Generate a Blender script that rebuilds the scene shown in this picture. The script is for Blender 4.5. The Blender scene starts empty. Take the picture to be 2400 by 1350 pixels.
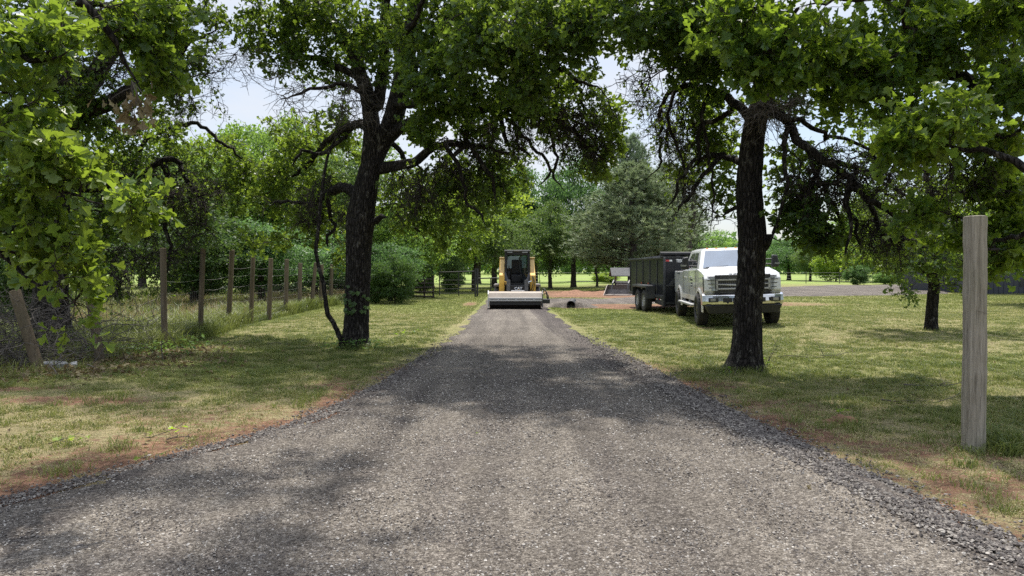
import bpy, bmesh, math, random
import numpy as np
from mathutils import Vector, Matrix

SC = bpy.context.scene
COL = SC.collection
PI = math.pi

# ------------------------------------------------------------------ camera
CAM_H = 1.6
F = 1700.0
PITCH = math.atan(45.0 / F)          # camera looks very slightly down
cam = bpy.data.cameras.new("camera")
cam.sensor_width = 36.0
cam.lens = 36.0 * F / 2400.0
cam.clip_start = 0.05
cam.clip_end = 3000.0
cam_o = bpy.data.objects.new("camera", cam)
COL.objects.link(cam_o)
cam_o.location = (0, 0, CAM_H)
cam_o.rotation_euler = (PI / 2 - PITCH, 0, 0)
SC.camera = cam_o

# ------------------------------------------------------------------ sun, sky, exposure
SUN_EL = math.radians(66)
SUN_AZ = math.radians(8)             # beyond the scene, a little to the right
sun = bpy.data.lights.new("sun", 'SUN')
sun.energy = 3.9
sun.angle = math.radians(1.8)
sun.color = (1.0, 0.95, 0.86)
sun_o = bpy.data.objects.new("sun", sun)
COL.objects.link(sun_o)
sd = Vector((math.sin(SUN_AZ) * math.cos(SUN_EL), math.cos(SUN_AZ) * math.cos(SUN_EL), math.sin(SUN_EL)))
sun_o.rotation_euler = sd.to_track_quat('Z', 'Y').to_euler()
sun_o.location = (0, 0, 60)

world = bpy.data.worlds.new("World")
SC.world = world
world.use_nodes = True
wn = world.node_tree
wn.nodes.clear()
w_out = wn.nodes.new('ShaderNodeOutputWorld')
w_bg = wn.nodes.new('ShaderNodeBackground')
w_sky = wn.nodes.new('ShaderNodeTexSky')
w_sky.sky_type = 'NISHITA'
w_sky.sun_disc = False
w_sky.sun_elevation = SUN_EL
w_sky.sun_rotation = SUN_AZ
w_sky.dust_density = 1.6
w_tc = wn.nodes.new('ShaderNodeTexCoord')
w_map = wn.nodes.new('ShaderNodeMapping')
w_map.inputs['Scale'].default_value = (1.2, 1.2, 3.6)
w_map.inputs['Location'].default_value = (0.3, 0.1, 0.4)
w_noise = wn.nodes.new('ShaderNodeTexNoise')
w_noise.inputs['Scale'].default_value = 1.7
w_noise.inputs['Detail'].default_value = 7
w_noise.inputs['Roughness'].default_value = 0.55
w_ramp = wn.nodes.new('ShaderNodeValToRGB')
w_ramp.color_ramp.elements[0].position = 0.40
w_ramp.color_ramp.elements[0].color = (0.22, 0.22, 0.22, 1)
w_ramp.color_ramp.elements[1].position = 0.60
w_ramp.color_ramp.elements[1].color = (0.95, 0.95, 0.95, 1)
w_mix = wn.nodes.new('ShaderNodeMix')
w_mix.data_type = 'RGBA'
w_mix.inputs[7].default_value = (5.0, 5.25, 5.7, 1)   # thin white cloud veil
w_bg.inputs['Strength'].default_value = 0.1
L = wn.links.new
L(w_tc.outputs['Generated'], w_map.inputs['Vector'])
L(w_map.outputs['Vector'], w_noise.inputs['Vector'])
L(w_noise.outputs['Fac'], w_ramp.inputs['Fac'])
L(w_ramp.outputs['Color'], w_mix.inputs[0])
L(w_sky.outputs['Color'], w_mix.inputs[6])
# sky and veil brightened towards the zenith, added as fill light above the frame
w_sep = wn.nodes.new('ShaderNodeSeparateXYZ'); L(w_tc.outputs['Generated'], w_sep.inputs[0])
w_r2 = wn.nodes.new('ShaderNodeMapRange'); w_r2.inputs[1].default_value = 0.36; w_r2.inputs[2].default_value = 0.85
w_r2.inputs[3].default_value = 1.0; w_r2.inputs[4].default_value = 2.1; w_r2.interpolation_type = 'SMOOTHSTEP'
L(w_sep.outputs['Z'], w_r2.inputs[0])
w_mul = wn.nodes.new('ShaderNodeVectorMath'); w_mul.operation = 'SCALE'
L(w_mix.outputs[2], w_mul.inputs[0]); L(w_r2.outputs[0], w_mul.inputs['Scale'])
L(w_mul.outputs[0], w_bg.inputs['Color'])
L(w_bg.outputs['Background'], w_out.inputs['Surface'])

SC.view_settings.view_transform = 'Standard'
SC.view_settings.look = 'None'
SC.view_settings.exposure = 0.75
SC.view_settings.gamma = 1.0
SC.render.engine = 'CYCLES'
SC.cycles.use_denoising = False
SC.cycles.max_bounces = 8
SC.cycles.diffuse_bounces = 5
SC.cycles.glossy_bounces = 2
SC.cycles.transmission_bounces = 4
SC.cycles.transparent_max_bounces = 8
SC.cycles.caustics_reflective = False
SC.cycles.caustics_refractive = False
SC.cycles.sample_clamp_indirect = 4.0

# ------------------------------------------------------------------ helpers
_cp, _sp = math.cos(PITCH), math.sin(PITCH)
def W(px, py, d):
    """the world point at distance d (along Y) that the photograph shows at pixel px, py"""
    a = (px - 1200.0) / F
    b = (675.0 - py) / F
    dy = _cp + b * _sp
    dz = -_sp + b * _cp
    s = d / dy
    return np.array([a * s, d, CAM_H + dz * s])

def hgt(x, y):
    x = np.asarray(x, float); y = np.asarray(y, float)
    a = np.clip((x - 5.0) / 4.0, 0, 1); a = a * a * (3 - 2 * a)
    b = np.clip((y - 14.0) / 5.0, 0, 1); b = b * b * (3 - 2 * b)
    h = 0.10 * a * b
    c = np.clip((-x - 3.2) / 3.0, 0, 1); c = c * c * (3 - 2 * c)
    h = h + 0.05 * c * np.clip((y - 5) / 5, 0, 1)
    h = h + 0.025 * np.sin(x * 0.9 + 1.3) * np.sin(y * 0.7 + 0.4) * np.clip((np.abs(x) - 3.2) / 1.5, 0, 1)
    return h

def _hash(ix, iy, s):
    v = np.sin(ix * 127.1 + iy * 311.7 + s * 74.7) * 43758.5453
    return v - np.floor(v)
def vnoise(x, y, s=0):
    x = np.asarray(x, float); y = np.asarray(y, float)
    ix = np.floor(x); iy = np.floor(y); fx = x - ix; fy = y - iy
    fx = fx * fx * (3 - 2 * fx); fy = fy * fy * (3 - 2 * fy)
    a = _hash(ix, iy, s); b = _hash(ix + 1, iy, s); c = _hash(ix, iy + 1, s); d = _hash(ix + 1, iy + 1, s)
    return a + (b - a) * fx + (c - a) * fy + (a - b - c + d) * fx * fy
def fbm(x, y, s=0, o=4):
    t = 0; amp = 0.5; n = 0
    for k in range(o):
        t = t + amp * vnoise(x * 2 ** k, y * 2 ** k, s + k * 3); n += amp; amp *= 0.5
    return t / n
def sst(a, b, x):
    t = np.clip((x - a) / (b - a), 0, 1)
    return t * t * (3 - 2 * t)

# ---- node material helpers
def new_mat(name):
    m = bpy.data.materials.new(name); m.use_nodes = True
    nt = m.node_tree; nt.nodes.clear()
    out = nt.nodes.new('ShaderNodeOutputMaterial')
    return m, nt, out
def N(nt, t, **kw):
    n = nt.nodes.new(t)
    for k, v in kw.items(): setattr(n, k, v)
    return n
def setin(n, **kw):
    for k, v in kw.items():
        n.inputs[k.replace('_', ' ')].default_value = v
def ramp(nt, fac, stops, interp='LINEAR'):
    r = N(nt, 'ShaderNodeValToRGB'); cr = r.color_ramp; cr.interpolation = interp
    while len(cr.elements) < len(stops): cr.elements.new(0.5)
    for e, (p, c) in zip(cr.elements, stops):
        e.position = p; e.color = (c[0], c[1], c[2], 1)
    if fac is not None: nt.links.new(fac, r.inputs['Fac'])
    return r.outputs['Color']
def noise(nt, scale, detail=4, rough=0.55, vec=None, dist=0.0):
    n = N(nt, 'ShaderNodeTexNoise'); n.inputs['Scale'].default_value = scale
    n.inputs['Detail'].default_value = detail; n.inputs['Roughness'].default_value = rough
    n.inputs['Distortion'].default_value = dist
    if vec is not None: nt.links.new(vec, n.inputs['Vector'])
    return n.outputs['Fac']
def mixc(nt, fac, a, b, mode='MIX'):
    m = N(nt, 'ShaderNodeMix', data_type='RGBA', blend_type=mode)
    for sock, v in ((m.inputs[0], fac), (m.inputs[6], a), (m.inputs[7], b)):
        if hasattr(v, 'is_linked') or isinstance(v, bpy.types.NodeSocket): nt.links.new(v, sock)
        elif isinstance(v, (int, float)): sock.default_value = v
        else: sock.default_value = (v[0], v[1], v[2], 1)
    return m.outputs[2]
def mathn(nt, op, a, b=0.0):
    m = N(nt, 'ShaderNodeMath', operation=op)
    for i, v in enumerate((a, b)):
        if isinstance(v, bpy.types.NodeSocket): nt.links.new(v, m.inputs[i])
        else: m.inputs[i].default_value = v
    return m.outputs[0]
def attr(nt, name, typ='GEOMETRY'):
    a = N(nt, 'ShaderNodeAttribute', attribute_name=name, attribute_type=typ)
    return a
def objco(nt, scale=(1, 1, 1)):
    t = N(nt, 'ShaderNodeTexCoord'); m = N(nt, 'ShaderNodeMapping')
    m.inputs['Scale'].default_value = scale
    nt.links.new(t.outputs['Object'], m.inputs['Vector'])
    return m.outputs['Vector']
def worldco(nt, scale=(1, 1, 1)):
    t = N(nt, 'ShaderNodeNewGeometry'); m = N(nt, 'ShaderNodeMapping')
    m.inputs['Scale'].default_value = scale
    nt.links.new(t.outputs['Position'], m.inputs['Vector'])
    return m.outputs['Vector']
def bump(nt, h, strength=0.5, dist=0.02):
    b = N(nt, 'ShaderNodeBump'); b.inputs['Strength'].default_value = strength
    b.inputs['Distance'].default_value = dist
    nt.links.new(h, b.inputs['Height'])
    return b.outputs['Normal']
def pbr(name, col, rough=0.6, metal=0.0, var=0.15, vscale=8.0, bmp=0.0, bscale=40.0, spec=0.5, coat=0.0, grime=None):
    """a painted / plain material with noise wear"""
    m, nt, out = new_mat(name)
    p = N(nt, 'ShaderNodeBsdfPrincipled')
    v = objco(nt)
    n1 = noise(nt, vscale, 5, 0.6, v)
    dark = tuple(c * (1 - var) for c in col); lite = tuple(min(1, c * (1 + var)) for c in col)
    c = ramp(nt, n1, [(0.3, dark), (0.7, lite)])
    if grime:
        n2 = noise(nt, vscale * 0.45, 6, 0.65, v)
        g = ramp(nt, n2, [(0.48, (0, 0, 0)), (0.68, (1, 1, 1))])
        c = mixc(nt, mathn(nt, 'MULTIPLY', g, grime[1]), c, grime[0])
    nt.links.new(c, p.inputs['Base Color'])
    p.inputs['Roughness'].default_value = rough; p.inputs['Metallic'].default_value = metal
    p.inputs['Specular IOR Level'].default_value = spec
    p.inputs['Coat Weight'].default_value = coat
    if bmp: nt.links.new(bump(nt, noise(nt, bscale, 4, 0.6, v), bmp, 0.01), p.inputs['Normal'])
    nt.links.new(p.outputs[0], out.inputs['Surface'])
    return m

# ---- object helpers
def tag(o, label=None, cat=None, group=None, kind=None):
    if label: o['label'] = label
    if cat: o['category'] = cat
    if group: o['group'] = group
    if kind: o['kind'] = kind
    return o
def link(o, parent=None):
    COL.objects.link(o)
    if parent is not None: o.parent = parent
    return o
def empty(name, loc=(0, 0, 0), rz=0.0):
    o = bpy.data.objects.new(name, None); COL.objects.link(o)
    o.location = loc; o.rotation_euler = (0, 0, rz); o.empty_display_size = 0.3
    return o
def obj(name, me, parent=None, mats=None):
    o = bpy.data.objects.new(name, me)
    if mats:
        for m in (mats if isinstance(mats, (list, tuple)) else [mats]): me.materials.append(m)
    return link(o, parent)

class Geo:
    """collects vertices and faces from numpy arrays and builds one mesh"""
    def __init__(s): s.v = []; s.f = []; s.n = 0
    def add(s, verts, faces, mat=0, rnd=None, smooth=False):
        verts = np.asarray(verts, np.float32).reshape(-1, 3); faces = np.asarray(faces, np.int32)
        if len(faces) == 0: return
        if rnd is None: rnd = np.zeros(len(faces), np.float32)
        elif np.isscalar(rnd): rnd = np.full(len(faces), rnd, np.float32)
        s.f.append((faces + s.n, mat, np.asarray(rnd, np.float32), smooth)); s.v.append(verts); s.n += len(verts)
    def mesh(s, name):
        me = bpy.data.meshes.new(name)
        if not s.v: return me
        V = np.concatenate(s.v)
        me.vertices.add(len(V)); me.vertices.foreach_set('co', V.ravel())
        idx = np.concatenate([f.ravel() for f, _, _, _ in s.f])
        tot = np.concatenate([np.full(len(f), f.shape[1], np.int32) for f, _, _, _ in s.f])
        st = np.concatenate([[0], np.cumsum(tot)[:-1]]).astype(np.int32)
        me.loops.add(len(idx)); me.loops.foreach_set('vertex_index', idx)
        me.polygons.add(len(tot)); me.polygons.foreach_set('loop_start', st)
        me.polygons.foreach_set('material_index', np.concatenate([np.full(len(f), m, np.int32) for f, m, _, _ in s.f]))
        me.polygons.foreach_set('use_smooth', np.concatenate([np.full(len(f), sm, bool) for f, _, _, sm in s.f]))
        me.update(calc_edges=True)
        a = me.attributes.new('rnd', 'FLOAT', 'FACE')
        a.data.foreach_set('value', np.concatenate([r for _, _, r, _ in s.f]))
        return me

def nrm(a):
    return a / np.maximum(np.linalg.norm(a, axis=-1, keepdims=True), 1e-9)

def tubes(g, P, R, k=5, mat=0, rnd=0.0, fis=0.0, rng=None, smooth=True):
    """N tubes of M rings: P (N,M,3), R (N,M)"""
    P = np.asarray(P, float); R = np.asarray(R, float)
    if P.ndim == 2: P = P[None]; R = R[None]
    n, M, _ = P.shape
    T = np.gradient(P, axis=1); T = nrm(T)
    mean = nrm(P[:, -1] - P[:, 0])
    ref = np.where(np.abs(mean[:, 2:3]) > 0.8, np.array([[1.0, 0, 0]]), np.array([[0, 0, 1.0]]))
    ref = np.repeat(ref[:, None], M, 1)
    U = nrm(np.cross(T, ref)); Vv = np.cross(T, U)
    ang = np.arange(k) * 2 * PI / k
    ca = np.cos(ang)[None, None, :, None]; sa = np.sin(ang)[None, None, :, None]
    RR = np.repeat(R[:, :, None], k, 2)
    if fis and rng is not None:
        ph = rng.random(k) * 6
        z = np.arange(M)[None, :, None]
        RR = RR * (1 + fis * (rng.random((n, M, k)) - 0.5) + fis * 1.2 * np.sin(ang[None, None, :] * 5 + ph[None, None, :] + z * 0.12))
    V = P[:, :, None] + RR[..., None] * (U[:, :, None] * ca + Vv[:, :, None] * sa)
    base = (np.arange(n)[:, None, None] * M + np.arange(M - 1)[None, :, None]) * k
    j = np.arange(k)[None, None, :]; j2 = (j + 1) % k
    a = base + j; b = base + j2; c = b + k; d = a + k
    Fc = np.stack([a, b, c, d], -1).reshape(-1, 4)
    r = rnd if np.isscalar(rnd) else np.repeat(rnd, (M - 1) * k)
    g.add(V.reshape(-1, 3), Fc, mat, r, smooth)

def catmull(pts, n):
    pts = np.asarray(pts, float)
    if len(pts) == 2:
        t = np.linspace(0, 1, n)[:, None]; return pts[0] * (1 - t) + pts[1] * t
    p = np.vstack([2 * pts[0] - pts[1], pts, 2 * pts[-1] - pts[-2]])
    seg = np.linalg.norm(np.diff(pts[:, :3], axis=0), axis=1); cum = np.concatenate([[0], np.cumsum(seg)])
    s = np.linspace(0, cum[-1], n); out = []
    for q in s:
        i = min(np.searchsorted(cum, q, side='right') - 1, len(pts) - 2)
        t = (q - cum[i]) / max(seg[i], 1e-9)
        p0, p1, p2, p3 = p[i], p[i + 1], p[i + 2], p[i + 3]
        out.append(0.5 * (2 * p1 + (p2 - p0) * t + (2 * p0 - 5 * p1 + 4 * p2 - p3) * t * t + (3 * p1 - p0 - 3 * p2 + p3) * t ** 3))
    return np.array(out)

def box(g, x0, x1, y0, y1, z0, z1, mat=0, rot=None, off=(0, 0, 0)):
    v = np.array([[x, y, z] for z in (z0, z1) for y in (y0, y1) for x in (x0, x1)], float)
    if rot is not None: v = v @ np.array(rot).T
    v = v + np.array(off)
    f = [[0, 2, 3, 1], [4, 5, 7, 6], [0, 1, 5, 4], [2, 6, 7, 3], [0, 4, 6, 2], [1, 3, 7, 5]]
    g.add(v, f, mat)
def hexa(g, pts, mat=0):
    """8 corner points: bottom 4 counterclockwise, then top 4"""
    f = [[3, 2, 1, 0], [4, 5, 6, 7], [0, 1, 5, 4], [1, 2, 6, 5], [2, 3, 7, 6], [3, 0, 4, 7]]
    g.add(pts, f, mat)
def cyl(g, p0, p1, r, k=20, mat=0, r1=None, smooth=True):
    p0 = np.array(p0, float); p1 = np.array(p1, float); r1 = r if r1 is None else r1
    t = nrm(p1 - p0); ref = np.array([0, 0, 1.0]) if abs(t[2]) < 0.8 else np.array([1.0, 0, 0])
    u = nrm(np.cross(t, ref)); w = np.cross(t, u)
    a = np.arange(k) * 2 * PI / k
    ring = np.cos(a)[:, None] * u + np.sin(a)[:, None] * w
    V = np.vstack([p0 + ring * r, p1 + ring * r1])
    j = np.arange(k); j2 = (j + 1) % k
    g.add(V, np.stack([j, j2, j2 + k, j + k], -1), mat, None, smooth)
    g.add(p0 + ring * r, [list(range(k))[::-1]], mat)
    g.add(p1 + ring * r1, [list(range(k))], mat)
def prism(g, prof, x0, x1, mat=0):
    """profile points (y,z) extruded along x"""
    prof = np.array(prof, float); n = len(prof)
    A = np.column_stack([np.full(n, x0), prof]); B = np.column_stack([np.full(n, x1), prof])
    j = np.arange(n); j2 = (j + 1) % n
    g.add(np.vstack([A, B]), np.stack([j, j2, j2 + n, j + n], -1), mat)
    g.add(A, [list(range(n))[::-1]], mat); g.add(B, [list(range(n))], mat)
def build(name, g, parent, mats, bevel=0.0, seg=2, loc=None):
    me = g.mesh(name)
    if bevel:
        bm = bmesh.new(); bm.from_mesh(me); bmesh.ops.remove_doubles(bm, verts=bm.verts, dist=1e-4)
        bmesh.ops.recalc_face_normals(bm, faces=bm.faces)
        bm.to_mesh(me); bm.free()
    o = obj(name, me, parent, mats)
    if bevel:
        b = o.modifiers.new('bevel', 'BEVEL'); b.width = bevel; b.segments = seg; b.limit_method = 'ANGLE'; b.angle_limit = math.radians(35)
    if loc is not None: o.location = loc
    return o
def text_mesh(name, s, size, parent, mat, loc, rot, extrude=0.004, sx=1.0, bold=0.0):
    cu = bpy.data.curves.new(name, 'FONT'); cu.body = s; cu.size = size; cu.extrude = extrude
    cu.align_x = 'CENTER'; cu.align_y = 'CENTER'; cu.offset = bold
    to = bpy.data.objects.new(name + '_tmp', cu); COL.objects.link(to)
    dg = bpy.context.evaluated_depsgraph_get(); dg.update()
    me = bpy.data.meshes.new_from_object(to.evaluated_get(dg))
    bpy.data.objects.remove(to); bpy.data.curves.remove(cu)
    me.name = name; me.materials.clear()
    o = obj(name, me, parent, mat); o.location = loc; o.rotation_euler = rot; o.scale = (sx, 1, 1)
    return o
# ------------------------------------------------------------------ materials
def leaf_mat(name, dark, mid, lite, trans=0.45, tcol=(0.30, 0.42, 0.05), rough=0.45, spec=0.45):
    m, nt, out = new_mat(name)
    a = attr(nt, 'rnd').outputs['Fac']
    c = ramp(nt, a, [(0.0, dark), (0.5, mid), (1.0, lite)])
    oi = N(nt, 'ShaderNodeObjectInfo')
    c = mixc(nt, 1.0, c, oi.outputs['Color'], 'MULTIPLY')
    p = N(nt, 'ShaderNodeBsdfPrincipled'); p.inputs['Roughness'].default_value = rough
    p.inputs['Specular IOR Level'].default_value = spec
    nt.links.new(c, p.inputs['Base Color'])
    t = N(nt, 'ShaderNodeBsdfTranslucent')
    tc = mixc(nt, 0.55, c, tcol)
    tc = mixc(nt, 1.0, tc, oi.outputs['Color'], 'MULTIPLY')
    nt.links.new(tc, t.inputs['Color'])
    mx = N(nt, 'ShaderNodeMixShader'); mx.inputs[0].default_value = trans
    nt.links.new(p.outputs[0], mx.inputs[1]); nt.links.new(t.outputs[0], mx.inputs[2])
    nt.links.new(mx.outputs[0], out.inputs['Surface'])
    return m
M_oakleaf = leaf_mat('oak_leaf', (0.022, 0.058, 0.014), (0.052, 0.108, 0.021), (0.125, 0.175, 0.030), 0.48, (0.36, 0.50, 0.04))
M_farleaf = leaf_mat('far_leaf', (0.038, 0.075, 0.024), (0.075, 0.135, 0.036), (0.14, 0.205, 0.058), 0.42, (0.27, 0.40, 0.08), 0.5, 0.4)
M_needle = leaf_mat('pine_needle', (0.10, 0.135, 0.080), (0.165, 0.205, 0.125), (0.26, 0.29, 0.19), 0.3, (0.16, 0.19, 0.07), 0.5, 0.4)
M_deadleaf = leaf_mat('dry_leaf', (0.08, 0.055, 0.03), (0.16, 0.12, 0.06), (0.22, 0.19, 0.10), 0.25, (0.25, 0.18, 0.08), 0.6, 0.3)
M_grass = leaf_mat('grass_blade', (0.080, 0.122, 0.028), (0.21, 0.225, 0.068), (0.52, 0.44, 0.235), 0.35, (0.28, 0.34, 0.07), 0.5, 0.4)
M_reed = leaf_mat('dry_bluestem', (0.20, 0.12, 0.065), (0.30, 0.22, 0.12), (0.40, 0.33, 0.20), 0.3, (0.4, 0.26, 0.12), 0.6, 0.3)

def bark_mat(name, dark, lite, sc=1.0, vstr=0.9, lichen=0.0):
    m, nt, out = new_mat(name)
    v = objco(nt, (22 * sc, 22 * sc, 4.5 * sc))
    n1 = noise(nt, 1.0, 6, 0.65, v, 0.6)
    vo = N(nt, 'ShaderNodeTexVoronoi', feature='DISTANCE_TO_EDGE'); vo.inputs['Scale'].default_value = 1.0
    nt.links.new(v, vo.inputs['Vector'])
    h = mathn(nt, 'ADD', ramp(nt, vo.outputs['Distance'], [(0.0, (0, 0, 0)), (0.22, (1, 1, 1))]), n1)
    c = ramp(nt, n1, [(0.3, dark), (0.75, lite)])
    c = mixc(nt, ramp(nt, vo.outputs['Distance'], [(0.0, (1, 1, 1)), (0.12, (0, 0, 0))]), c, tuple(x * 0.4 for x in dark))
    if lichen:
        n2 = noise(nt, 9.0, 5, 0.7, objco(nt, (1, 1, 0.6)))
        c = mixc(nt, mathn(nt, 'MULTIPLY', ramp(nt, n2, [(0.56, (0, 0, 0)), (0.66, (1, 1, 1))]), lichen), c, (0.22, 0.21, 0.18))
    p = N(nt, 'ShaderNodeBsdfPrincipled'); p.inputs['Roughness'].default_value = 0.9
    p.inputs['Specular IOR Level'].default_value = 0.2
    nt.links.new(c, p.inputs['Base Color'])
    nt.links.new(bump(nt, h, vstr, 0.035), p.inputs['Normal'])
    nt.links.new(p.outputs[0], out.inputs['Surface'])
    return m
M_bark = bark_mat('oak_bark', (0.014, 0.012, 0.011), (0.055, 0.047, 0.042), 1.0, 1.0, 0.55)
M_twig = pbr('twig_bark', (0.036, 0.030, 0.027), 0.9, var=0.5, vscale=6, spec=0.2)
M_deadtwig = pbr('dead_twig_bark', (0.10, 0.088, 0.078), 0.9, var=0.4, vscale=6, spec=0.2)
M_farbark = bark_mat('far_bark', (0.05, 0.042, 0.036), (0.12, 0.10, 0.085), 0.6, 0.6)

def post_mat(name, dark, lite, stain):
    m, nt, out = new_mat(name)
    v = objco(nt, (34, 34, 1.6)); n1 = noise(nt, 1.0, 7, 0.7, v, 0.5)
    n2 = noise(nt, 2.2, 4, 0.6, objco(nt, (1.2, 1.2, 0.7)))
    n3 = noise(nt, 1.0, 3, 0.6, objco(nt, (90, 90, 2.5)), 0.2)
    c = ramp(nt, n1, [(0.28, dark), (0.5, tuple((a + b) / 2 for a, b in zip(dark, lite))), (0.72, lite)])
    c = mixc(nt, ramp(nt, n2, [(0.45, (0, 0, 0)), (0.75, (0.7, 0.7, 0.7))]), c, stain)
    c = mixc(nt, ramp(nt, n3, [(0.31, (0.6, 0.6, 0.6)), (0.43, (0, 0, 0))]), c, tuple(x * 0.35 for x in dark))
    p = N(nt, 'ShaderNodeBsdfPrincipled'); p.inputs['Roughness'].default_value = 0.88; p.inputs['Specular IOR Level'].default_value = 0.2
    nt.links.new(c, p.inputs['Base Color'])
    nt.links.new(bump(nt, mathn(nt, 'ADD', n1, n3), 0.7, 0.008), p.inputs['Normal'])
    nt.links.new(p.outputs[0], out.inputs['Surface'])
    return m
M_post = post_mat('weathered_post_wood', (0.11, 0.095, 0.072), (0.42, 0.385, 0.32), (0.21, 0.20, 0.14))
M_post2 = post_mat('fence_post_wood', (0.075, 0.055, 0.038), (0.20, 0.16, 0.11), (0.08, 0.07, 0.045))
M_wire = pbr('galvanised_wire', (0.22, 0.21, 0.20), 0.6, 0.6, spec=0.4)

def ground_mat():
    m, nt, out = new_mat('lawn_ground')
    v = worldco(nt)
    n_f = noise(nt, 55, 6, 0.75, v); n_m = noise(nt, 7.0, 6, 0.65, v); n_l = noise(nt, 0.9, 5, 0.6, v)
    n_b = noise(nt, 16.0, 6, 0.75, v)
    green = ramp(nt, n_f, [(0.3, (0.060, 0.085, 0.022)), (0.5, (0.16, 0.18, 0.052)), (0.7, (0.32, 0.33, 0.12))])
    straw = ramp(nt, n_f, [(0.3, (0.11, 0.09, 0.048)), (0.5, (0.29, 0.245, 0.135)), (0.7, (0.50, 0.43, 0.26))])
    dirt = ramp(nt, n_b, [(0.32, (0.080, 0.044, 0.030)), (0.5, (0.21, 0.118, 0.075)), (0.7, (0.34, 0.22, 0.15))])
    a_dry = attr(nt, 'dry').outputs['Fac']; a_dirt = attr(nt, 'dirt').outputs['Fac']; a_field = attr(nt, 'field').outputs['Fac']
    f1 = mathn(nt, 'ADD', a_dry, mathn(nt, 'MULTIPLY', mathn(nt, 'SUBTRACT', mathn(nt, 'ADD', n_m, n_l), 1.0), 1.0))
    f1 = ramp(nt, f1, [(0.15, (0, 0, 0)), (0.75, (1, 1, 1))])
    c = mixc(nt, f1, green, straw)
    f2 = mathn(nt, 'ADD', a_dirt, mathn(nt, 'MULTIPLY', mathn(nt, 'SUBTRACT', mathn(nt, 'ADD', n_m, n_b), 1.0), 1.3))
    f2 = ramp(nt, f2, [(0.38, (0, 0, 0)), (0.66, (1, 1, 1))])
    dirt = mixc(nt, 1.0, dirt, ramp(nt, noise(nt, 2.6, 5, 0.7, v), [(0.35, (0.55, 0.55, 0.58)), (0.62, (1.15, 1.12, 1.1))]), 'MULTIPLY')
    c = mixc(nt, 1.0, c, ramp(nt, noise(nt, 4.5, 6, 0.75, v), [(0.34, (0.62, 0.66, 0.60)), (0.62, (1.08, 1.06, 1.04))]), 'MULTIPLY')
    c = mixc(nt, f2, c, dirt)
    fld = ramp(nt, noise(nt, 0.5, 5, 0.7, v), [(0.3, (0.16, 0.215, 0.055)), (0.7, (0.24, 0.30, 0.09))])
    c = mixc(nt, a_field, c, fld)
    p = N(nt, 'ShaderNodeBsdfPrincipled'); p.inputs['Roughness'].default_value = 0.95; p.inputs['Specular IOR Level'].default_value = 0.15
    nt.links.new(c, p.inputs['Base Color'])
    nt.links.new(bump(nt, mathn(nt, 'ADD', n_f, mathn(nt, 'MULTIPLY', n_b, 1.2)), 0.9, 0.03), p.inputs['Normal'])
    nt.links.new(p.outputs[0], out.inputs['Surface'])
    return m
M_ground = ground_mat()

def road_mat():
    m, nt, out = new_mat('crushed_stone')
    v = worldco(nt)
    vo = N(nt, 'ShaderNodeTexVoronoi'); vo.inputs['Scale'].default_value = 58.0
    nt.links.new(v, vo.inputs['Vector'])
    vo2 = N(nt, 'ShaderNodeTexVoronoi'); vo2.inputs['Scale'].default_value = 130.0
    nt.links.new(v, vo2.inputs['Vector'])
    sepc = N(nt, 'ShaderNodeSeparateColor'); nt.links.new(vo.outputs['Color'], sepc.inputs[0])
    sepc2 = N(nt, 'ShaderNodeSeparateColor'); nt.links.new(vo2.outputs['Color'], sepc2.inputs[0])
    r = mathn(nt, 'ADD', mathn(nt, 'MULTIPLY', sepc.outputs[0], 0.5), mathn(nt, 'MULTIPLY', sepc2.outputs[1], 0.5))
    comp = ramp(nt, r, [(0.15, (0.055, 0.047, 0.041)), (0.45, (0.135, 0.121, 0.106)), (0.70, (0.21, 0.190, 0.168)), (0.92, (0.36, 0.335, 0.305))])
    loose = ramp(nt, r, [(0.12, (0.022, 0.019, 0.018)), (0.5, (0.085, 0.074, 0.071)), (0.8, (0.16, 0.142, 0.133)), (0.95, (0.32, 0.29, 0.27))])
    n_l = noise(nt, 1.1, 5, 0.65, v); n_m = noise(nt, 6.0, 5, 0.7, v)
    a = attr(nt, 'loose').outputs['Fac']
    f = mathn(nt, 'ADD', a, mathn(nt, 'MULTIPLY', mathn(nt, 'SUBTRACT', mathn(nt, 'ADD', n_l, n_m), 1.0), 1.1))
    f = ramp(nt, f, [(0.1, (0, 0, 0)), (0.85, (1, 1, 1))])
    c = mixc(nt, f, comp, loose)
    big = ramp(nt, noise(nt, 0.55, 4, 0.6, v), [(0.35, (0.78, 0.76, 0.74)), (0.65, (1.12, 1.10, 1.06))])
    c = mixc(nt, 1.0, c, big, 'MULTIPLY')
    trk = ramp(nt, noise(nt, 1.0, 3, 0.5, worldco(nt, (2.3, 0.13, 1.0)), 0.3), [(0.36, (0.74, 0.73, 0.73)), (0.62, (1.16, 1.15, 1.13))])
    c = mixc(nt, 1.0, c, trk, 'MULTIPLY')
    p = N(nt, 'ShaderNodeBsdfPrincipled'); p.inputs['Roughness'].default_value = 0.9; p.inputs['Specular IOR Level'].default_value = 0.2
    nt.links.new(c, p.inputs['Base Color'])
    inv = mathn(nt, 'SUBTRACT', 1.0, vo.outputs['Distance']); inv2 = mathn(nt, 'SUBTRACT', 1.0, vo2.outputs['Distance'])
    hh = mathn(nt, 'ADD', mathn(nt, 'ADD', inv, mathn(nt, 'MULTIPLY', inv2, 0.5)), mathn(nt, 'MULTIPLY', r, 0.7))
    nt.links.new(bump(nt, hh, 1.0, 0.012), p.inputs['Normal'])
    nt.links.new(p.outputs[0], out.inputs['Surface'])
    return m
M_road = road_mat()

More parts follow.
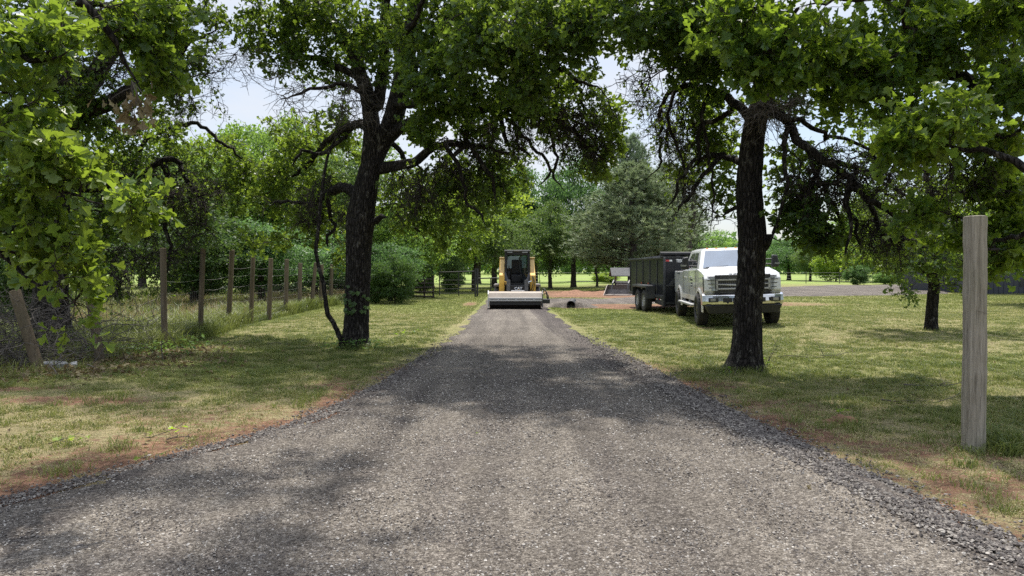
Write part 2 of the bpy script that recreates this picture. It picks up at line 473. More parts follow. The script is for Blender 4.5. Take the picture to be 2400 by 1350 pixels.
def stone_mat():
    m, nt, out = new_mat('loose_stone')
    a = attr(nt, 'rnd').outputs['Fac']
    c = ramp(nt, a, [(0.0, (0.050, 0.042, 0.040)), (0.35, (0.125, 0.111, 0.102)), (0.7, (0.235, 0.214, 0.190)), (1.0, (0.46, 0.43, 0.39))])
    p = N(nt, 'ShaderNodeBsdfPrincipled'); p.inputs['Roughness'].default_value = 0.85; p.inputs['Specular IOR Level'].default_value = 0.3
    nt.links.new(c, p.inputs['Base Color']); nt.links.new(p.outputs[0], out.inputs['Surface'])
    return m
M_stone = stone_mat()

M_white = pbr('white_paint', (0.62, 0.63, 0.63), 0.22, var=0.02, coat=0.5, grime=((0.42, 0.33, 0.26), 0.25), vscale=2)
M_whitelow = pbr('dusty_white_paint', (0.66, 0.62, 0.57), 0.4, var=0.06, grime=((0.36, 0.25, 0.18), 0.5), vscale=2)
M_chrome = pbr('chrome', (0.72, 0.72, 0.72), 0.16, 1.0, var=0.05)
M_black = pbr('black_plastic', (0.018, 0.018, 0.020), 0.55, var=0.3)
M_rubber = pbr('tyre_rubber', (0.024, 0.023, 0.022), 0.85, var=0.35, grime=((0.10, 0.075, 0.06), 0.35))
M_glass = pbr('tinted_glass', (0.02, 0.025, 0.03), 0.05, var=0.05, spec=0.9)
M_wind = pbr('windshield_glass', (0.12, 0.16, 0.22), 0.04, var=0.15, vscale=1.5, spec=1.0, coat=1.0)
M_lamp = pbr('headlamp_lens', (0.26, 0.275, 0.28), 0.12, 0.4, var=0.3, vscale=14, spec=0.8)
M_rim = pbr('dark_alloy', (0.05, 0.05, 0.052), 0.4, 0.6, var=0.3)
M_steel = pbr('steel_rim', (0.38, 0.38, 0.38), 0.5, 0.5, var=0.2)
M_redlamp = pbr('red_reflector', (0.45, 0.02, 0.02), 0.3)
M_amber = pbr('amber_lens', (0.6, 0.25, 0.03), 0.3)
M_trailer = pbr('black_trailer_steel', (0.012, 0.013, 0.017), 0.34, var=0.3, vscale=2, grime=((0.045, 0.047, 0.055), 0.4), spec=0.25)
M_trailer2 = pbr('grey_trailer_steel', (0.032, 0.034, 0.040), 0.42, var=0.3, vscale=2, grime=((0.11, 0.11, 0.11), 0.35))
M_tarp = pbr('black_tarp', (0.02, 0.02, 0.022), 0.7, var=0.3)
M_decal = pbr('white_decal', (0.75, 0.75, 0.75), 0.5, var=0.03)
M_darkdecal = pbr('dark_decal', (0.06, 0.07, 0.09), 0.5, var=0.03)
M_yellow = pbr('machine_yellow', (0.62, 0.37, 0.055), 0.42, var=0.10, grime=((0.30, 0.20, 0.10), 0.5), vscale=4)
M_cream = pbr('pale_machine_yellow', (0.66, 0.46, 0.18), 0.45, var=0.10, grime=((0.45, 0.33, 0.2), 0.5), vscale=4)  # paler yellow for the arm towers and their caps
M_cab = pbr('cab_black', (0.015, 0.015, 0.017), 0.4, var=0.3)
M_cabgrey = pbr('machine_grey', (0.085, 0.088, 0.092), 0.5, var=0.3, grime=((0.2, 0.17, 0.14), 0.4))
M_housing = pbr('dusty_housing_top', (0.30, 0.255, 0.21), 0.7, var=0.12, grime=((0.25, 0.2, 0.15), 0.4), vscale=5)
M_band = pbr('pale_housing_band', (0.46, 0.46, 0.46), 0.5, var=0.06, grime=((0.4, 0.36, 0.32), 0.4), vscale=5)
M_drum = pbr('roller_steel', (0.028, 0.022, 0.020), 0.5, 0.3, var=0.4, vscale=10)
M_track = pbr('track_rubber', (0.16, 0.145, 0.14), 0.9, var=0.3, vscale=10)
M_hose = pbr('hydraulic_hose', (0.02, 0.02, 0.02), 0.5)
M_shingle = pbr('grey_shingle', (0.10, 0.10, 0.10), 0.9, var=0.5, vscale=14)
M_wellwood = pbr('well_wood', (0.20, 0.15, 0.11), 0.9, var=0.4, vscale=10)
M_rock = pbr('field_stone', (0.26, 0.24, 0.22), 0.9, var=0.5, vscale=9, bmp=0.6, bscale=12)
M_bucket = pbr('worn_bucket_steel', (0.15, 0.13, 0.12), 0.55, 0.4, var=0.4, vscale=5)
M_building = pbr('navy_metal_siding', (0.030, 0.034, 0.048), 0.5, var=0.12, vscale=1.2)
M_trim = pbr('white_trim', (0.75, 0.75, 0.73), 0.5, var=0.05)
M_concrete = pbr('grey_block', (0.30, 0.30, 0.30), 0.9, var=0.35, vscale=9, bmp=0.4)
M_pipe = pbr('rusty_pipe_paint', (0.035, 0.034, 0.034), 0.7, var=0.4)
M_culvert = pbr('black_culvert', (0.012, 0.012, 0.013), 0.6, var=0.3)
M_dirt = pbr('red_dirt', (0.22, 0.125, 0.083), 0.95, var=0.4, vscale=9, bmp=0.9, bscale=20, spec=0.1)
# ------------------------------------------------------------------ ground, driveway, pads
L_EDGE = [(2.6, -4.6), (4.0, -3.95), (4.95, -3.52), (6.0, -2.95), (7.3, -2.28), (8.6, -1.98), (10.1, -1.80), (13.0, -1.62), (18.0, -1.50), (26.0, -1.45), (34.0, -1.42), (44.0, -1.40)]
R_EDGE = [(2.6, 3.6), (4.1, 2.95), (5.8, 2.72), (8.2, 2.44), (10.5, 2.28), (12.9, 2.12), (18.0, 1.80), (26.0, 1.55), (34.0, 1.45), (44.0, 1.40)]
def edge_l(y): return np.interp(y, [p[0] for p in L_EDGE], [p[1] for p in L_EDGE])
def edge_r(y): return np.interp(y, [p[0] for p in R_EDGE], [p[1] for p in R_EDGE])

def masks(x, y):
    dl = edge_l(np.clip(y, 2.6, 44)) - x; dr = x - edge_r(np.clip(y, 2.6, 44))
    side = np.maximum(dl, dr)                        # distance outside the driveway
    n = fbm(x * 0.7, y * 0.7, 3); n2 = fbm(x * 0.25, y * 0.25, 9)
    verge = np.exp(-(np.clip(side, 0, 9) / 1.35) ** 1.5)
    near = sst(16, 9, y)
    dirt = verge * near * (0.46 + 0.44 * sst(.42, .60, fbm(x * 1.1, y * 1.1, 13)))
    # bare red patches
    for (cx, cy, rx, ry, s) in ((-3.4, 7.7, 1.5, .8, .52), (-4.6, 5.7, 1.2, .5, .45), (3.7, 5.3, 1.0, .9, .6), (4.1, 6.1, .9, .35, .6), (-2.9, 8.3, .9, .5, .5), (-5.6, 7.2, .7, .4, .5), (5.3, 4.9, 1.0, .5, .5), (-2.5, 9.9, .5, .7, .5), (-5.2, 8.6, 1.3, .35, .85), (-6.4, 9.3, 1.0, .25, .8), (-2.2, 9.0, .7, .9, .55), (-4.6, 6.2, .9, .3, .4),
                                (3.6, 6.4, .8, .5, .62), (3.3, 5.4, .5, .6, .6), (4.3, 4.9, .7, .6, .55), (2.9, 8.2, .5, .6, .5), (5.2, 5.6, 1.2, .25, .5),
                                (9.0, 12.1, .6, .12, .8), (10.6, 12.6, .8, .18, .8), (5.2, 19.6, .5, .25, .8), (4.0, 22.6, .8, .3, .4), (12.0, 18.0, 2.5, .4, .35),
                                (-2.4, 10.8, 0.5, 1.0, .4), (-5.4, 16.6, 1.2, .4, .35), (-3.9, 20.0, 1.6, 1.2, .2)):
        dirt = np.maximum(dirt, s * np.exp(-((x - cx) / rx) ** 2 - ((y - cy) / ry) ** 2))
    # bare red ground round the side driveway
    far = .8 * sst(38.6, 40.5, y + (n - .5) * 2) * sst(56, 50, y + (n - .5) * 3) * sst(1.2, 2.6, x) * sst(15, 11, x + (n - .5) * 3)
    near2 = sst(28.4, 29.8, y + (n - .5)) * sst(33.5, 32, y) * sst(1.2, 2.6, x) * sst(22, 6.0, x)
    dirt = np.maximum(dirt, np.maximum(far, near2 * 0.85))
    dirt = np.maximum(dirt, 0.7 * np.exp(-((x + 1.9) / .5) ** 2 - ((y - 33) / 3.0) ** 2))
    behind = sst(-6.4, -7.4, x)
    dry = 0.42 + 0.5 * (n2 - 0.5) + 0.22 * verge * sst(20, 9, y) + 0.14 * sst(8, 12, x) + 0.22 * sst(11, 6, y)
    dry = dry + 0.30 * np.exp(-((x + 4.2) / 2.6) ** 2 - ((y - 7.3) / 1.9) ** 2) + 0.25 * np.exp(-((x - 4.2) / 1.8) ** 2 - ((y - 5.6) / 1.3) ** 2)
    dry = dry - 0.35 * np.exp(-((x - 3.2) / 1.3) ** 2) * sst(20, 25, y) - 0.25 * sst(24, 30, y)
    dry = dry * (1 - behind * 0.75)
    field = sst(62, 80, y + (n - .5) * 6)
    return np.clip(dirt, 0, 1), np.clip(dry, 0, 1), field

def grid_mesh(name, xs, ys, zf, attrs):
    X, Y = np.meshgrid(xs, ys); nx, ny = len(xs), len(ys)
    V = np.column_stack([X.ravel(), Y.ravel(), zf(X, Y).ravel()])
    i = np.arange(nx - 1)[None, :] + np.arange(ny - 1)[:, None] * nx
    Fc = np.stack([i, i + 1, i + 1 + nx, i + nx], -1).reshape(-1, 4)
    g = Geo(); g.add(V, Fc, 0, None, True); me = g.mesh(name)
    for k, v in attrs(X, Y).items():
        a = me.attributes.new(k, 'FLOAT', 'POINT'); a.data.foreach_set('value', np.asarray(v, np.float32).ravel())
    return me
xs = np.concatenate([-np.geomspace(18, 900, 40)[::-1], np.arange(-17.9, 18, 0.14), np.geomspace(18, 900, 40)])
ys = np.concatenate([[-600, -200, -60, -20, -5], np.arange(0, 34, 0.14), np.geomspace(34, 1500, 120)])
def g_attrs(X, Y):
    a, b, c = masks(X, Y); return {'dirt': a, 'dry': b, 'field': c}
def g_z(X, Y):
    z = hgt(X, Y)
    near = sst(26, 18, Y) * sst(16, 12, np.abs(X))
    side = np.maximum(edge_l(np.clip(Y, 2.6, 44)) - X, X - edge_r(np.clip(Y, 2.6, 44)))
    z = z + near * (fbm(X * 2.2, Y * 2.2, 5) - 0.5) * 0.05 * sst(0.1, 0.9, side)
    return z - 0.0 * X
ground = obj('ground', grid_mesh('ground', xs, ys, g_z, g_attrs), None, M_ground)
tag(ground, kind='structure')

# driveway: a raised mat of crushed stone with a ragged shoulder
def strip_mesh(name, yv, lf, rf, nu, zf, loosef, wob=0.20):
    nv = len(yv); u = np.linspace(0, 1, nu)
    U, Y = np.meshgrid(u, yv)
    l = lf(Y) + (fbm(Y * 1.7, Y * 0 + 3.1, 1) - .5) * wob * 2 + (vnoise(Y * 9, Y * 0, 8) - .5) * wob * .5
    r = rf(Y) + (fbm(Y * 1.7, Y * 0 + 8.1, 2) - .5) * wob * 2 + (vnoise(Y * 9, Y * 0, 18) - .5) * wob * .5
    X = l + (r - l) * U
    e = np.minimum(X - l, r - X)
    Z = hgt(X, Y) + zf(X, Y, e)
    V = np.column_stack([X.ravel(), Y.ravel(), Z.ravel()])
    i = np.arange(nu - 1)[None, :] + np.arange(nv - 1)[:, None] * nu
    Fc = np.stack([i, i + 1, i + 1 + nu, i + nu], -1).reshape(-1, 4)
    g = Geo(); g.add(V, Fc, 0, None, True); me = g.mesh(name)
    a = me.attributes.new('loose', 'FLOAT', 'POINT'); a.data.foreach_set('value', loosef(X, Y, e).astype(np.float32).ravel())
    return me
def road_z(X, Y, e):
    # height over the ground sheet: sinks under it at the very edge
    b = (fbm(X * 3.1, Y * 3.1, 21) - .5) * 0.022 + (vnoise(X * 22, Y * 22, 4) - .5) * 0.009 * sst(16, 6, Y)
    return -0.035 + 0.075 * sst(0.0, 0.30, e) + b * sst(0, .3, e)
RUT = [(5, 2.2), (7, 1.9), (9.5, 1.75), (12.5, 1.35), (16, 1.12), (20, 0.95), (26, 0.75), (34, 0.7)]
def road_loose(X, Y, e):
    rut = np.interp(Y, [p[0] for p in RUT], [p[1] for p in RUT])
    a = 1.15 * np.exp(-e / 0.22) + 0.75 * sst(0.0, 0.10, X - rut) * sst(6, 11, Y)
    a = np.maximum(a, 0.85 * np.exp(-((X - rut) / 0.06) ** 2) * sst(8, 12, Y))
    a = np.maximum(a, sst(0.75, 0.15, e) * 0.8 * sst(9, 5, Y) * (X > 0))
    a = a + 0.9 * (vnoise(X * 2.6 + .3 * np.sin(Y * .5), Y * .16, 33) - .5) + 0.5 * (vnoise(X * 11, Y * .5, 34) - .5)
    return np.clip(a, -.3, 1.2)
yv = np.concatenate([np.arange(2.2, 14, 0.07), np.arange(14, 44, 0.2)])
road = obj('driveway', strip_mesh('driveway', yv, edge_l, edge_r, 90, road_z, road_loose), None, M_road)
tag(road, kind='structure')

# side driveway and gravel pad: one sheet whose near and far edges run across the picture
SX = [1.2, 3, 6, 10, 14.6, 20, 26, 31, 36]
SN = [31.8, 32.0, 32.6, 34.5, 38.8, 40.5, 43.0, 52, 64.0]
SF = [38.5, 38.6, 39.3, 43.0, 50.0, 57.0, 62.5, 66.0, 66.5]
def pad_mesh(name):
    xv = np.linspace(1.3, 36, 180); v = np.linspace(0, 1, 60)
    Xg, Vg = np.meshgrid(xv, v)
    a = np.interp(Xg, SX, SN) + (fbm(Xg * .8, Xg * 0, 1) - .5) * 0.9; b = np.interp(Xg, SX, SF) + (fbm(Xg * .8, Xg * 0 + 5, 2) - .5) * 1.4
    Y = a + (b - a) * Vg; e = np.minimum(Y - a, b - Y)
    Z = hgt(Xg, Y) - 0.03 + 0.085 * sst(0, .6, e)
    V = np.column_stack([Xg.ravel(), Y.ravel(), Z.ravel()])
    nx = len(xv); i = np.arange(nx - 1)[None, :] + np.arange(len(v) - 1)[:, None] * nx
    Fc = np.stack([i, i + 1, i + 1 + nx, i + nx], -1).reshape(-1, 4)
    g = Geo(); g.add(V, Fc, 0, None, True); me = g.mesh(name)
    at = me.attributes.new('loose', 'FLOAT', 'POINT'); at.data.foreach_set('value', np.full(Xg.size, 0.45, np.float32))
    return me
tag(obj('gravel_pad', pad_mesh('gravel_pad'), None, M_road), kind='structure')

# ------------------------------------------------------------------ loose stones
def road_surface(x, y):
    e = np.minimum(x - edge_l(y), edge_r(y) - x)
    return hgt(x, y) - 0.035 + 0.075 * sst(0.0, 0.30, e)
def stones():
    rng = np.random.default_rng(5)
    n = 460000
    y = 2.9 + (rng.random(n) ** 1.7) * 15.0
    u = rng.random(n)
    l = edge_l(y); r = edge_r(y); x = l - 0.30 + (r - l + 0.60) * u
    e = np.minimum(x - l, r - x)
    wide = np.where(x > 0, .75, .30)
    keep = rng.random(n) < np.where(e < wide * .6, 0.9, 0.22)
    keep &= rng.random(n) < np.where(e < -0.05, 0.25 * np.exp(e * 8), 1)
    keep &= np.abs(x / y) < 0.75
    keep &= rng.random(n) < np.clip(0.02 + 0.98 * sst(17, 4.5, y), 0, 1)
    x = x[keep]; y = y[keep]; e = e[keep]; n = len(x)
    edge = sst(1.0, 0.1, e / np.where(x > 0, .95, .42))
    right = (x > 0)
    s = (0.0032 + 0.0055 * rng.random(n) ** 2.2) * (1 + 0.8 * edge * np.where(right, 1.0, 0.7)) * (1 + 0.05 * np.clip(y - 5, 0, 20))
    z = np.maximum(road_surface(x, y), hgt(x, y)) + s * 0.25 + rng.random(n) * 0.018 * edge
    base = np.array([[1, 0, 0], [-1, 0, 0], [0, 1, 0], [0, -1, 0], [0, 0, 1], [0, 0, -1]], float)
    V = base[None] * (0.7 + 0.7 * rng.random((n, 6, 1)))
    V = V + (rng.random((n, 6, 3)) - .5) * 0.5
    V = V * np.stack([np.ones(n) * 1.25, np.ones(n) * 0.95, 0.55 + 0.3 * rng.random(n)], -1)[:, None, :]
    a = rng.random(n) * 2 * PI; ca, sa = np.cos(a), np.sin(a)
    X = V[:, :, 0] * ca[:, None] - V[:, :, 1] * sa[:, None]; Y = V[:, :, 0] * sa[:, None] + V[:, :, 1] * ca[:, None]
    V = np.stack([X, Y, V[:, :, 2]], -1) * s[:, None, None] + np.stack([x, y, z], -1)[:, None, :]
    f = np.array([[0, 2, 4], [2, 1, 4], [1, 3, 4], [3, 0, 4], [2, 0, 5], [1, 2, 5], [3, 1, 5], [0, 3, 5]])
    Fc = (f[None] + np.arange(n)[:, None, None] * 6).reshape(-1, 3)
    rnd = rng.random(n) ** 1.35 * (1 - 0.33 * edge) + 0.08
    g = Geo(); g.add(V.reshape(-1, 3), Fc, 0, np.repeat(rnd, 8))
    o = obj('gravel', g.mesh('gravel'), None, M_stone)
    tag(o, 'loose crushed stone lying on the driveway and along its ragged shoulders', 'gravel', kind='stuff')
stones()

# ------------------------------------------------------------------ grass
def blades(g, x, y, h, w, rng, lean=0.5, rnd=None, mat=0):
    n = len(x); z = hgt(x, y) + 0.0
    a = rng.random(n) * 2 * PI; b = rng.random(n) * 2 * PI
    ux, uy = np.cos(a), np.sin(a); lx, ly = np.cos(b) * lean * h, np.sin(b) * lean * h
    p0 = np.stack([x - ux * w, y - uy * w, z - 0.01], -1); p1 = np.stack([x + ux * w, y + uy * w, z - 0.01], -1)
    m0 = np.stack([x - ux * w * .8 + lx * .35, y - uy * w * .8 + ly * .35, z + h * .55], -1)
    m1 = np.stack([x + ux * w * .8 + lx * .35, y + uy * w * .8 + ly * .35, z + h * .55], -1)
    t = np.stack([x + lx, y + ly, z + h * np.clip(1 - lean * .4, .3, 1)], -1)
    V = np.stack([p0, p1, m1, m0, t], 1).reshape(-1, 3)
    i = np.arange(n)[:, None] * 5
    if rnd is None: rnd = rng.random(n)
    g.add(V, i + np.array([[0, 1, 2, 3]]), mat, rnd)
    g.add(np.zeros((0, 3)), np.zeros((0, 3), int))
    # tip triangles share the same vertices
    g.f.append((i + np.array([[3, 2, 4]]) + (g.n - n * 5), mat, np.asarray(rnd, np.float32), False))

def lawn():
    rng = np.random.default_rng(11); g = Geo()
    n = 1750000
    y = 3.4 + 22 * rng.random(n) ** 1.45
    x = (rng.random(n) * 2 - 1) * (y * 0.74 + 0.3)
    side = np.maximum(edge_l(y) - x, x - edge_r(y))
    dirt, dry, _ = masks(x, y)
    fine = fbm(x * 11, y * 11, 77, 3); finec = vnoise(x * 14, y * 14, 78)
    tuft = fbm(x * 3.1, y * 3.1, 31); tuft2 = fbm(x * 0.9, y * 0.9, 41)
    p = sst(0.02, 0.35, side + (tuft - .5) * .4) * (1 - 0.80 * sst(.25, .62, dirt + (tuft - .5) * .9)) * (0.25 + 0.95 * sst(.35, .62, tuft)) * (.12 + 1.0 * sst(.38, .60, fine))
    keep = (side > 0.0) & (rng.random(n) < p) & (x > -7.2)
    x, y, dirt, dry, tuft, tuft2, side, finec = (q[keep] for q in (x, y, dirt, dry, tuft, tuft2, side, finec)); n = len(x)
    s = 1 + 0.035 * np.clip(y - 5, 0, 30)
    h = (0.026 + 0.05 * rng.random(n) + 0.07 * sst(.55, .75, tuft) * rng.random(n)) * (1 - .45 * dry)
    w = (0.0022 + 0.0016 * rng.random(n)) * s
    green = sst(.5, .7, tuft) * .25
    rnd = np.clip(0.05 + 0.85 * dry * (0.2 + 1.2 * rng.random(n)) + 0.2 * rng.random(n) + .5 * (finec - .5) - green, 0, 1)
    lying = rng.random(n) < dry * .5
    lean = np.where(lying, 2.2, 0.7)
    blades(g, x, y, np.where(lying, h * .6, h), w, rng, lean, rnd)
    # coarser far lawn
    n = 420000; y = 20 + 38 * rng.random(n) ** 1.1; x = (rng.random(n) * 2 - 1) * (y * .74); side = np.maximum(edge_l(np.clip(y, 2.6, 44)) - x, x - edge_r(np.clip(y, 2.6, 44)))
    dirt, dry, _ = masks(x, y); t1 = fbm(x * .9, y * .9, 31); t2 = fbm(x * 4, y * 4, 32)
    sn = np.interp(x, SX, SN) - .3; sf = np.interp(x, SX, SF) + .3; pad = (x > 1.3) & (y > sn) & (y < sf)
    keep = ((side > .02) | (y > 44)) & ~pad & (x > -7.4 - .05 * (y - 20)) & (dirt + (t2 - .5) * .6 < .45) & (rng.random(n) < .25 + .9 * sst(.35, .6, t2)) & (rng.random(n) < sst(19, 26, y))
    x, y, dry, t1, t2 = x[keep], y[keep], dry[keep], t1[keep], t2[keep]; n = len(x)
    blades(g, x, y, (.035 + .05 * rng.random(n)), .005 + .0004 * (y - 20), rng, 1.1, np.clip(.12 + .6 * dry + .25 * rng.random(n) - .4 * (t1 - .5), 0, 1))
    # taller weedy tufts
    c = 800; cx = (rng.random(c) * 2 - 1) * 9; cy = 4.5 + 12 * rng.random(c)
    ok = (np.maximum(edge_l(cy) - cx, cx - edge_r(cy)) > 0.25) & (cx > -7)
    cx, cy = cx[ok], cy[ok]
    k = 46; tx = np.repeat(cx, k) + rng.normal(0, .06, len(cx) * k); ty = np.repeat(cy, k) + rng.normal(0, .06, len(cx) * k)
    hh = np.repeat(0.05 + .08 * rng.random(len(cx)), k) * (.5 + rng.random(len(tx)))
    blades(g, tx, ty, hh, np.full(len(tx), .0032), rng, 0.8, np.clip(np.repeat(rng.random(len(cx)) * .5, k) + rng.random(len(tx)) * .2, 0, 1))
    o = obj('lawn_grass', g.mesh('lawn_grass'), None, M_grass)
    tag(o, 'short mown grass, part green and part straw coloured, on both sides of the driveway', 'grass', kind='stuff')
lawn()

def tall_grass():
    rng = np.random.default_rng(17)
    g = Geo()
    def fence_x(y): return np.interp(y, [9, 11, 14, 17, 20, 25, 30, 37], [-7.3, -6.95, -6.8, -7.1, -7.45, -7.7, -7.6, -6.9])
    n = 90000
    y = 9.5 + 34 * rng.random(n) ** 1.2; off = rng.exponential(1.0, n) * (1 + .25 * (y - 10)); 
    x = fence_x(y) + .25 - off
    edge = rng.random(n) < 0.25
    x = np.where(edge, fence_x(y) + rng.normal(0, .12, n), x)
    keep = (fbm(x * .8, y * .8, 51) + (off < .4) * .25 > 0.42) & (x > -32) & ((y > 12.6) | (rng.random(n) < .12))
    x, y, off = x[keep], y[keep], off[keep]; n = len(x)
    h = (0.18 + .42 * rng.random(n)) * np.clip(.35 + off * .8, .5, 1.1) * np.where(y < 13, .5, 1)
    rnd = np.clip(.02 + .32 * rng.random(n) + .22 * sst(.46, .6, fbm(x * .5, y * .5, 61)), 0, 1)
    blades(g, x, y, h, .004 + .0003 * (y - 9), rng, .55, rnd)
    # uncut grass round the foot of the near post and trunks
    for (cx, cy, r, m, hh) in ((4.32, 6.42, .24, 420, .22), (4.75, 6.3, .5, 420, .17), (5.5, 6.6, .6, 380, .14), (4.22, 6.12, .10, 120, .16), (3.95, 6.25, .12, 60, .09), (3.72, 11.4, .42, 420, .14), (-3.15, 14.5, .45, 560, .16), (10.3, 17.8, .35, 160, .10), (5.1, 7.4, .9, 500, .10)):
        tx = rng.normal(cx, r * .6, m); ty = rng.normal(cy, r * .5, m)
        blades(g, tx, ty, hh * (.35 + rng.random(m)), np.full(m, .0045), rng, .75, rng.random(m) * .35)
    o = obj('tall_grass', g.mesh('tall_grass'), None, M_grass)
    tag(o, 'uncut green grass standing along the wire fence and round posts and trunks', 'tall grass', kind='stuff')
    g = Geo()
    cl = [(-9.9, 19.0, 1.0, 1.0), (-9.2, 21.5, .9, 1.2), (-10.5, 17.5, .8, .6), (-8.9, 27.5, .9, 1.3), (-9.3, 30.0, 1.3, 1.2), (-10.5, 26.0, 1.4, 1.2), (-8.7, 33, 1.0, 1.2), (-10.8, 33, 1.4, 1.4), (-12.5, 23.5, 1.6, 1.5), (-8.5, 36.0, .8, .9), (-13.5, 29, 1.6, 1.6)]
    for (cx, cy, rx, ry) in cl:
        m = 520; tx = rng.normal(cx, rx * .6, m); ty = rng.normal(cy, ry * .6, m)
        ok = tx < fence_x(ty) - .12; tx, ty = tx[ok], ty[ok]
        blades(g, tx, ty, .22 + .55 * rng.random(len(tx)), np.full(len(tx), .006), rng, .4, rng.random(len(tx)))
    o = obj('dry_grass', g.mesh('dry_grass'), None, M_reed)
    tag(o, 'clumps of russet and straw coloured dry grass behind the wire fence', 'dry grass', kind='stuff')
tall_grass()

def litter():
    rng = np.random.default_rng(23); g = Geo()
    cs = [(-6.4, 12.2, .8, .6, 900), (-6.9, 10.7, .9, .4, 800), (-6.2, 13.4, .5, .5, 400), (-7.9, 10.2, .9, .4, 700), (-7.2, 12.6, 1.4, 1.2, 500)]
    for (cx, cy, rx, ry, m) in cs:
        x = rng.normal(cx, rx, m); y = rng.normal(cy, ry, m); z = hgt(x, y) + .012 + rng.random(m) * .03
        C = np.stack([x, y, z], -1); D = nrm(rng.normal(0, 1, (m, 3)) * [1, 1, .35]); Nn = nrm(rng.normal(0, .5, (m, 3)) + [0, 0, 1])
        leaves(g, C, D, Nn, .05 + .05 * rng.random(m), rng, rng.random(m))
    m = 2600; y = 4.2 + 13 * rng.random(m) ** 1.3; x = (rng.random(m) * 2 - 1) * (y * .72)
    side = np.maximum(edge_l(y) - x, x - edge_r(y)); ok = ((side > .03) & (rng.random(m) < .30 + .7 * np.exp(-side / 1.0))) | ((side > -.6) & (rng.random(m) < .10)) | (rng.random(m) < .015)
    x, y = x[ok], y[ok]; m = len(x); z = np.maximum(hgt(x, y) + .02 + rng.random(m) * .02, road_surface(x, y) + .008)
    leaves(g, np.stack([x, y, z], -1), nrm(rng.normal(0, 1, (m, 3)) * [1, 1, .3]), nrm(rng.normal(0, .45, (m, 3)) + [0, 0, 1]), .018 + .035 * rng.random(m) ** 1.5, rng, rng.random(m), curl=.6)
    tw = 420; y = 4.4 + 13 * rng.random(tw) ** 1.2; x = (rng.random(tw) * 2 - 1) * (y * .72); side = np.maximum(edge_l(y) - x, x - edge_r(y)); ok = side > .05; x, y = x[ok], y[ok]
    twiglets(g, np.stack([x, y, hgt(x, y) + .03], -1), rng.normal(0, 1, (len(x), 3)) * [1, 1, .05], rng.uniform(.06, .3, len(x)), rng, .0025, M=5, wig=.2, mat=0)
    o = obj('leaf_litter', g.mesh('leaf_litter'), None, M_deadleaf)
    tag(o, 'brown fallen oak leaves and twig bits along the fence foot and verges', 'leaf litter', kind='stuff')
# ------------------------------------------------------------------ tree builder
# lobed oak leaf, base at the origin, tip at +x, folded along its midrib
_r = np.array([[0.10, .035], [0.30, .16], [0.42, .10], [0.60, .36], [0.74, .42], [0.80, .22], [0.95, .20]])
OAK = np.vstack([[[0, 0, 0], [1.0, 0, 0]], np.column_stack([_r, np.abs(_r[:, 1]) * .35]), np.column_stack([_r[:, 0], -_r[:, 1], _r[:, 1] * .35])])
OAKF = [[0] + list(range(2, 9)) + [1], [1] + list(range(15, 8, -1)) + [0]]
SIMPLE = np.array([[0, 0, 0], [.45, .30, .08], [1, 0, 0], [.45, -.30, .08]], float)
SIMPLEF = [[0, 1, 2, 3]]
def leaves(g, C, D, Nn, S, rng, rnd, tmpl=OAK, tf=OAKF, mat=0, curl=0.5):
    n = len(C)
    if n == 0: return
    D = nrm(D); B = nrm(np.cross(Nn, D)); Nz = np.cross(D, B)
    T = np.repeat(tmpl[None], n, 0).copy()
    c = (rng.random(n) - .35) * curl
    T[:, :, 2] *= rng.uniform(.3, 2.4, n)[:, None]
    T[:, :, 2] += -c[:, None] * T[:, :, 0] ** 2
    T[:, :, 1] *= (.8 + .4 * rng.random(n))[:, None]
    V = (T[:, :, 0:1] * D[:, None] + T[:, :, 1:2] * B[:, None] + T[:, :, 2:3] * Nz[:, None]) * S[:, None, None] + C[:, None]
    k = tmpl.shape[0]; base = g.n
    g.v.append(V.reshape(-1, 3).astype(np.float32)); g.n += n * k
    for f in tf:
        g.f.append((np.array(f)[None] + (np.arange(n) * k)[:, None] + base, mat, np.asarray(rnd, np.float32), False))

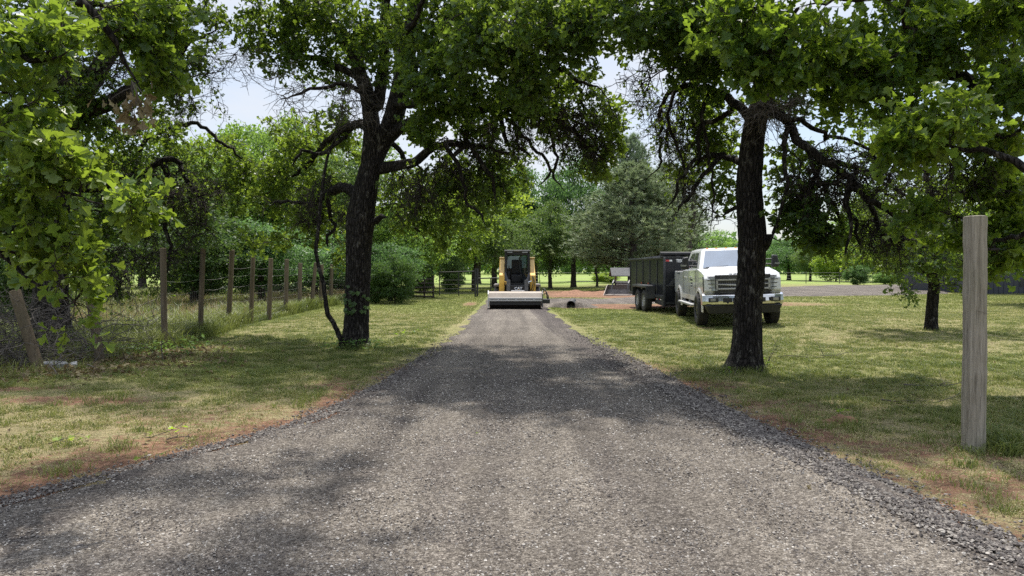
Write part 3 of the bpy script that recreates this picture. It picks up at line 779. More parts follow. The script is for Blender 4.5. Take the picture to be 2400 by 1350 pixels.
class Skel:
    def __init__(s, rng): s.P = []; s.T = []; s.par = []; s.len = []; s.fix = []; s.tub = []; s.paths = []; s.rng = rng
    def limb(s, pts, rad, attach=True, wig=0.03):
        """hand laid trunk or limb; pts (n,3), rad per point"""
        pts = np.asarray(pts, float); tot = np.linalg.norm(np.diff(pts, axis=0), axis=1).sum()
        par = -1
        if s.P and attach:
            A = np.array(s.P); d = np.linalg.norm(A - pts[0], axis=1); par = int(np.argmin(d))
            pts = np.vstack([A[par], pts])
            rad = [min(rad[0] * 1.1, s.fix[par] * .9 if s.fix[par] else rad[0])] + list(rad)
        n = max(5, int(tot / .09))
        q = catmull(np.column_stack([pts, rad]), n)
        w = s.rng.normal(0, 1, (n, 3)); w = np.column_stack([np.convolve(w[:, i], np.ones(5) / 5, 'same') * 3.6 + 4.0 * np.convolve(s.rng.normal(0, 1, n + 16), np.hanning(17) / 8.5, 'valid')[:n] for i in range(3)])
        env = np.minimum(np.arange(n), 12) / 12.0
        q[:, :3] += w * env[:, None] * (wig * np.clip((.055 / np.maximum(q[:, 3:4], .02)) ** 1.4, .04, 1))
        if s.tub:
            k_ = max(2, n // 5); q[-k_:, 3] *= np.linspace(1, .25, k_)
        T = nrm(np.gradient(q[:, :3], axis=0))
        L0 = s.len[par] if par >= 0 else 0; p = par
        for i in range(n):
            if i == 0 and par >= 0: continue
            s.P.append(q[i, :3]); s.T.append(T[i]); s.par.append(p); s.len.append(L0 + tot * i / n); s.fix.append(max(q[i, 3], .004)); p = len(s.P) - 1
        s.tub.append(q)
    def grow(s, A, dead=None, bend=0.35, droop=0.0, wig=0.05, minlen=1.0, kl=0.22):
        """connects every attractor to the nearest part of the skeleton"""
        rng = s.rng; A = np.asarray(A, float); m = len(A)
        cap = 60000; P = np.zeros((cap, 3)); Ln = np.zeros(cap); k = len(s.P)
        P[:k] = s.P; Ln[:k] = s.len
        d0 = np.array([np.min(np.linalg.norm(P[:k] - a, axis=1)) for a in A])
        tips = []
        for j in np.argsort(d0):
            a = A[j]
            lo = 0 if k < 40 else 12
            c = np.linalg.norm(P[lo:k] - a, axis=1) + kl * Ln[lo:k] * .5
            # prefer parents lower on the skeleton so that twigs fan outward
            i = int(np.argmin(c)) + lo
            b = P[i]; v = a - b; Ld = np.linalg.norm(v)
            if Ld < .05: continue
            dr = v / Ld; t0 = s.T[i]
            if np.dot(t0, dr) < -0.2: t0 = dr
            p1 = b + Ld * .38 * nrm(t0 * bend + dr * (1 - bend) + rng.normal(0, .18, 3) + np.array([0, 0, .10]))
            p2 = a - Ld * .35 * nrm(dr + rng.normal(0, .30, 3) + np.array([0, 0, -droop]))
            n = max(3, int(Ld / .13)); t = np.linspace(0, 1, n + 1)[:, None]
            q = (1 - t) ** 3 * b + 3 * (1 - t) ** 2 * t * p1 + 3 * (1 - t) * t * t * p2 + t ** 3 * a
            e = np.sin(PI * np.clip(t, 0, 1)); q += rng.normal(0, 1, q.shape) * wig * .75 * e * min(1, Ld)
            T = nrm(np.gradient(q, axis=0)); idx = [i]; p = i
            for r in range(1, n + 1):
                s.P.append(q[r]); s.T.append(T[r]); s.par.append(p); s.len.append(Ln[i] + Ld * r / n); s.fix.append(0)
                P[k] = q[r]; Ln[k] = s.len[-1]; p = k; idx.append(k); k += 1
            s.paths.append((idx, q)); tips.append((j, idx))
        return tips
    def radii(s, tip=.0050, ex=2.15):
        n = len(s.P); acc = np.zeros(n)
        R = np.array(s.fix, float); has = np.zeros(n)
        ch = np.zeros(n, int)
        for i in range(n):
            if s.par[i] >= 0: ch[s.par[i]] += 1
        for i in range(n - 1, -1, -1):
            if R[i] == 0:
                R[i] = tip if acc[i] == 0 else acc[i] ** (1 / ex)
                R[i] = min(R[i] * 1.012, .09)
            if s.par[i] >= 0: acc[s.par[i]] += R[i] ** ex
        return R
    def build(s, g, R, mat_big=0, mat_small=1, kbig=20, first_k=28):
        rng = s.rng
        for c, q in enumerate(s.tub):
            if c == 0:
                n2 = max(len(q), 60); q = catmull(q, n2)
                h = q[:, 2] - q[0, 2]; fl = 1 + .30 * np.exp(-h / .22) + .35 * np.exp(-h / .07); q[:, 3] *= fl
                tubes(g, q[:, :3], q[:, 3], first_k, mat_big, 0, .045, rng)
            else: tubes(g, q[:, :3], q[:, 3], kbig if q[0, 3] > .05 else 10, mat_big, 0, .05, rng)
        groups = {}
        for idx, q in s.paths:
            r = R[idx].copy(); r[0] = min(r[0], r[1] * 1.3)
            groups.setdefault((len(idx), 6 if r[1] > .012 else 4), []).append((q, r))
        for (M, k), L_ in groups.items():
            tubes(g, np.array([a for a, _ in L_]), np.array([b for _, b in L_]), k, mat_small, 0)

def twiglets(g, S, D, Ln, rng, r0=.003, M=5, wig=.35, grav=0.0, mat=1, k=3):
    n = len(S); P = np.zeros((n, M, 3)); P[:, 0] = S; d = nrm(D)
    st = (Ln / (M - 1))[:, None]
    for i in range(1, M):
        d = nrm(d + rng.normal(0, wig, (n, 3)) + np.array([0, 0, -grav])); P[:, i] = P[:, i - 1] + d * st
    R = np.linspace(1, .4, M)[None] * (np.full(n, r0) if np.isscalar(r0) else r0)[:, None]
    tubes(g, P, R, k, mat, 0)
    return P

def leafy_twigs(gw, gl, P0, D0, rng, per=8, ln=(.15, .4), size=.09, r0=.0042, leafmat=0, hue=(0.1, .8), up=.55, tmpl=OAK, tf=OAKF, grav=.10):
    n = len(P0)
    if n == 0: return
    P = twiglets(gw, P0, D0, rng.uniform(ln[0], ln[1], n), rng, r0, grav=grav * .6)
    t = rng.uniform(.25, 1.0, (n, per)) ** .7; t[:, 0] = 1.0
    f = t * (P.shape[1] - 1); i = np.clip(f.astype(int), 0, P.shape[1] - 2); fr = (f - i)[..., None]
    ar = np.arange(n)[:, None]
    C = P[ar, i] * (1 - fr) + P[ar, i + 1] * fr; T = nrm(P[ar, i + 1] - P[ar, i])
    D = nrm(T * .55 + rng.normal(0, .6, C.shape) + np.array([0, 0, -grav]))
    Nn = nrm(rng.normal(0, .55, C.shape) + np.array([0, 0, up]))
    C = C.reshape(-1, 3); D = D.reshape(-1, 3); Nn = Nn.reshape(-1, 3)
    S = size * rng.uniform(.40, 1.25, len(C))
    hv = np.repeat(rng.uniform(hue[0], hue[1], n), per) + rng.normal(0, .12, n * per)
    leaves(gl, C, D, Nn, S, rng, np.clip(hv, 0, 1), tmpl, tf, leafmat)

def cloud_pts(c, r, n, rng, shell=.55):
    """points inside an ellipsoid, more of them towards its surface"""
    d = nrm(rng.normal(0, 1, (n, 3))); rad = rng.random(n) ** (shell / 1.6)
    return np.asarray(c) + d * rad[:, None] * np.asarray(r)
def pxcloud(px, py, rx, ry, d, rd=None):
    """ellipsoid from its place and half size in the photograph, at distance d"""
    s = d / F; return W(px, py, d), np.array([rx * s, rd if rd is not None else (rx + ry) * .5 * s, ry * s])

class Oak:
    def __init__(s, name, seed, label, cat='oak tree', group=None):
        s.rng = np.random.default_rng(seed); s.sk = Skel(s.rng); s.clouds = []; s.name = name
        s.label, s.cat, s.group = label, cat, group
    def limb(s, pix, attach=True, wig=.03):
        """pix: (px, py, width_px, depth)"""
        s.sk.limb([W(a, b, d) for a, b, w, d in pix], [w * d / F / 2 for a, b, w, d in pix], attach, wig)
    def cloud(s, px, py, rx, ry, d, n, rd=None, per=7, tw=9, size=.09, hue=(.1, .75), ln=(.15, .40), dead=False, droop=0.0, wig=.05):
        s.clouds.append(dict(e=pxcloud(px, py, rx, ry, d, rd), n=n, per=per, tw=tw, size=size, hue=hue, ln=ln, dead=dead, droop=droop, wig=wig))
    def wcloud(s, c, r, n, **k):
        dct = dict(e=(np.array(c, float), np.array(r, float)), n=n, per=7, tw=11, size=.10, hue=(.1, .75), ln=(.2, .5), dead=False, droop=0.0, wig=.05); dct.update(k)
        s.clouds.append(dct)
    def build(s, base, leafm=None, color=(1, 1, 1), barkm=None):
        rng = s.rng; A = []; own = []
        for ci, c in enumerate(s.clouds):
            p = cloud_pts(*c['e'], c['n'], rng); A.append(p); own += [ci] * len(p)
        A = np.vstack(A); A[:, 2] = np.maximum(A[:, 2], 0.25)
        own = np.array(own)
        dr = np.mean([c['droop'] for c in s.clouds])
        tips = s.sk.grow(A, droop=.25)
        R = s.sk.radii()
        gw = Geo(); gl = Geo(); s.sk.build(gw, R)
        P = np.array(s.sk.P); T = np.array(s.sk.T)
        per_cloud = {}
        for j, idx in tips:
            per_cloud.setdefault(own[j], []).append(idx)
        for ci, L_ in per_cloud.items():
            c = s.clouds[ci]; st = []; dd = []
            for idx in L_:
                m = c['tw'] if not c['dead'] else c['tw']
                h = idx[len(idx) // 3:] if len(idx) > 3 else idx
                pick = rng.integers(0, len(h), m); pick[:2] = len(h) - 1
                for q in pick:
                    st.append(P[h[q]]); dd.append(T[h[q]])
            st = np.array(st); dd = np.array(dd)
            if c['dead']:
                D = nrm(dd * .5 + rng.normal(0, .75, dd.shape) + np.array([0, 0, -c['droop']]))
                Q = twiglets(gw, st, D, rng.uniform(c['ln'][0], c['ln'][1], len(st)), rng, .0068, M=7, wig=.42, grav=c['droop'] * .25, mat=2 if c['dead'] == 2 else 1, k=4)
                sub = Q[:, 2:6].reshape(-1, 3); sd_ = nrm(rng.normal(0, 1, sub.shape) + np.array([0, 0, -c['droop'] * .6]))
                pk = rng.random(len(sub)) < (.22 if c['dead'] == 1 else .0)
                leafy_twigs(gw, gl, sub[pk], sd_[pk], rng, 4, (.1, .2), .07, hue=(.2, .8))
                twiglets(gw, sub, sd_, rng.uniform(.06, .22, len(sub)), rng, .0038, M=4, wig=.4, mat=2 if c['dead'] == 2 else 1)
            else:
                D = nrm(dd * .6 + rng.normal(0, .7, dd.shape) + np.array([0, 0, .05]))
                leafy_twigs(gw, gl, st, D, rng, c['per'], c['ln'], c['size'], hue=c['hue'])
        root = empty(s.name, base); tag(root, s.label, s.cat, s.group)
        off = -np.array(base)
        for G in (gw, gl):
            G.v = [v + off.astype(np.float32) for v in G.v]
        t = obj('trunk', gw.mesh('trunk'), root, [barkm or M_bark, M_twig, M_deadtwig])
        c = obj('crown', gl.mesh('crown'), root, leafm or M_oakleaf); c.color = (*color, 1)
        s.root = root
        print(s.name, 'leaf verts', gl.n, 'wood verts', gw.n)
        return root
litter()
# ------------------------------------------------------------------ posts, fence, gate, walls
def round_post(name, parent, p0, p1, r, mat, rng, k=22, rings=26, cap=True, loc=None):
    """weathered round timber; p0 foot, p1 top, both relative to the parent"""
    g = Geo(); p0 = np.array(p0, float); p1 = np.array(p1, float)
    t = np.linspace(0, 1, rings)[:, None]; P = p0 * (1 - t) + p1 * t
    P = P + np.cumsum(rng.normal(0, .0012, P.shape), 0) * [1, 1, 0]
    R = r * (1.03 - .05 * t[:, 0]) * (1 + .010 * np.convolve(rng.normal(0, 1, rings + 6), np.ones(7) / 3, 'valid'))
    tubes(g, P, R, k, 0, 0, .006, rng)
    top = g.v[-1][-k:]; c = top.mean(0); rim = np.vstack([top, (top - c) * .86 + c + [0, 0, .006], [c + [0, 0, .008]]])
    j = np.arange(k); j2 = (j + 1) % k
    g.add(rim, np.stack([j, j2, j2 + k, j + k], -1)); 
    g.f.append((np.stack([j + k, j2 + k, np.full(k, 2 * k)], -1) + g.n - (2 * k + 1), 0, np.zeros(k, np.float32), False))
    o = build(name, g, parent, mat)
    return o
rng = np.random.default_rng(61)
b = W(2279, 1062, 6.3) * [1, 1, 0]; t = W(2291, 508, 6.3)
r = empty('wooden_post', tuple(b)); tag(r, 'thick round weathered grey wooden post standing alone in the grass at right', 'post')
po = round_post('post', r, (0, 0, -.05), tuple(t - b), 0.091, M_post, rng, 40, 60)
# staple marks and old wire scars
g = Geo()
for z in (.62, 1.24): 
    a0 = rng.uniform(3.6, 4.4); aa = np.linspace(a0, a0 + 1.6, 12); c = (t - b) * (z / t[2]); P = np.column_stack([c[0] + .0925 * np.cos(aa), c[1] + .0925 * np.sin(aa), np.full(12, z) + np.linspace(0, rng.normal(0, .03), 12)])
    tubes(g, P, np.full(12, .0013), 4)
build('wire_scar', g, r, M_post2)

FP = [(35, 682, 95, 882, 10.9, 25), (206, 640, 236, 858, 11.9, 21), (381, 582, 386, 826, 13.9, 14), (476, 582, 469, 797, 16.3, 12), (544, 586, 535, 771, 18.8, 11.5), (593, 600, 588, 765, 20.2, 10.5), (635, 606, 630, 757, 21.8, 10.5),
      (673, 608, 669, 740, 24.6, 10), (704, 617, 702, 732, 26.5, 9.5), (740, 616, 729, 728, 27.6, 8.5), (754, 620, 752, 726, 28.4, 9), (778, 620, 775, 720, 30.2, 8), (873, 647, 869, 706, 35.6, 6.5), (882, 645, 877, 704, 36.6, 6.5)]
def wire_fence():
    rng = np.random.default_rng(62); b0 = W(386, 826, 13.9) * [1, 1, 0]
    r = empty('wire_fence', tuple(b0)); tag(r, 'woven wire fence on weathered round posts along the left of the lawn', 'wire fence')
    feet = []; tops = []
    for i, (tx, ty, bx, by, dd, w) in enumerate(FP):
        foot = W(bx, by, dd); foot[2] = hgt(foot[0], foot[1]) - .05; top = W(tx, ty, dd)
        o = round_post('post', r, tuple(foot - b0), tuple(top - b0), w * dd / F / 2, M_post2, rng, 14, 14)
        if i == 0: tag(o, 'strongly leaning split post at the near end of the fence')
        if i == 1: tag(o, 'slightly leaning grey post')
        if i == 9: tag(o, 'post leaning to the right')
        feet.append(foot); tops.append(top)
    g = Geo(); order = [0, 1, 2, 3, 4, 5, 6, 7, 8, 10, 11, 12]
    for a, c in zip(order[:-1], order[1:]):
        A0, A1 = feet[a], feet[c]; Ld = np.linalg.norm(A1 - A0)
        sag = .05 if a > 1 else .18
        n = max(4, int(Ld / .15)); t = np.linspace(0, 1, n + 1)
        for z in (.08, .20, .34, .50, .68, .88, 1.10):
            zz = z * (.75 if a == 0 else 1)
            P = A0[None] * (1 - t[:, None]) + A1[None] * t[:, None]; P[:, 2] = hgt(P[:, 0], P[:, 1]) + zz - sag * np.sin(PI * t) * z + rng.normal(0, .006, n + 1)
            P[:, 0] += .02; tubes(g, P - b0, np.full(n + 1, .0024), 4, 0)
        S = []
        for q in t:
            f = A0 * (1 - q) + A1 * q; h = hgt(f[0], f[1]); hh = 1.10 * (.75 if a == 0 else 1) - sag * math.sin(PI * q)
            S.append([[f[0] + .02, f[1], h + .06], [f[0] + .02 + rng.normal(0, .01), f[1], h + hh * .5], [f[0] + .02, f[1], h + hh]])
        S = np.array(S) - b0; tubes(g, S, np.full(S.shape[:2], .0020), 3, 0)
    build('wire_mesh', g, r, M_wire)
    g = Geo()
    for a, c in zip(order[:-1], order[1:]):
        if a < 2: continue
        t = np.linspace(0, 1, 8)[:, None]
        for z in (1.38,) if a < 4 else (1.42, 1.62):
            P = (feet[a] + [0, 0, z]) * (1 - t) + (feet[c] + [0, 0, z]) * t; P[:, 2] -= .04 * np.sin(PI * t[:, 0])
            tubes(g, P - b0, np.full(8, .0022), 4, 0)
    build('top_wire', g, r, M_wire)
wire_fence()

def brush_pile():
    rng = np.random.default_rng(63); g = Geo()
    b = np.array([-8.0, 11.6, 0.0]); n = 460
    S = np.stack([rng.normal(-.1, .75, n), rng.normal(.1, .55, n), np.abs(rng.normal(.35, .35, n))], -1)
    D = nrm(rng.normal(0, 1, (n, 3)) * [1, .8, .65]); Q = twiglets(g, S, D, rng.uniform(.5, 1.5, n), rng, rng.uniform(.003, .011, n), M=8, wig=.28, mat=0, k=4)
    Q[:, :, 2] = np.maximum(Q[:, :, 2], .01)
    sub = Q[:, 2:7].reshape(-1, 3); twiglets(g, sub, rng.normal(0, 1, sub.shape), rng.uniform(.15, .4, len(sub)), rng, .0026, M=4, wig=.3, mat=0)
    r = empty('brush_pile', tuple(b)); tag(r, 'tangled pile of bare grey brushwood behind the two leaning posts', 'brush pile')
    build('branches', g, r, M_deadtwig)
brush_pile()

def slab_debris():
    rng = np.random.default_rng(64)
    for (px, py, dd, w, hgt_, rz, nm, lab) in ((128, 872, 11.05, .42, .10, .15, 'concrete_slab', 'pale broken slab lying between the feet of the two leaning posts'), (172, 874, 11.1, .20, .07, -.6, 'concrete_slab', 'small tilted pale slab right of the larger broken slab')):
        p = W(px, py, dd); g = Geo(); n = 9; a = np.sort(rng.uniform(0, 2 * PI, n)); ra = rng.uniform(.75, 1.1, n)
        prof = np.column_stack([np.cos(a) * ra * w / 2, np.sin(a) * ra * w * .32]); bot = np.column_stack([prof, np.zeros(n)]); top = np.column_stack([prof * .95, hgt_ + rng.normal(0, .01, n)])
        j = np.arange(n); j2 = (j + 1) % n; g.add(np.vstack([bot, top]), np.stack([j, j2, j2 + n, j + n], -1)); g.add(top, [list(range(n))]); g.add(bot, [list(range(n))[::-1]])
        o = build(nm, g, None, M_concrete, .008, 1); o.location = (p[0], dd, float(hgt(p[0], dd)) + .005); o.rotation_euler = (.12, .06, rz)
        tag(o, lab, 'slab')
slab_debris()

def culvert():
    p = W(1338, 722, 29.6); g = Geo(); k = 28; a = np.arange(k) * 2 * PI / k; ro, ri = .165, .14
    ys = np.linspace(0, 2.2, 34); P = []
    for i, y in enumerate(ys):
        rr_ = ro + (.012 if i % 2 else 0); P.append(np.column_stack([rr_ * np.cos(a), np.full(k, y), rr_ * np.sin(a)]))
    P.append(np.column_stack([ri * np.cos(a), np.full(k, 2.15), ri * np.sin(a)])); P.append(np.column_stack([ri * np.cos(a), np.full(k, 0.0), ri * np.sin(a)]))
    V = np.vstack(P); m = len(P); j = np.arange(k); j2 = (j + 1) % k; Fc = []
    for i in range(m - 1): Fc.append(np.stack([j + i * k, j2 + i * k, j2 + (i + 1) * k, j + (i + 1) * k], -1))
    Fc.append(np.stack([j + (m - 1) * k, j2 + (m - 1) * k, j2, j], -1)); g.add(V, np.vstack(Fc), 0, None, True)
    o = build('culvert_pipe', g, None, M_culvert); o.location = (p[0], 29.6, .13); o.rotation_euler = (0, 0, -.12)
    tag(o, 'round black culvert pipe end poking from under the side driveway', 'culvert pipe')
    # soil heaped over the pipe
    g = Geo(); n = 26; X, Y = np.meshgrid(np.linspace(-1.6, 1.9, n), np.linspace(.06, 2.8, n)); Z = .25 * np.exp(-(np.abs(X) / .9) ** 3) * sst(0, .25, Y - .06 + .02 * np.sin(X * 9)) * sst(2.8, 1.5, Y) - .03 + (fbm(X * 3, Y * 3, 4) - .5) * .08
    i = np.arange(n - 1)[None, :] + np.arange(n - 1)[:, None] * n
    g.add(np.column_stack([X.ravel(), Y.ravel(), Z.ravel()]), np.stack([i, i + 1, i + 1 + n, i + n], -1).reshape(-1, 4), 0, None, True)
    o = build('gravel_mound', g, None, M_road); o.location = (p[0], 29.6, .0)
    tag(o, 'low berm of crushed stone heaped over the black culvert pipe', 'gravel mound')
culvert()

def earth_ridge():
    g = Geo(); n = 40; X, Y = np.meshgrid(np.linspace(-3.2, 3.2, n), np.linspace(-1.6, 1.6, n))
    Z = (.30 * np.exp(-(X / 1.6) ** 2 - (Y / .7) ** 2) + .22 * np.exp(-((X - 1.4) / 1.0) ** 2 - (Y / .6) ** 2) + .2 * np.exp(-((X + 1.6) / .8) ** 2 - (Y / .6) ** 2)) * (.6 + .8 * fbm(X * 2, Y * 2, 3)) - .04
    i = np.arange(n - 1)[None, :] + np.arange(n - 1)[:, None] * n
    g.add(np.column_stack([X.ravel(), Y.ravel(), Z.ravel()]), np.stack([i, i + 1, i + 1 + n, i + n], -1).reshape(-1, 4), 0, None, True)
    p = W(1390, 690, 45); o = build('dirt_mound', g, None, M_dirt); o.location = (p[0], 45, 0); o.scale = (1, 1, .8)
    tag(o, 'long low ridge of bare red earth beyond the side driveway', 'dirt mound')
    g = Geo(); n = 26; X, Y = np.meshgrid(np.linspace(-.34, .34, n), np.linspace(-.22, .22, n)); Z = .075 * np.exp(-(X / .15) ** 2 - (Y / .10) ** 2) * (.1 + 1.8 * fbm(X * 26, Y * 26, 9)) + .015 * (vnoise(X * 60, Y * 60, 3) - .5) - .014
    i = np.arange(n - 1)[None, :] + np.arange(n - 1)[:, None] * n
    g.add(np.column_stack([X.ravel(), Y.ravel(), Z.ravel()]), np.stack([i, i + 1, i + 1 + n, i + n], -1).reshape(-1, 4), 0, None, True)
    p = W(1975, 1000, 7.55); o = build('dirt_mound', g, None, M_dirt); o.location = (p[0], 7.55, float(hgt(p[0], 7.55)) + .0)
    tag(o, 'small clod of dug up turf and soil right of the driveway', 'dirt mound')
earth_ridge()

# pipe gate and pipe rails beyond the lawn
def pipe_gate():
    dd = 41.5; b = W(1030, 660, dd) * [1, 1, 0]; r = empty('pipe_gate', tuple(b)); tag(r, 'dark metal pipe gate standing under the trees at the end of the lawn', 'gate')
    def P(px, z): w = W(px, 650, dd); return (w[0] - b[0], 0, z)
    g = Geo()
    for px in (1030, 1075): cyl(g, P(px, 0.05), P(px, 1.42), .03, 8)
    for z in (.2, .45, .7, .95): cyl(g, P(1030, z), P(1112, z), .016, 6)
    cyl(g, P(1030, 1.40), P(1112, 1.46), .028, 8)
    build('gate_frame', g, r, M_pipe)
    for px in (1114, 1119):
        g = Geo(); cyl(g, P(px, -.05), P(px, 1.62), .055, 10); build('gate_post', g, r, M_pipe)
    g = Geo(); cyl(g, P(1119, 1.05), P(1172, 1.08), .035, 8); cyl(g, P(1150, 0), P(1150, 1.07), .03, 8); build('rail', g, r, M_pipe)
pipe_gate()
def stacked_rails():
    dd = 39.0; p = W(990, 660, dd); g = Geo(); rng = np.random.default_rng(8)
    for z in (.15, .36, .58, .82, 1.05): cyl(g, (-.55, rng.normal(0, .03), z), (.62, rng.normal(0, .03), z + rng.normal(0, .03)), .045, 7)
    for x in (-.5, .1, .58): cyl(g, (x, .05, -.02), (x, .05, 1.25), .05, 7)
    o = build('rail_panel', g, None, M_farbark); o.location = (p[0], dd, 0); tag(o, 'dark rail panel half hidden beside the round bush at the lawn end', 'rail panel')
stacked_rails()
def field_fence():
    b = np.array([10.0, 74.0, 0]); r = empty('field_fence', tuple(b)); tag(r, 'thin wire fence on slim steel posts along the bright field', 'wire fence')
    xs_ = np.arange(-4, 46, 3.4); P = []
    for x in xs_:
        g = Geo(); cyl(g, (x - 10, 0, 0), (x - 10, 0, 1.35), .035, 6); build('post', g, r, M_pipe)
    g = Geo()
    for z in (.3, .6, .9, 1.2): cyl(g, (xs_[0] - 10, .0, z), (xs_[-1] - 10, 0, z), .008, 4)
    build('wire', g, r, M_wire)
field_fence()

def building():
    # dark metal building at the right edge: lower wall, pale trim, shaded porch and roof edge
    b = np.array([29.0, 43.2, 0.0]); r = empty('metal_building', tuple(b)); tag(r, 'dark navy metal building behind the round wooden post at the right edge', 'building')
    g = Geo(); L_ = 16.0
    box(g, -1.0, L_, 0, 9, -.1, 1.42)
    for x in np.arange(-.9, L_, .30): box(g, x, x + .045, -.022, .0, 0, 1.40)
    build('lower_wall', g, r, M_building)
    g = Geo(); box(g, -1.03, L_ + .03, -.05, .25, 1.42, 1.50); build('trim', g, r, M_trim)
    g = Geo(); box(g, 1.6, L_, 2.2, 9, 1.5, 4.0); 
    for x in (-.9, 3.0, 7.0, 11.0, 15.5): box(g, x, x + .16, .05, .21, 1.5, 3.95)
    build('upper_wall', g, r, M_building)
    for x in (2.6, 5.6, 8.6): 
        g = Geo(); box(g, x, x + 1.4, 2.17, 2.198, 1.9, 3.1); build('window', g, r, M_glass)
    g = Geo(); prof = [(-.5, 4.0), (9.4, 4.0), (9.4, 4.16), (4.4, 4.95), (-.5, 4.16)]; prism(g, prof, -1.5, L_ + .5); build('roof', g, r, M_building)
    g = Geo(); box(g, 1.25, 1.42, -.05, -.024, .55, .95); build('vent', g, r, M_black)
building()
def low_wall():
    # long low dark wall running away to the left of the building
    A0 = np.array([27.0, 42.6]); A1 = np.array([35.2, 63.0]); b = np.array([A0[0], A0[1], 0.0])
    r = empty('low_wall', tuple(b)); tag(r, 'long low dark wall running back along the gravel pad, left of the building', 'wall')
    v = A1 - A0; Ld = np.linalg.norm(v); u = v / Ld; n_ = np.array([-u[1], u[0]]); g = Geo(); gt = Geo(); m = 9
    for i in range(m):
        s0 = Ld * i / m; s1 = Ld * (i + 1) / m - .03; h = .88
        q = [(*(u * s0), -.1), (*(u * s1), -.1), (*(u * s1 + n_ * .2), -.1), (*(u * s0 + n_ * .2), -.1)]
        hexa(g, q + [(x, y, h) for x, y, z in q])
    build('wall_panel', g, r, M_building)
    q = [(*(-n_ * .04), .885), (*(u * Ld - n_ * .04), .885), (*(u * Ld + n_ * .25), .885), (*(n_ * .25), .885)]; hexa(gt, q + [(x, y, .94) for x, y, z in q]); build('coping', gt, r, M_cabgrey)
low_wall()

def wishing_well():
    dd = 46.3; p = W(1460, 680, dd); r = empty('wishing_well', (p[0], dd, 0)); r.scale = (.86, .86, .96); tag(r, 'small garden well with a grey shingled gable roof left of the dump trailer', 'wishing well')
    g = Geo(); cyl(g, (0, 0, -.05), (0, 0, .75), .62, 20); cyl(g, (0, 0, .75), (0, 0, .85), .68, 20); build('stone_ring', g, r, M_rock, .02, 1)
    for x in (-.55, .55):
        g = Geo(); box(g, x - .06, x + .06, -.06, .06, .8, 1.62); build('roof_post', g, r, M_wellwood, .008, 1)
    g = Geo(); W_, hh = .95, .42
    prism(g, [(-.78, 1.22), (0, 1.74), (.78, 1.22), (.78, 1.16), (0, 1.66), (-.78, 1.16)], -W_, W_); build('roof', g, r, M_shingle)
    g = Geo(); prism(g, [(-.60, 1.28), (0, 1.655), (.60, 1.28)], -.62, -.58); prism(g, [(-.60, 1.28), (0, 1.655), (.60, 1.28)], .58, .62); build('gable', g, r, M_wellwood)
wishing_well()

def bucket():
    dd = 43.5; p = W(1457, 688, dd); r = empty('loader_bucket', (p[0], dd, .02), -.35); tag(r, 'worn steel loader bucket with dark grapple on red dirt left of the trailer', 'bucket')
    g = Geo(); n = 9; a = np.linspace(-.35, 1.75, n); prof = [(-.75, 0.0)] + [(.30 + .38 * math.sin(t) - .10, .40 - .38 * math.cos(t)) for t in a] ; prof = [(-.78, .0), (.15, .0), (.38, .12), (.48, .34), (.44, .62), (.38, .62), (.42, .34), (.33, .17), (.14, .05), (-.78, .03)]
    prism(g, prof, -.93, .93); build('shell', g, r, M_bucket, .006, 1)
    for x in (-.95, .93):
        g = Geo(); prism(g, [(-.78, 0), (.15, 0), (.40, .12), (.50, .34), (.44, .64), (.1, .52)], x, x + .025); build('side_plate', g, r, M_bucket)
    g = Geo()
    for x in (-.5, .45):
        prism(g, [(.45, .60), (.30, .86), (-.05, .92), (-.42, .74), (-.62, .40), (-.54, .38), (-.34, .66), (-.02, .80), (.22, .74), (.38, .58)], x, x + .07)
    cyl(g, (-.6, .30, .74), (.62, .30, .74), .05, 10); build('grapple_arm', g, r, M_black)
    g = Geo(); tubes(g, catmull([[.7, .4, .55], [.85, .2, .8], [.95, -.1, .62], [.97, -.2, .3]], 14), np.full(14, .022), 6); build('hose', g, r, M_hose)
bucket()

# fallen twigs and leaf sprays on the ground
def fallen(name, px, py, dd, L_, rz, lab, cat, leafn=0, bright=.8, seed=0, r0=.007, lmat=None, nb=4, size=.07):
    rng = np.random.default_rng(seed); p = W(px, py, dd); r = empty(name, (p[0], dd, float(hgt(p[0], dd)) + .01), rz); tag(r, lab, cat)
    g = Geo(); S = np.array([[-L_ / 2, 0, .02]]); Q = twiglets(g, S, np.array([[1, 0, .12]]), np.array([L_]), rng, r0, M=10, wig=.12, mat=0, k=5)
    Q[:, :, 2] = np.abs(Q[:, :, 2])
    sub = Q[0, 2:9]; sub = sub[rng.integers(0, 7, nb)]; Q2 = twiglets(g, sub, rng.normal(0, 1, (nb, 3)) * [1, 1, .5] + [.8, 0, .3], rng.uniform(.2, .45, nb) * L_, rng, r0 * .5, M=6, wig=.2, mat=0, k=4)
    build('twig', g, r, M_deadtwig)
    if leafn:
        gl = Geo(); pool = np.vstack([Q2.reshape(-1, 3), Q[0, 4:]]); C = pool[rng.integers(0, len(pool), leafn)] + rng.normal(0, .02, (leafn, 3)); C[:, 2] = np.abs(C[:, 2]) * .6 + .01
        leaves(gl, C, rng.normal(0, 1, (leafn, 3)) * [1, 1, .25], rng.normal(0, .35, (leafn, 3)) + [0, 0, 1], rng.uniform(.7, 1.2, leafn) * size, rng, np.clip(rng.normal(bright, .1, leafn), 0, 1), curl=.5)
        o = obj('leaves', gl.mesh('leaves'), r, lmat or M_oakleaf); o.color = (1.6, 1.6, 1.3, 1)
fallen('fallen_twig', 150, 1046, 6.45, .26, .1, 'fresh green oak leaves on a fallen twig at the far left verge', 'twig', 9, 1.0, 1, .004)
fallen('fallen_twig', 385, 1034, 6.7, .34, -.05, 'fallen twig with a few pale leaves on the left verge, middle of the three', 'twig', 7, .95, 2, .004)
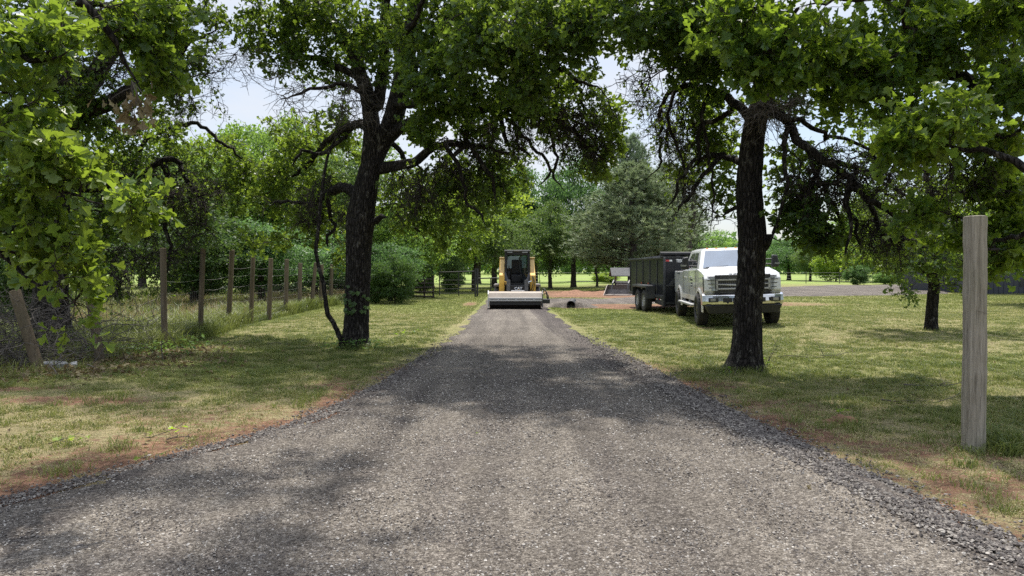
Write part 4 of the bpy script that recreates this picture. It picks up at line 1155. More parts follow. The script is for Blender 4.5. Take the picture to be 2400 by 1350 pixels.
fallen('fallen_twig', 342, 1080, 6.0, .10, .4, 'single curled leaf near the left edge of the gravel', 'leaf', 2, .8, 3, .003)
fallen('fallen_twig', 425, 1040, 6.6, .30, -.2, 'short dead stick beside the fallen pale leaves on the left verge', 'stick', 0, 0, 4, .006)
fallen('fallen_twig', 1121, 1023, 6.9, .08, 0, 'small dark curled leaf on the middle of the driveway', 'leaf', 4, .1, 5, .003, size=.045)
fallen('fallen_twig', 932, 782, 17.6, .62, .1, 'leafy fallen twig on the grass right of the big oak', 'twig', 14, .2, 6, .007, size=.09)
fallen('fallen_branch', 1925, 838, 12.9, 1.5, -.1, 'long thin fallen branch on the sunlit grass right of the dark trunk', 'branch', 0, 0, 7, .010, nb=6)
fallen('fallen_branch', 2190, 905, 9.9, 1.0, .25, 'forked fallen branch in the shaded grass left of the round post', 'branch', 0, 0, 8, .010, nb=6)
fallen('fallen_branch', 2180, 945, 8.6, 1.1, -.15, 'dark fallen stick in the shaded grass nearest the round post', 'branch', 0, 0, 9, .008, nb=3)
fallen('fallen_twig', 655, 806, 15.0, .5, .3, 'thin dead stick on the grass left of the crooked stem', 'stick', 0, 0, 10, .007)
fallen('fallen_twig', 1975, 978, 7.7, .22, .8, 'green sprig caught on the clod of turf', 'twig', 6, .8, 11, .004)

def sprout(px, py, dd, h, lab, seed, n=3, leafn=14, size=.06, name='sapling', col=(1.2, 1.3, 1)):
    rng = np.random.default_rng(seed); p = W(px, py, dd); r = empty(name, (p[0], dd, float(hgt(p[0], dd)))); tag(r, lab, 'sapling')
    g = Geo(); S = rng.normal(0, .02, (n, 3)) * [1, 1, 0]; Q = twiglets(g, S, rng.normal(0, .22, (n, 3)) + [0, 0, 1], rng.uniform(.6, 1, n) * h, rng, .006, M=9, wig=.12, mat=0, k=5)
    twiglets(g, Q[:, 3:8].reshape(-1, 3), rng.normal(0, 1, (n * 5, 3)) + [0, 0, .6], rng.uniform(.1, .25, n * 5), rng, .003, M=4, wig=.2, mat=0)
    build('stem', g, r, M_deadtwig); gl = Geo(); pool = Q[:, 1:6].reshape(-1, 3); C = pool[rng.integers(0, len(pool), leafn)] * [1, 1, .6] + rng.normal(0, .05, (leafn, 3))
    leaves(gl, C, rng.normal(0, 1, (leafn, 3)), rng.normal(0, .5, (leafn, 3)) + [0, 0, 1], rng.uniform(.7, 1.3, leafn) * size, rng, rng.uniform(.2, .9, leafn)); o = obj('leaves', gl.mesh('leaves'), r, M_oakleaf); o.color = (*col, 1)
sprout(1797, 862, 11.7, .62, 'twiggy sapling with a few leaves at the right foot of the dark straight trunk', 12)
sprout(1712, 735, 10.9, .25, 'leaf sprig growing from the left side of the dark straight trunk', 13, 2, 6)
def foot_plants():
    rng = np.random.default_rng(14)
    for (px, py, dd, rr_, n, lab) in ((835, 812, 14.3, .34, 200, 'low leafy plants round the foot of the big left oak'), (318, 826, 12.9, .55, 260, 'pale leafed undergrowth between the fence posts'), (415, 790, 14.6, .4, 160, 'bright leafed seedling plants behind the first upright fence post')):
        p = W(px, py, dd); r = empty('ground_plant', (p[0], dd, float(hgt(p[0], dd)))); tag(r, lab, 'plants'); gl = Geo()
        C = np.stack([rng.normal(0, rr_, n), rng.normal(0, rr_ * .5, n), rng.uniform(.02, .22, n)], -1)
        leaves(gl, C, rng.normal(0, 1, (n, 3)) * [1, 1, .4], rng.normal(0, .4, (n, 3)) + [0, 0, 1], rng.uniform(.05, .10, n), rng, rng.uniform(.3, 1, n), SIMPLE, SIMPLEF); o = obj('leaves', gl.mesh('leaves'), r, M_farleaf); o.color = (.9, 1, .9, 1)
        g = Geo(); m = 30; S = np.stack([rng.normal(0, rr_, m), rng.normal(0, rr_ * .5, m), np.zeros(m)], -1); twiglets(g, S, rng.normal(0, .3, (m, 3)) + [0, 0, 1], rng.uniform(.1, .22, m), rng, .003, mat=0); build('stem', g, r, M_twig)
    # climbing leaves on the trunk
    n = 26; gl = Geo(); u = rng.uniform(-1, 1, n); z = rng.uniform(.75, 1.28, n); c = W(838, 690, 14.7); R_ = .245
    C = np.stack([u * R_ * .95, -R_ * np.sqrt(1 - (u * .9) ** 2) - .03, z - .75], -1)
    leaves(gl, C, np.stack([u * .6, np.full(n, -.3), rng.normal(-.6, .3, n)], -1), np.stack([u * .5, np.full(n, -1.0), rng.normal(.4, .3, n)], -1), rng.uniform(.08, .13, n), rng, rng.uniform(.1, .5, n), SIMPLE * [1, 1.6, 1], SIMPLEF)
    r = empty('climbing_vine', (c[0], 14.7, .75)); tag(r, 'green vine leaves climbing the big left oak trunk', 'vine'); obj('leaves', gl.mesh('leaves'), r, M_farleaf)
    g = Geo(); S = C[:12]; P = twiglets(g, S, rng.normal(0, .5, (12, 3)) * [1, .1, 1], rng.uniform(.15, .35, 12), rng, .004, mat=0); build('stem', g, r, M_twig)
foot_plants()
# ------------------------------------------------------------------ vehicles
def wheel(parent, x, y, z, R, w, side, rimr=.62, rimmat=None, name='wheel', spokes=8):
    """side -1: outer face towards -x; wheel > tyre, rim"""
    we = bpy.data.objects.new(name, None); COL.objects.link(we); we.parent = parent; we.location = (x, y, z)
    g = Geo(); k = 44; a = np.arange(k) * 2 * PI / k; h = w / 2
    prof = [(-h * .80, R * rimr), (-h, R * (rimr + .12)), (-h, R * .88), (-h * .82, R * .985), (-h * .3, R), (h * .3, R), (h * .82, R * .985), (h, R * .88), (h, R * (rimr + .12)), (h * .8, R * rimr)]
    V = np.vstack([np.column_stack([np.full(k, px), pr * np.cos(a), pr * np.sin(a)]) for px, pr in prof]); j = np.arange(k); j2 = (j + 1) % k
    g.add(V, np.vstack([np.stack([j + i * k, j2 + i * k, j2 + (i + 1) * k, j + (i + 1) * k], -1) for i in range(len(prof) - 1)]), 0, None, True)
    for i in range(k):     # tread lugs
        if i % 2: continue
        c, s = math.cos(a[i]), math.sin(a[i]); rot = [[1, 0, 0], [0, c, -s], [0, s, c]]
        for sx in (-1, 1): box(g, sx * h * .42 - h * .36, sx * h * .42 + h * .36, R * .985, R * 1.022, -.028, .028, 0, rot)
    build('tyre', g, we, M_rubber)
    g = Geo(); o = side * h * .62; Rr = R * rimr
    V = np.vstack([np.column_stack([np.full(k, px), pr * np.cos(a), pr * np.sin(a)]) for px, pr in ((side * h * .9, Rr * 1.0), (side * h * .95, Rr * .93), (o * .55, Rr * .86), (o * .5, .001))])
    g.add(V, np.vstack([np.stack([j + i * k, j2 + i * k, j2 + (i + 1) * k, j + (i + 1) * k], -1) for i in range(3)]), 0)
    for i in range(spokes):
        t = i * 2 * PI / spokes; c, s = math.cos(t), math.sin(t); rot = [[1, 0, 0], [0, c, -s], [0, s, c]]
        x0, x1 = sorted((o * .5, side * h * .82)); box(g, x0, x1, Rr * .2, Rr * .9, -.028, .028, 0, rot)
    cyl(g, (o * .5, 0, 0), (side * h * .9, 0, 0), Rr * .26, 16)
    build('rim', g, we, rimmat or M_rim, .004, 1)
    return we

def arch_pts(cy, r, z0, n=14, cz=.46):
    """points of a wheel opening from back (large y) to front, bottom edge z0"""
    a0 = math.asin(max(-1, min(1, (z0 - cz) / r))); a = np.linspace(a0, PI - a0, n)
    return [(cy + r * math.cos(t), cz + r * math.sin(t)) for t in a]

def pickup():
    b = np.array([6.18, 19.25, 0.04]); yaw = math.radians(-5.4)
    r = empty('pickup_truck', tuple(b), yaw); r.rotation_euler = (0, math.radians(-1.6), yaw); r.location[2] = .05
    tag(r, 'white four door pickup truck with chrome bumper parked behind the dark trunk', 'pickup truck')
    z0 = .64; WB = 4.06; fy, ry = 1.0, 5.06
    # lower body
    bot = [(.18, .74)]
    fa = arch_pts(fy, .50, z0)[::-1]; ra = arch_pts(ry, .50, z0)[::-1]
    prof = [(.14, 1.30), (.12, .98), (.20, .86)] + [(y, z) for y, z in fa] + [(y, z) for y, z in ra] + [(6.22, .78), (6.28, .95), (6.28, 1.42), (6.24, 1.50), (4.20, 1.50), (4.16, 1.53), (1.42, 1.56), (1.30, 1.575), (.62, 1.49), (.26, 1.42)]
    g = Geo(); prism(g, prof, -1.0, 1.0); body = build('body', g, r, M_white, .035, 3)
    # hood crown
    g = Geo(); hexa(g, [(-.70, .30, 1.40), (.70, .30, 1.40), (.78, 1.34, 1.55), (-.78, 1.34, 1.55), (-.56, .34, 1.455), (.56, .34, 1.455), (.62, 1.36, 1.625), (-.62, 1.36, 1.625)]); build('hood', g, r, M_white, .03, 2)
    # dusty lower sills
    g = Geo(); box(g, -1.004, -.96, 1.54, 4.52, .645, .80); box(g, .96, 1.004, 1.54, 4.52, .645, .80); build('sill', g, r, M_whitelow, .01, 1)
    # flared arch lips
    for sx in (-1, 1):
        for cy in (fy, ry):
            g = Geo(); a = np.linspace(-.12, PI + .12, 18); V = []
            for t in a:
                for rr_, xx in ((.495, .985), (.495, 1.035), (.56, 1.03), (.60, .995)): V.append((sx * xx, cy + rr_ * math.cos(t), .46 + rr_ * math.sin(t)))
            V = np.array(V); i = np.arange(17)[:, None] * 4; g.add(V, np.vstack([i + np.array([[q, q + 1, q + 5, q + 4]]) for q in range(3)]), 0, None, False); build('wheel_flare', g, r, M_whitelow)
    # cab greenhouse
    g = Geo()
    B0 = [(-.93, 1.36, 1.55), (.93, 1.36, 1.55), (.95, 4.12, 1.52), (-.95, 4.12, 1.52)]
    T0 = [(-.74, 2.02, 2.13), (.74, 2.02, 2.13), (.76, 3.86, 2.15), (-.76, 3.86, 2.15)]
    hexa(g, B0 + T0); build('cab', g, r, M_white, .05, 3)
    g = Geo(); hexa(g, [(-.72, 2.06, 2.12), (.72, 2.06, 2.12), (.74, 3.84, 2.14), (-.74, 3.84, 2.14), (-.58, 2.30, 2.175), (.58, 2.30, 2.175), (.60, 3.70, 2.185), (-.60, 3.70, 2.185)]); build('roof', g, r, M_white, .03, 2)
    def lerp(a, c, t): return tuple(np.array(a) * (1 - t) + np.array(c) * t)
    def pane(name, q, m, off, th=.012):
        q = np.array(q, float); n = nrm(np.cross(q[1] - q[0], q[3] - q[0])); n = n * np.sign(np.dot(n, off)); g = Geo(); hexa(g, [tuple(p + n * .001) for p in q] + [tuple(p + n * th) for p in q]); 
        return build(name, g, r, m)
    # windshield
    bl, br_, tr_, tl = B0[0], B0[1], T0[1], T0[0]
    def F2(u, v): return np.array(lerp(lerp(bl, br_, u), lerp(tl, tr_, u), v))
    pane('windshield', [F2(.055, .07), F2(.945, .07), F2(.93, .93), F2(.07, .93)], M_wind, (0, -1, .5))
    g = Geo(); 
    for (u0, v0, u1, v1) in ((.10, .07, .44, .12), (.50, .07, .86, .12)):
        p, q = F2(u0, v0) + [0, -.03, .02], F2(u1, v1) + [0, -.03, .02]; cyl(g, p, q, .010, 6)
    box(g, -.8, .8, 1.30, 1.37, 1.56, 1.60); build('wiper', g, r, M_black)
    # side glass
    for sx in (-1, 1):
        bb0, bb1 = np.array([sx * .93, 1.36, 1.55]), np.array([sx * .95, 4.12, 1.52]); tt0, tt1 = np.array([sx * .74, 2.02, 2.13]), np.array([sx * .76, 3.86, 2.15])
        def S2(y, v):
            z = 1.55 + v * .58; x = sx * (.935 - .19 * v); return np.array([x, y, z])
        pane('side_window', [S2(1.80, .10), S2(2.78, .10), S2(2.78, .85), S2(2.28, .85)], M_glass, (sx, 0, .3))
        pane('side_window', [S2(2.90, .10), S2(3.78, .10), S2(3.70, .85), S2(2.90, .85)], M_glass, (sx, 0, .3))
        g = Geo()
        for y in (1.62, 2.84, 3.98): box(g, sx * 1.0015 - .0015, sx * 1.0015 + .0015, y - .008, y + .008, .82, 1.52)
        box(g, sx * 1.0015 - .0015, sx * 1.0015 + .0015, 4.16, 4.18, .72, 1.50)
        build('door_seam', g, r, M_black)
        for y in (2.60, 3.75):
            g = Geo(); box(g, sx * 1.02 - .02, sx * 1.02 + .02, y - .10, y + .10, 1.30, 1.345); build('door_handle', g, r, M_chrome, .006, 1)
        g = Geo(); box(g, sx * 1.03 - .11, sx * 1.03 + .11, 1.66, 4.44, .50, .56); 
        for y in (1.9, 3.0, 4.2): box(g, sx * .95 - .04, sx * .95 + .04, y, y + .05, .53, .68)
        build('running_board', g, r, M_steel, .01, 1)
        # mirror
        g = Geo(); 
        for z in (1.66, 1.80): cyl(g, (sx * .93, 1.80, z), (sx * 1.20, 1.72, z), .02, 8)
        m = build('mirror', g, r, M_black)
        g = Geo(); hexa(g, [(sx * 1.16, 1.64, 1.56), (sx * 1.38, 1.68, 1.58), (sx * 1.38, 1.82, 1.58), (sx * 1.16, 1.80, 1.56), (sx * 1.18, 1.64, 1.93), (sx * 1.34, 1.68, 1.91), (sx * 1.34, 1.82, 1.91), (sx * 1.18, 1.80, 1.93)][:: 1 if sx > 0 else 1]); build('mirror_housing', g, m, M_black, .04, 3)
        g = Geo(); box(g, sx * 1.375 - .02, sx * 1.375 + .02, 1.69, 1.77, 1.66, 1.71); box(g, sx * 1.30 - .06, sx * 1.30 + .06, 1.645, 1.665, 1.655, 1.70); build('mirror_light', g, m, M_lamp)
        # headlight
        g = Geo(); hexa(g, [(sx * .66, .08, .97), (sx * 1.005, .17, .97), (sx * 1.005, .34, .97), (sx * .66, .2, .97), (sx * .70, .10, 1.34), (sx * 1.005, .19, 1.33), (sx * 1.005, .36, 1.33), (sx * .70, .2, 1.34)]); hl = build('headlight', g, r, M_lamp, .012, 2)
        g = Geo(); hexa(g, [(sx * .63, .10, .94), (sx * 1.008, .20, .94), (sx * 1.008, .34, .94), (sx * .63, .2, .94), (sx * .67, .12, 1.37), (sx * 1.008, .22, 1.36), (sx * 1.008, .36, 1.36), (sx * .67, .2, 1.37)]); build('lamp_bezel', g, hl, M_black, .01, 1)
        g = Geo()
        for z in (1.06, 1.165, 1.265): hexa(g, [(sx * .74, .085, z - .008), (sx * .96, .145, z - .008), (sx * .96, .155, z - .008), (sx * .74, .095, z - .008), (sx * .74, .085, z + .008), (sx * .96, .145, z + .008), (sx * .96, .155, z + .008), (sx * .74, .095, z + .008)])
        build('lamp_divider', g, hl, M_black)
        # fog pocket in the bumper
        g = Geo(); box(g, sx * .80 - .13, sx * .80 + .13, -.066, -.04, .68, .80); fp = build('fog_pocket', g, r, M_black, .01, 1)
        g = Geo(); box(g, sx * .81 - .07, sx * .81 + .07, -.074, -.0665, .705, .775); build('fog_lamp', g, fp, M_lamp, .008, 1)
        g = Geo(); cyl(g, (sx * .43, -.075, .665), (sx * .43, -.03, .665), .03, 10); box(g, sx * .43 - .12, sx * .43 + .12, -.064, -.04, .67, .79); build('tow_hook', g, r, M_black, .006, 1)
        # door lettering and badges on the side
        g = Geo(); rg = random.Random(5)
        for (y0, y1, z, h) in ((2.15, 2.60, 1.22, .05), (2.20, 2.55, 1.13, .045), (2.25, 2.5, 1.05, .03), (4.9, 5.5, 1.40, .05)):
            y = y0
            while y < y1:
                wd = rg.uniform(.02, .045); box(g, sx * 1.0035 - .001, sx * 1.0035 + .001, y, y + wd, z, z + h); y += wd + .016
        build('side_lettering', g, r, M_darkdecal)
        g = Geo(); box(g, sx * 1.003 - .003, sx * 1.003 + .003, 1.64, 1.80, 1.02, 1.05); build('badge', g, r, M_chrome)
    # grille
    g = Geo(); box(g, -.72, .72, .09, .16, .90, 1.40); build('grille', g, r, M_black, .01, 1)
    g = Geo()
    for z in (1.365, 1.325, .935, .975): box(g, -.60, .60, .078, .088, z - .008, z + .008)
    build('grille_slat', g, r, M_cabgrey)
    g = Geo(); x = .70
    for (x0, x1, z_, z1) in ((-x, x, 1.245, 1.29), (-x, x, 1.005, 1.05), (-x, -x + .05, 1.005, 1.29), (x - .05, x, 1.005, 1.29)): box(g, x0, x1, .045, .088, z_, z1)
    hexa(g, [(-x, .045, 1.135), (-.18, .045, 1.10), (-.18, .085, 1.10), (-x, .085, 1.135), (-x, .045, 1.165), (-.18, .045, 1.15), (-.18, .085, 1.15), (-x, .085, 1.165)])
    hexa(g, [(.18, .045, 1.10), (x, .045, 1.135), (x, .085, 1.135), (.18, .085, 1.10), (.18, .045, 1.15), (x, .045, 1.165), (x, .085, 1.165), (.18, .085, 1.15)])
    build('grille_surround', g, r, M_steel, .008, 1)
    g = Geo(); nx = 26
    for i in range(nx):
        for z in (1.075, 1.105, 1.19, 1.22): box(g, -.64 + i * .05, -.64 + i * .05 + .03, .076, .086, z - .009, z + .009)
    build('grille_mesh', g, r, M_cabgrey)
    # bumper
    g = Geo(); prof = [(-.05, .62), (-.06, .70), (-.035, .86), (.05, .90), (.22, .90), (.22, .60), (.03, .585)]
    V = []
    xs_ = np.array([-1.06, -.98, -.80, -.4, 0, .4, .80, .98, 1.06])
    for x in xs_:
        sw = .20 * (abs(x) / 1.06) ** 4; V.append([(x, y + sw, z) for y, z in prof])
    V = np.array(V).reshape(-1, 3); k = len(prof); i = np.arange(len(xs_) - 1)[:, None] * k; j = np.arange(k); j2 = (j + 1) % k
    g.add(V, np.stack([i + j, i + j2, i + k + j2, i + k + j], -1).reshape(-1, 4)); g.add(V[:k], [list(range(k))[::-1]]); g.add(V[-k:], [list(range(k))]); build('bumper', g, r, M_chrome, .012, 2)
    g = Geo(); hexa(g, [(-.90, .06, .36), (.90, .06, .36), (.90, .3, .38), (-.90, .3, .38), (-1.0, .00, .60), (1.0, .00, .60), (1.0, .3, .60), (-1.0, .3, .60)]); build('air_dam', g, r, M_black, .02, 1)
    g = Geo(); box(g, -.30, .30, -.062, -.036, .655, .79); build('bumper_intake', g, r, M_black, .01, 1)
    text_mesh('hood_lettering', 'SUPER DUTY', .085, r, M_darkdecal, (0, .205, 1.405), (math.radians(68), 0, 0), .003, 1.35, .002)
    for x in (-.55, -.28, 0, .28, .55):
        g = Geo(); hexa(g, [(x - .035, 2.20, 2.145), (x + .035, 2.20, 2.145), (x + .035, 2.28, 2.165), (x - .035, 2.28, 2.165), (x - .025, 2.22, 2.18), (x + .025, 2.22, 2.18), (x + .025, 2.27, 2.186), (x - .025, 2.27, 2.186)]); build('marker_light', g, r, M_amber)
    # dark underside and bed
    g = Geo(); box(g, -.72, .72, .45, 6.0, .50, .70); box(g, -.45, .45, .3, .8, .36, .52); cyl(g, (-.9, fy, .44), (.9, fy, .44), .06, 10); cyl(g, (-.9, ry, .44), (.9, ry, .44), .06, 10); build('chassis', g, r, M_black)
    g = Geo()
    for cy in (fy, ry): box(g, -.99, .99, cy - .47, cy + .47, .60, .93)
    build('wheel_well', g, r, M_black)
    g = Geo(); box(g, -.86, .86, 4.30, 6.10, 1.495, 1.515); build('bed_cover', g, r, M_black)
    for cy in (fy, ry):
        for sx in (-1, 1): wheel(r, sx * .955, cy, .44, .44, .29, sx, .58)
    g = Geo(); tubes(g, np.array([[.62, 2.4, 2.15], [.62, 2.42, 2.35]]), np.array([.006, .004]), 5); build('antenna', g, r, M_black)
pickup()

def trailer():
    b = np.array([5.40, 25.75, 0.0]); yaw = math.radians(4.4)
    r = empty('dump_trailer', tuple(b), yaw); tag(r, 'black high sided dump trailer with a rolled tarp hitched behind the white pickup', 'dump trailer')
    Wd, Ln_ = 2.05, 5.1; zb, zt = .62, 1.96      # local x 0 left side, y 0 front
    g = Geo()
    box(g, 0, .05, 0, Ln_, zb, zt); box(g, Wd - .05, Wd, 0, Ln_, zb, zt); box(g, .05, Wd - .05, Ln_ - .06, Ln_, zb, zt); box(g, .05, Wd - .05, .02, Ln_ - .06, zb - .04, zb + .04); 
    build('dump_box', g, r, M_trailer)
    g = Geo()
    for y in np.linspace(.9, Ln_ - .1, 5): box(g, -.022, -.001, y - .03, y + .03, zb + .05, zt - .04)
    box(g, -.05, .06, 0, Ln_ + .02, zt, zt + .06); box(g, Wd - .06, Wd + .05, 0, Ln_ + .02, zt, zt + .06); box(g, -.06, -.001, 0, Ln_, zb - .06, zb + .04); build('side_rib', g, r, M_trailer2, .006, 1)
    g = Geo(); box(g, .0, Wd, -.05, .0, .28, zt + .02); build('front_wall', g, r, M_trailer)
    g = Geo(); box(g, -.055, .03, -.085, -.052, .26, zt + .05); build('corner_post', g, r, M_trailer2, .008, 1)
    g = Geo(); box(g, .05, Wd, -.075, -.052, .98, 1.03); box(g, .05, Wd, -.075, -.052, .36, .42)
    hexa(g, [(.12, -.08, 1.03), (.28, -.08, 1.03), (.28, -.053, 1.03), (.12, -.053, 1.03), (.75, -.08, 1.80), (.95, -.08, 1.80), (.95, -.053, 1.80), (.75, -.053, 1.80)]); build('brace', g, r, M_trailer2)
    # lower skirt ahead of the wheels
    g = Geo(); hexa(g, [(-.02, -.02, .27), (.05, -.02, .27), (.05, 1.10, .33), (-.02, 1.10, .33), (-.02, -.02, zb - .062), (.05, -.02, zb - .062), (.05, 1.10, zb - .062), (-.02, 1.10, zb - .062)]); build('skirt', g, r, M_trailer2)
    # tarp roll and its shield
    g = Geo(); cyl(g, (-.12, .10, 2.13), (Wd + .1, .10, 2.13), .075, 16); box(g, -.05, Wd + .02, -.06, .35, 1.99, 2.045); build('tarp_roll', g, r, M_tarp)
    g = Geo()
    for i in range(3): tubes(g, catmull([[0.02, .2 + i * 1.4, 2.02], [Wd * .5, .2 + i * 1.4, 2.12], [Wd, .2 + i * 1.4, 2.02]], 10), np.full(10, .02), 6)
    build('tarp_bow', g, r, M_trailer2)
    g = Geo(); box(g, -.065, -.052, .6, .72, 1.2, 1.205); g = Geo()
    for (y, z) in ((2.9, 1.02), (1.9, 1.02)): box(g, -.06, -.047, y, y + .10, z, z + .05)
    build('side_light', g, r, M_redlamp)
    g = Geo(); box(g, .03, .17, -.058, -.0525, 1.86, 1.92); build('front_reflector', g, r, M_redlamp)
    g = Geo(); box(g, .175, .27, -.058, -.0525, 1.86, 1.92); 
    for y in (.25, .75): box(g, -.035, -.0215, y, y + .12, .475, .515)
    build('reflector_tape', g, r, M_decal)
    for y in (.37, .87):
        g = Geo(); box(g, -.035, -.0215, y, y + .12, .475, .515); build('red_reflector', g, r, M_redlamp)
    text_mesh('front_lettering', 'TEXAS PRIDE', .15, r, M_decal, (.78, -.056, 1.88), (PI / 2, 0, 0), .002, .84, .004)
    # fender and outboard wheels
    g = Geo(); box(g, -.40, -.05, .95, 1.0, .50, .98); box(g, -.40, -.05, 1.0, 3.0, .96, 1.0); box(g, -.40, -.05, 3.0, 3.05, .55, 1.0); box(g, -.41, -.38, 1.0, 3.0, .90, .98); build('fender', g, r, M_trailer2, .01, 1)
    g = Geo(); x = Wd; box(g, x + .05, x + .40, .95, 1.0, .50, .98); box(g, x + .05, x + .40, 1.0, 3.0, .96, 1.0); box(g, x + .05, x + .40, 3.0, 3.05, .55, 1.0); build('fender', g, r, M_trailer2, .01, 1)
    for y in (1.48, 2.42):
        wheel(r, -.24, y, .40, .40, .25, -1, .52, M_steel, spokes=6); wheel(r, Wd + .24, y, .40, .40, .25, 1, .52, M_steel, spokes=6)
    g = Geo(); box(g, .35, .5, -.9, Ln_, .42, .56); box(g, Wd - .5, Wd - .35, -.9, Ln_, .42, .56)
    for y in (1.48, 2.42): box(g, -.12, Wd + .12, y - .05, y + .05, .36, .46)
    build('chassis', g, r, M_black)
    g = Geo(); hexa(g, [(.35, -.9, .43), (Wd - .35, -.9, .43), (Wd - .35, -.75, .43), (.35, -.75, .43), (.35, -.9, .56), (Wd - .35, -.9, .56), (Wd - .35, -.75, .56), (.35, -.75, .56)]); box(g, .7, 1.35, -.75, -.25, .60, .95); build('tongue', g, r, M_black)
trailer()

def loader():
    b = W(1208, 727, 28.0) * [1, 1, 0]; b[2] = .005
    r = empty('track_loader', tuple(b)); tag(r, 'yellow and black compact track loader carrying a wide roller, facing the viewer on the driveway', 'track loader')
    c = .085      # machine centre, local x
    M0 = 1.35     # front of machine, local y
    # ---- roller attachment
    at = bpy.data.objects.new('roller_attachment', None); COL.objects.link(at); at.parent = r
    hw = 1.04
    g = Geo(); prof = [(.02, .36), (.0, .49), (.03, .50), (.16, .66), (.34, .70), (.72, .70), (.90, .58), (.92, .36), (.88, .36), (.86, .56), (.70, .66), (.34, .66), (.18, .62), (.06, .47), (.06, .36)]
    prism(g, prof, -hw, hw); build('housing', g, at, M_housing, .006, 1)
    g = Geo(); box(g, -hw + .01, hw - .01, -.022, -.004, .345, .485)
    build('front_band', g, at, M_band, .006, 1)
    g = Geo()
    for i in range(6): x = -hw + .06 + i * .345; box(g, x, x + .29, -.028, -.0235, .405, .420)
    build('band_slot', g, at, M_black)
    for sx in (-1, 1):
        g = Geo(); prism(g, [(-.03, .10), (-.03, .62), (.12, .76), (.80, .72), (.96, .5), (.96, .10)], sx * (hw + .012) - .012, sx * (hw + .012) + .012); build('side_plate', g, at, M_trim if sx < 0 else M_cabgrey)
    g = Geo(); k = 48; a = np.arange(k) * 2 * PI / k; R = .33; cx0 = .45
    cyl(g, (-1.0, cx0, R), (1.0, cx0, R), R, k)
    build('drum', g, at, M_drum)
    g = Geo(); box(g, -1.0, 1.0, .04, .08, .20, .345); build('scraper', g, at, M_black)
    g = Geo(); box(g, hw + .03, hw + .30, .1, .5, .25, .42); build('drive_motor', g, at, M_black, .01, 1)
    g = Geo()
    for (dx, hz) in ((0, .80), (.05, .72), (.10, .62)):
        tubes(g, catmull([[hw - .02 + dx, .6, .55], [hw + .02 + dx, .5, hz], [hw + .14 + dx, .35, hz - .05], [hw + .20 + dx * .6, .3, .40]], 16), np.full(16, .016), 6)
    build('hose', g, at, M_hose)
    g = Geo(); box(g, c - .25, c + .28, .75, .95, .68, .735); build('mount_plate', g, at, M_band, .006, 1)
    # ---- quick coupler
    for sx in (-1, 1):
        g = Geo(); hexa(g, [(c + sx * .36 - .075, M0 - .25, .35), (c + sx * .36 + .075, M0 - .25, .35), (c + sx * .36 + .075, M0 - .12, .35), (c + sx * .36 - .075, M0 - .12, .35), (c + sx * .36 - .075, M0 - .22, 1.16), (c + sx * .36 + .075, M0 - .22, 1.16), (c + sx * .36 + .075, M0 - .08, 1.14), (c + sx * .36 - .075, M0 - .08, 1.14)]); build('coupler_plate', g, r, M_cabgrey, .02, 2)
    g = Geo(); box(g, c - .30, c + .30, M0 - .10, M0 + .35, .40, .93); build('front_frame', g, r, M_cab, .02, 2)
    text_mesh('front_lettering', 'CAT', .145, r, M_decal, (c + .04, M0 - .104, .80), (PI / 2, 0, 0), .003, 1.1, .006)
    g = Geo(); g.add([(c + .0, M0 - .104, .745), (c + .10, M0 - .104, .745), (c + .05, M0 - .104, .785)], [[0, 1, 2]]); build('lettering_triangle', g, r, M_yellow)
    # ---- tracks
    for sx in (-1, 1):
        x0, x1 = sorted((c + sx * .62, c + sx * .94)); tr = bpy.data.objects.new('track', None); COL.objects.link(tr); tr.parent = r
        g = Geo(); y0, y1 = M0 + .15, M0 + 2.1; a = np.linspace(PI / 2, 3 * PI / 2, 10)
        prof = [(y0 + .28 * math.cos(t), .30 + .29 * math.sin(t)) for t in a] + [(y1 + .42 * math.cos(t), .44 + .43 * math.sin(t)) for t in np.linspace(-PI / 2, PI / 2, 10)] + [(y0 + .6, .80)]
        prism(g, prof, x0, x1); build('belt', g, tr, M_track, .03, 2)
        g = Geo()
        for (py, pz) in prof[:10]:
            box(g, x0 - .004, x1 + .004, -.035, .035, -.022, .022, 0, None, (0, py, pz))
        build('lug', g, tr, M_track)
        g = Geo(); box(g, x0 - .02, x1 + .02, M0 + .25, M0 + 2.2, .87, .96); build('track_guard', g, r, M_track if sx else M_track, .01, 1)
    # ---- lift arms
    for sx in (-1, 1):
        xa = c + sx * .60; xi = c + sx * .50
        g = Geo(); prof = [(M0 + .10, .38), (M0 - .02, .55), (M0 - .02, 1.02), (M0 + .06, 1.34), (M0 + .35, 1.36), (M0 + 1.2, 1.62), (M0 + 1.9, 2.02), (M0 + 2.15, 2.02), (M0 + 2.2, 1.80), (M0 + 1.4, 1.42), (M0 + .5, 1.10), (M0 + .32, .85), (M0 + .34, .38)]
        x0, x1 = sorted((c + sx * .52, c + sx * .74)); prism(g, prof, x0, x1); build('lift_arm', g, r, M_yellow, .02, 2)
        g = Geo(); x0, x1 = sorted((c + sx * .53, c + sx * .71)); hexa(g, [(x0, M0 + .5, 1.30), (x1, M0 + .5, 1.30), (x1, M0 + .8, 1.30), (x0, M0 + .8, 1.30), (x0, M0 + .9, 2.02), (x1, M0 + .9, 2.02), (x1, M0 + 1.15, 2.02), (x0, M0 + 1.15, 2.02)]); build('arm_tower', g, r, M_cream, .02, 2)
        g = Geo(); x0, x1 = sorted((c + sx * .50, c + sx * .74)); box(g, x0, x1, M0 + .85, M0 + 1.2, 2.02, 2.08); build('tower_cap', g, r, M_cream, .01, 1)
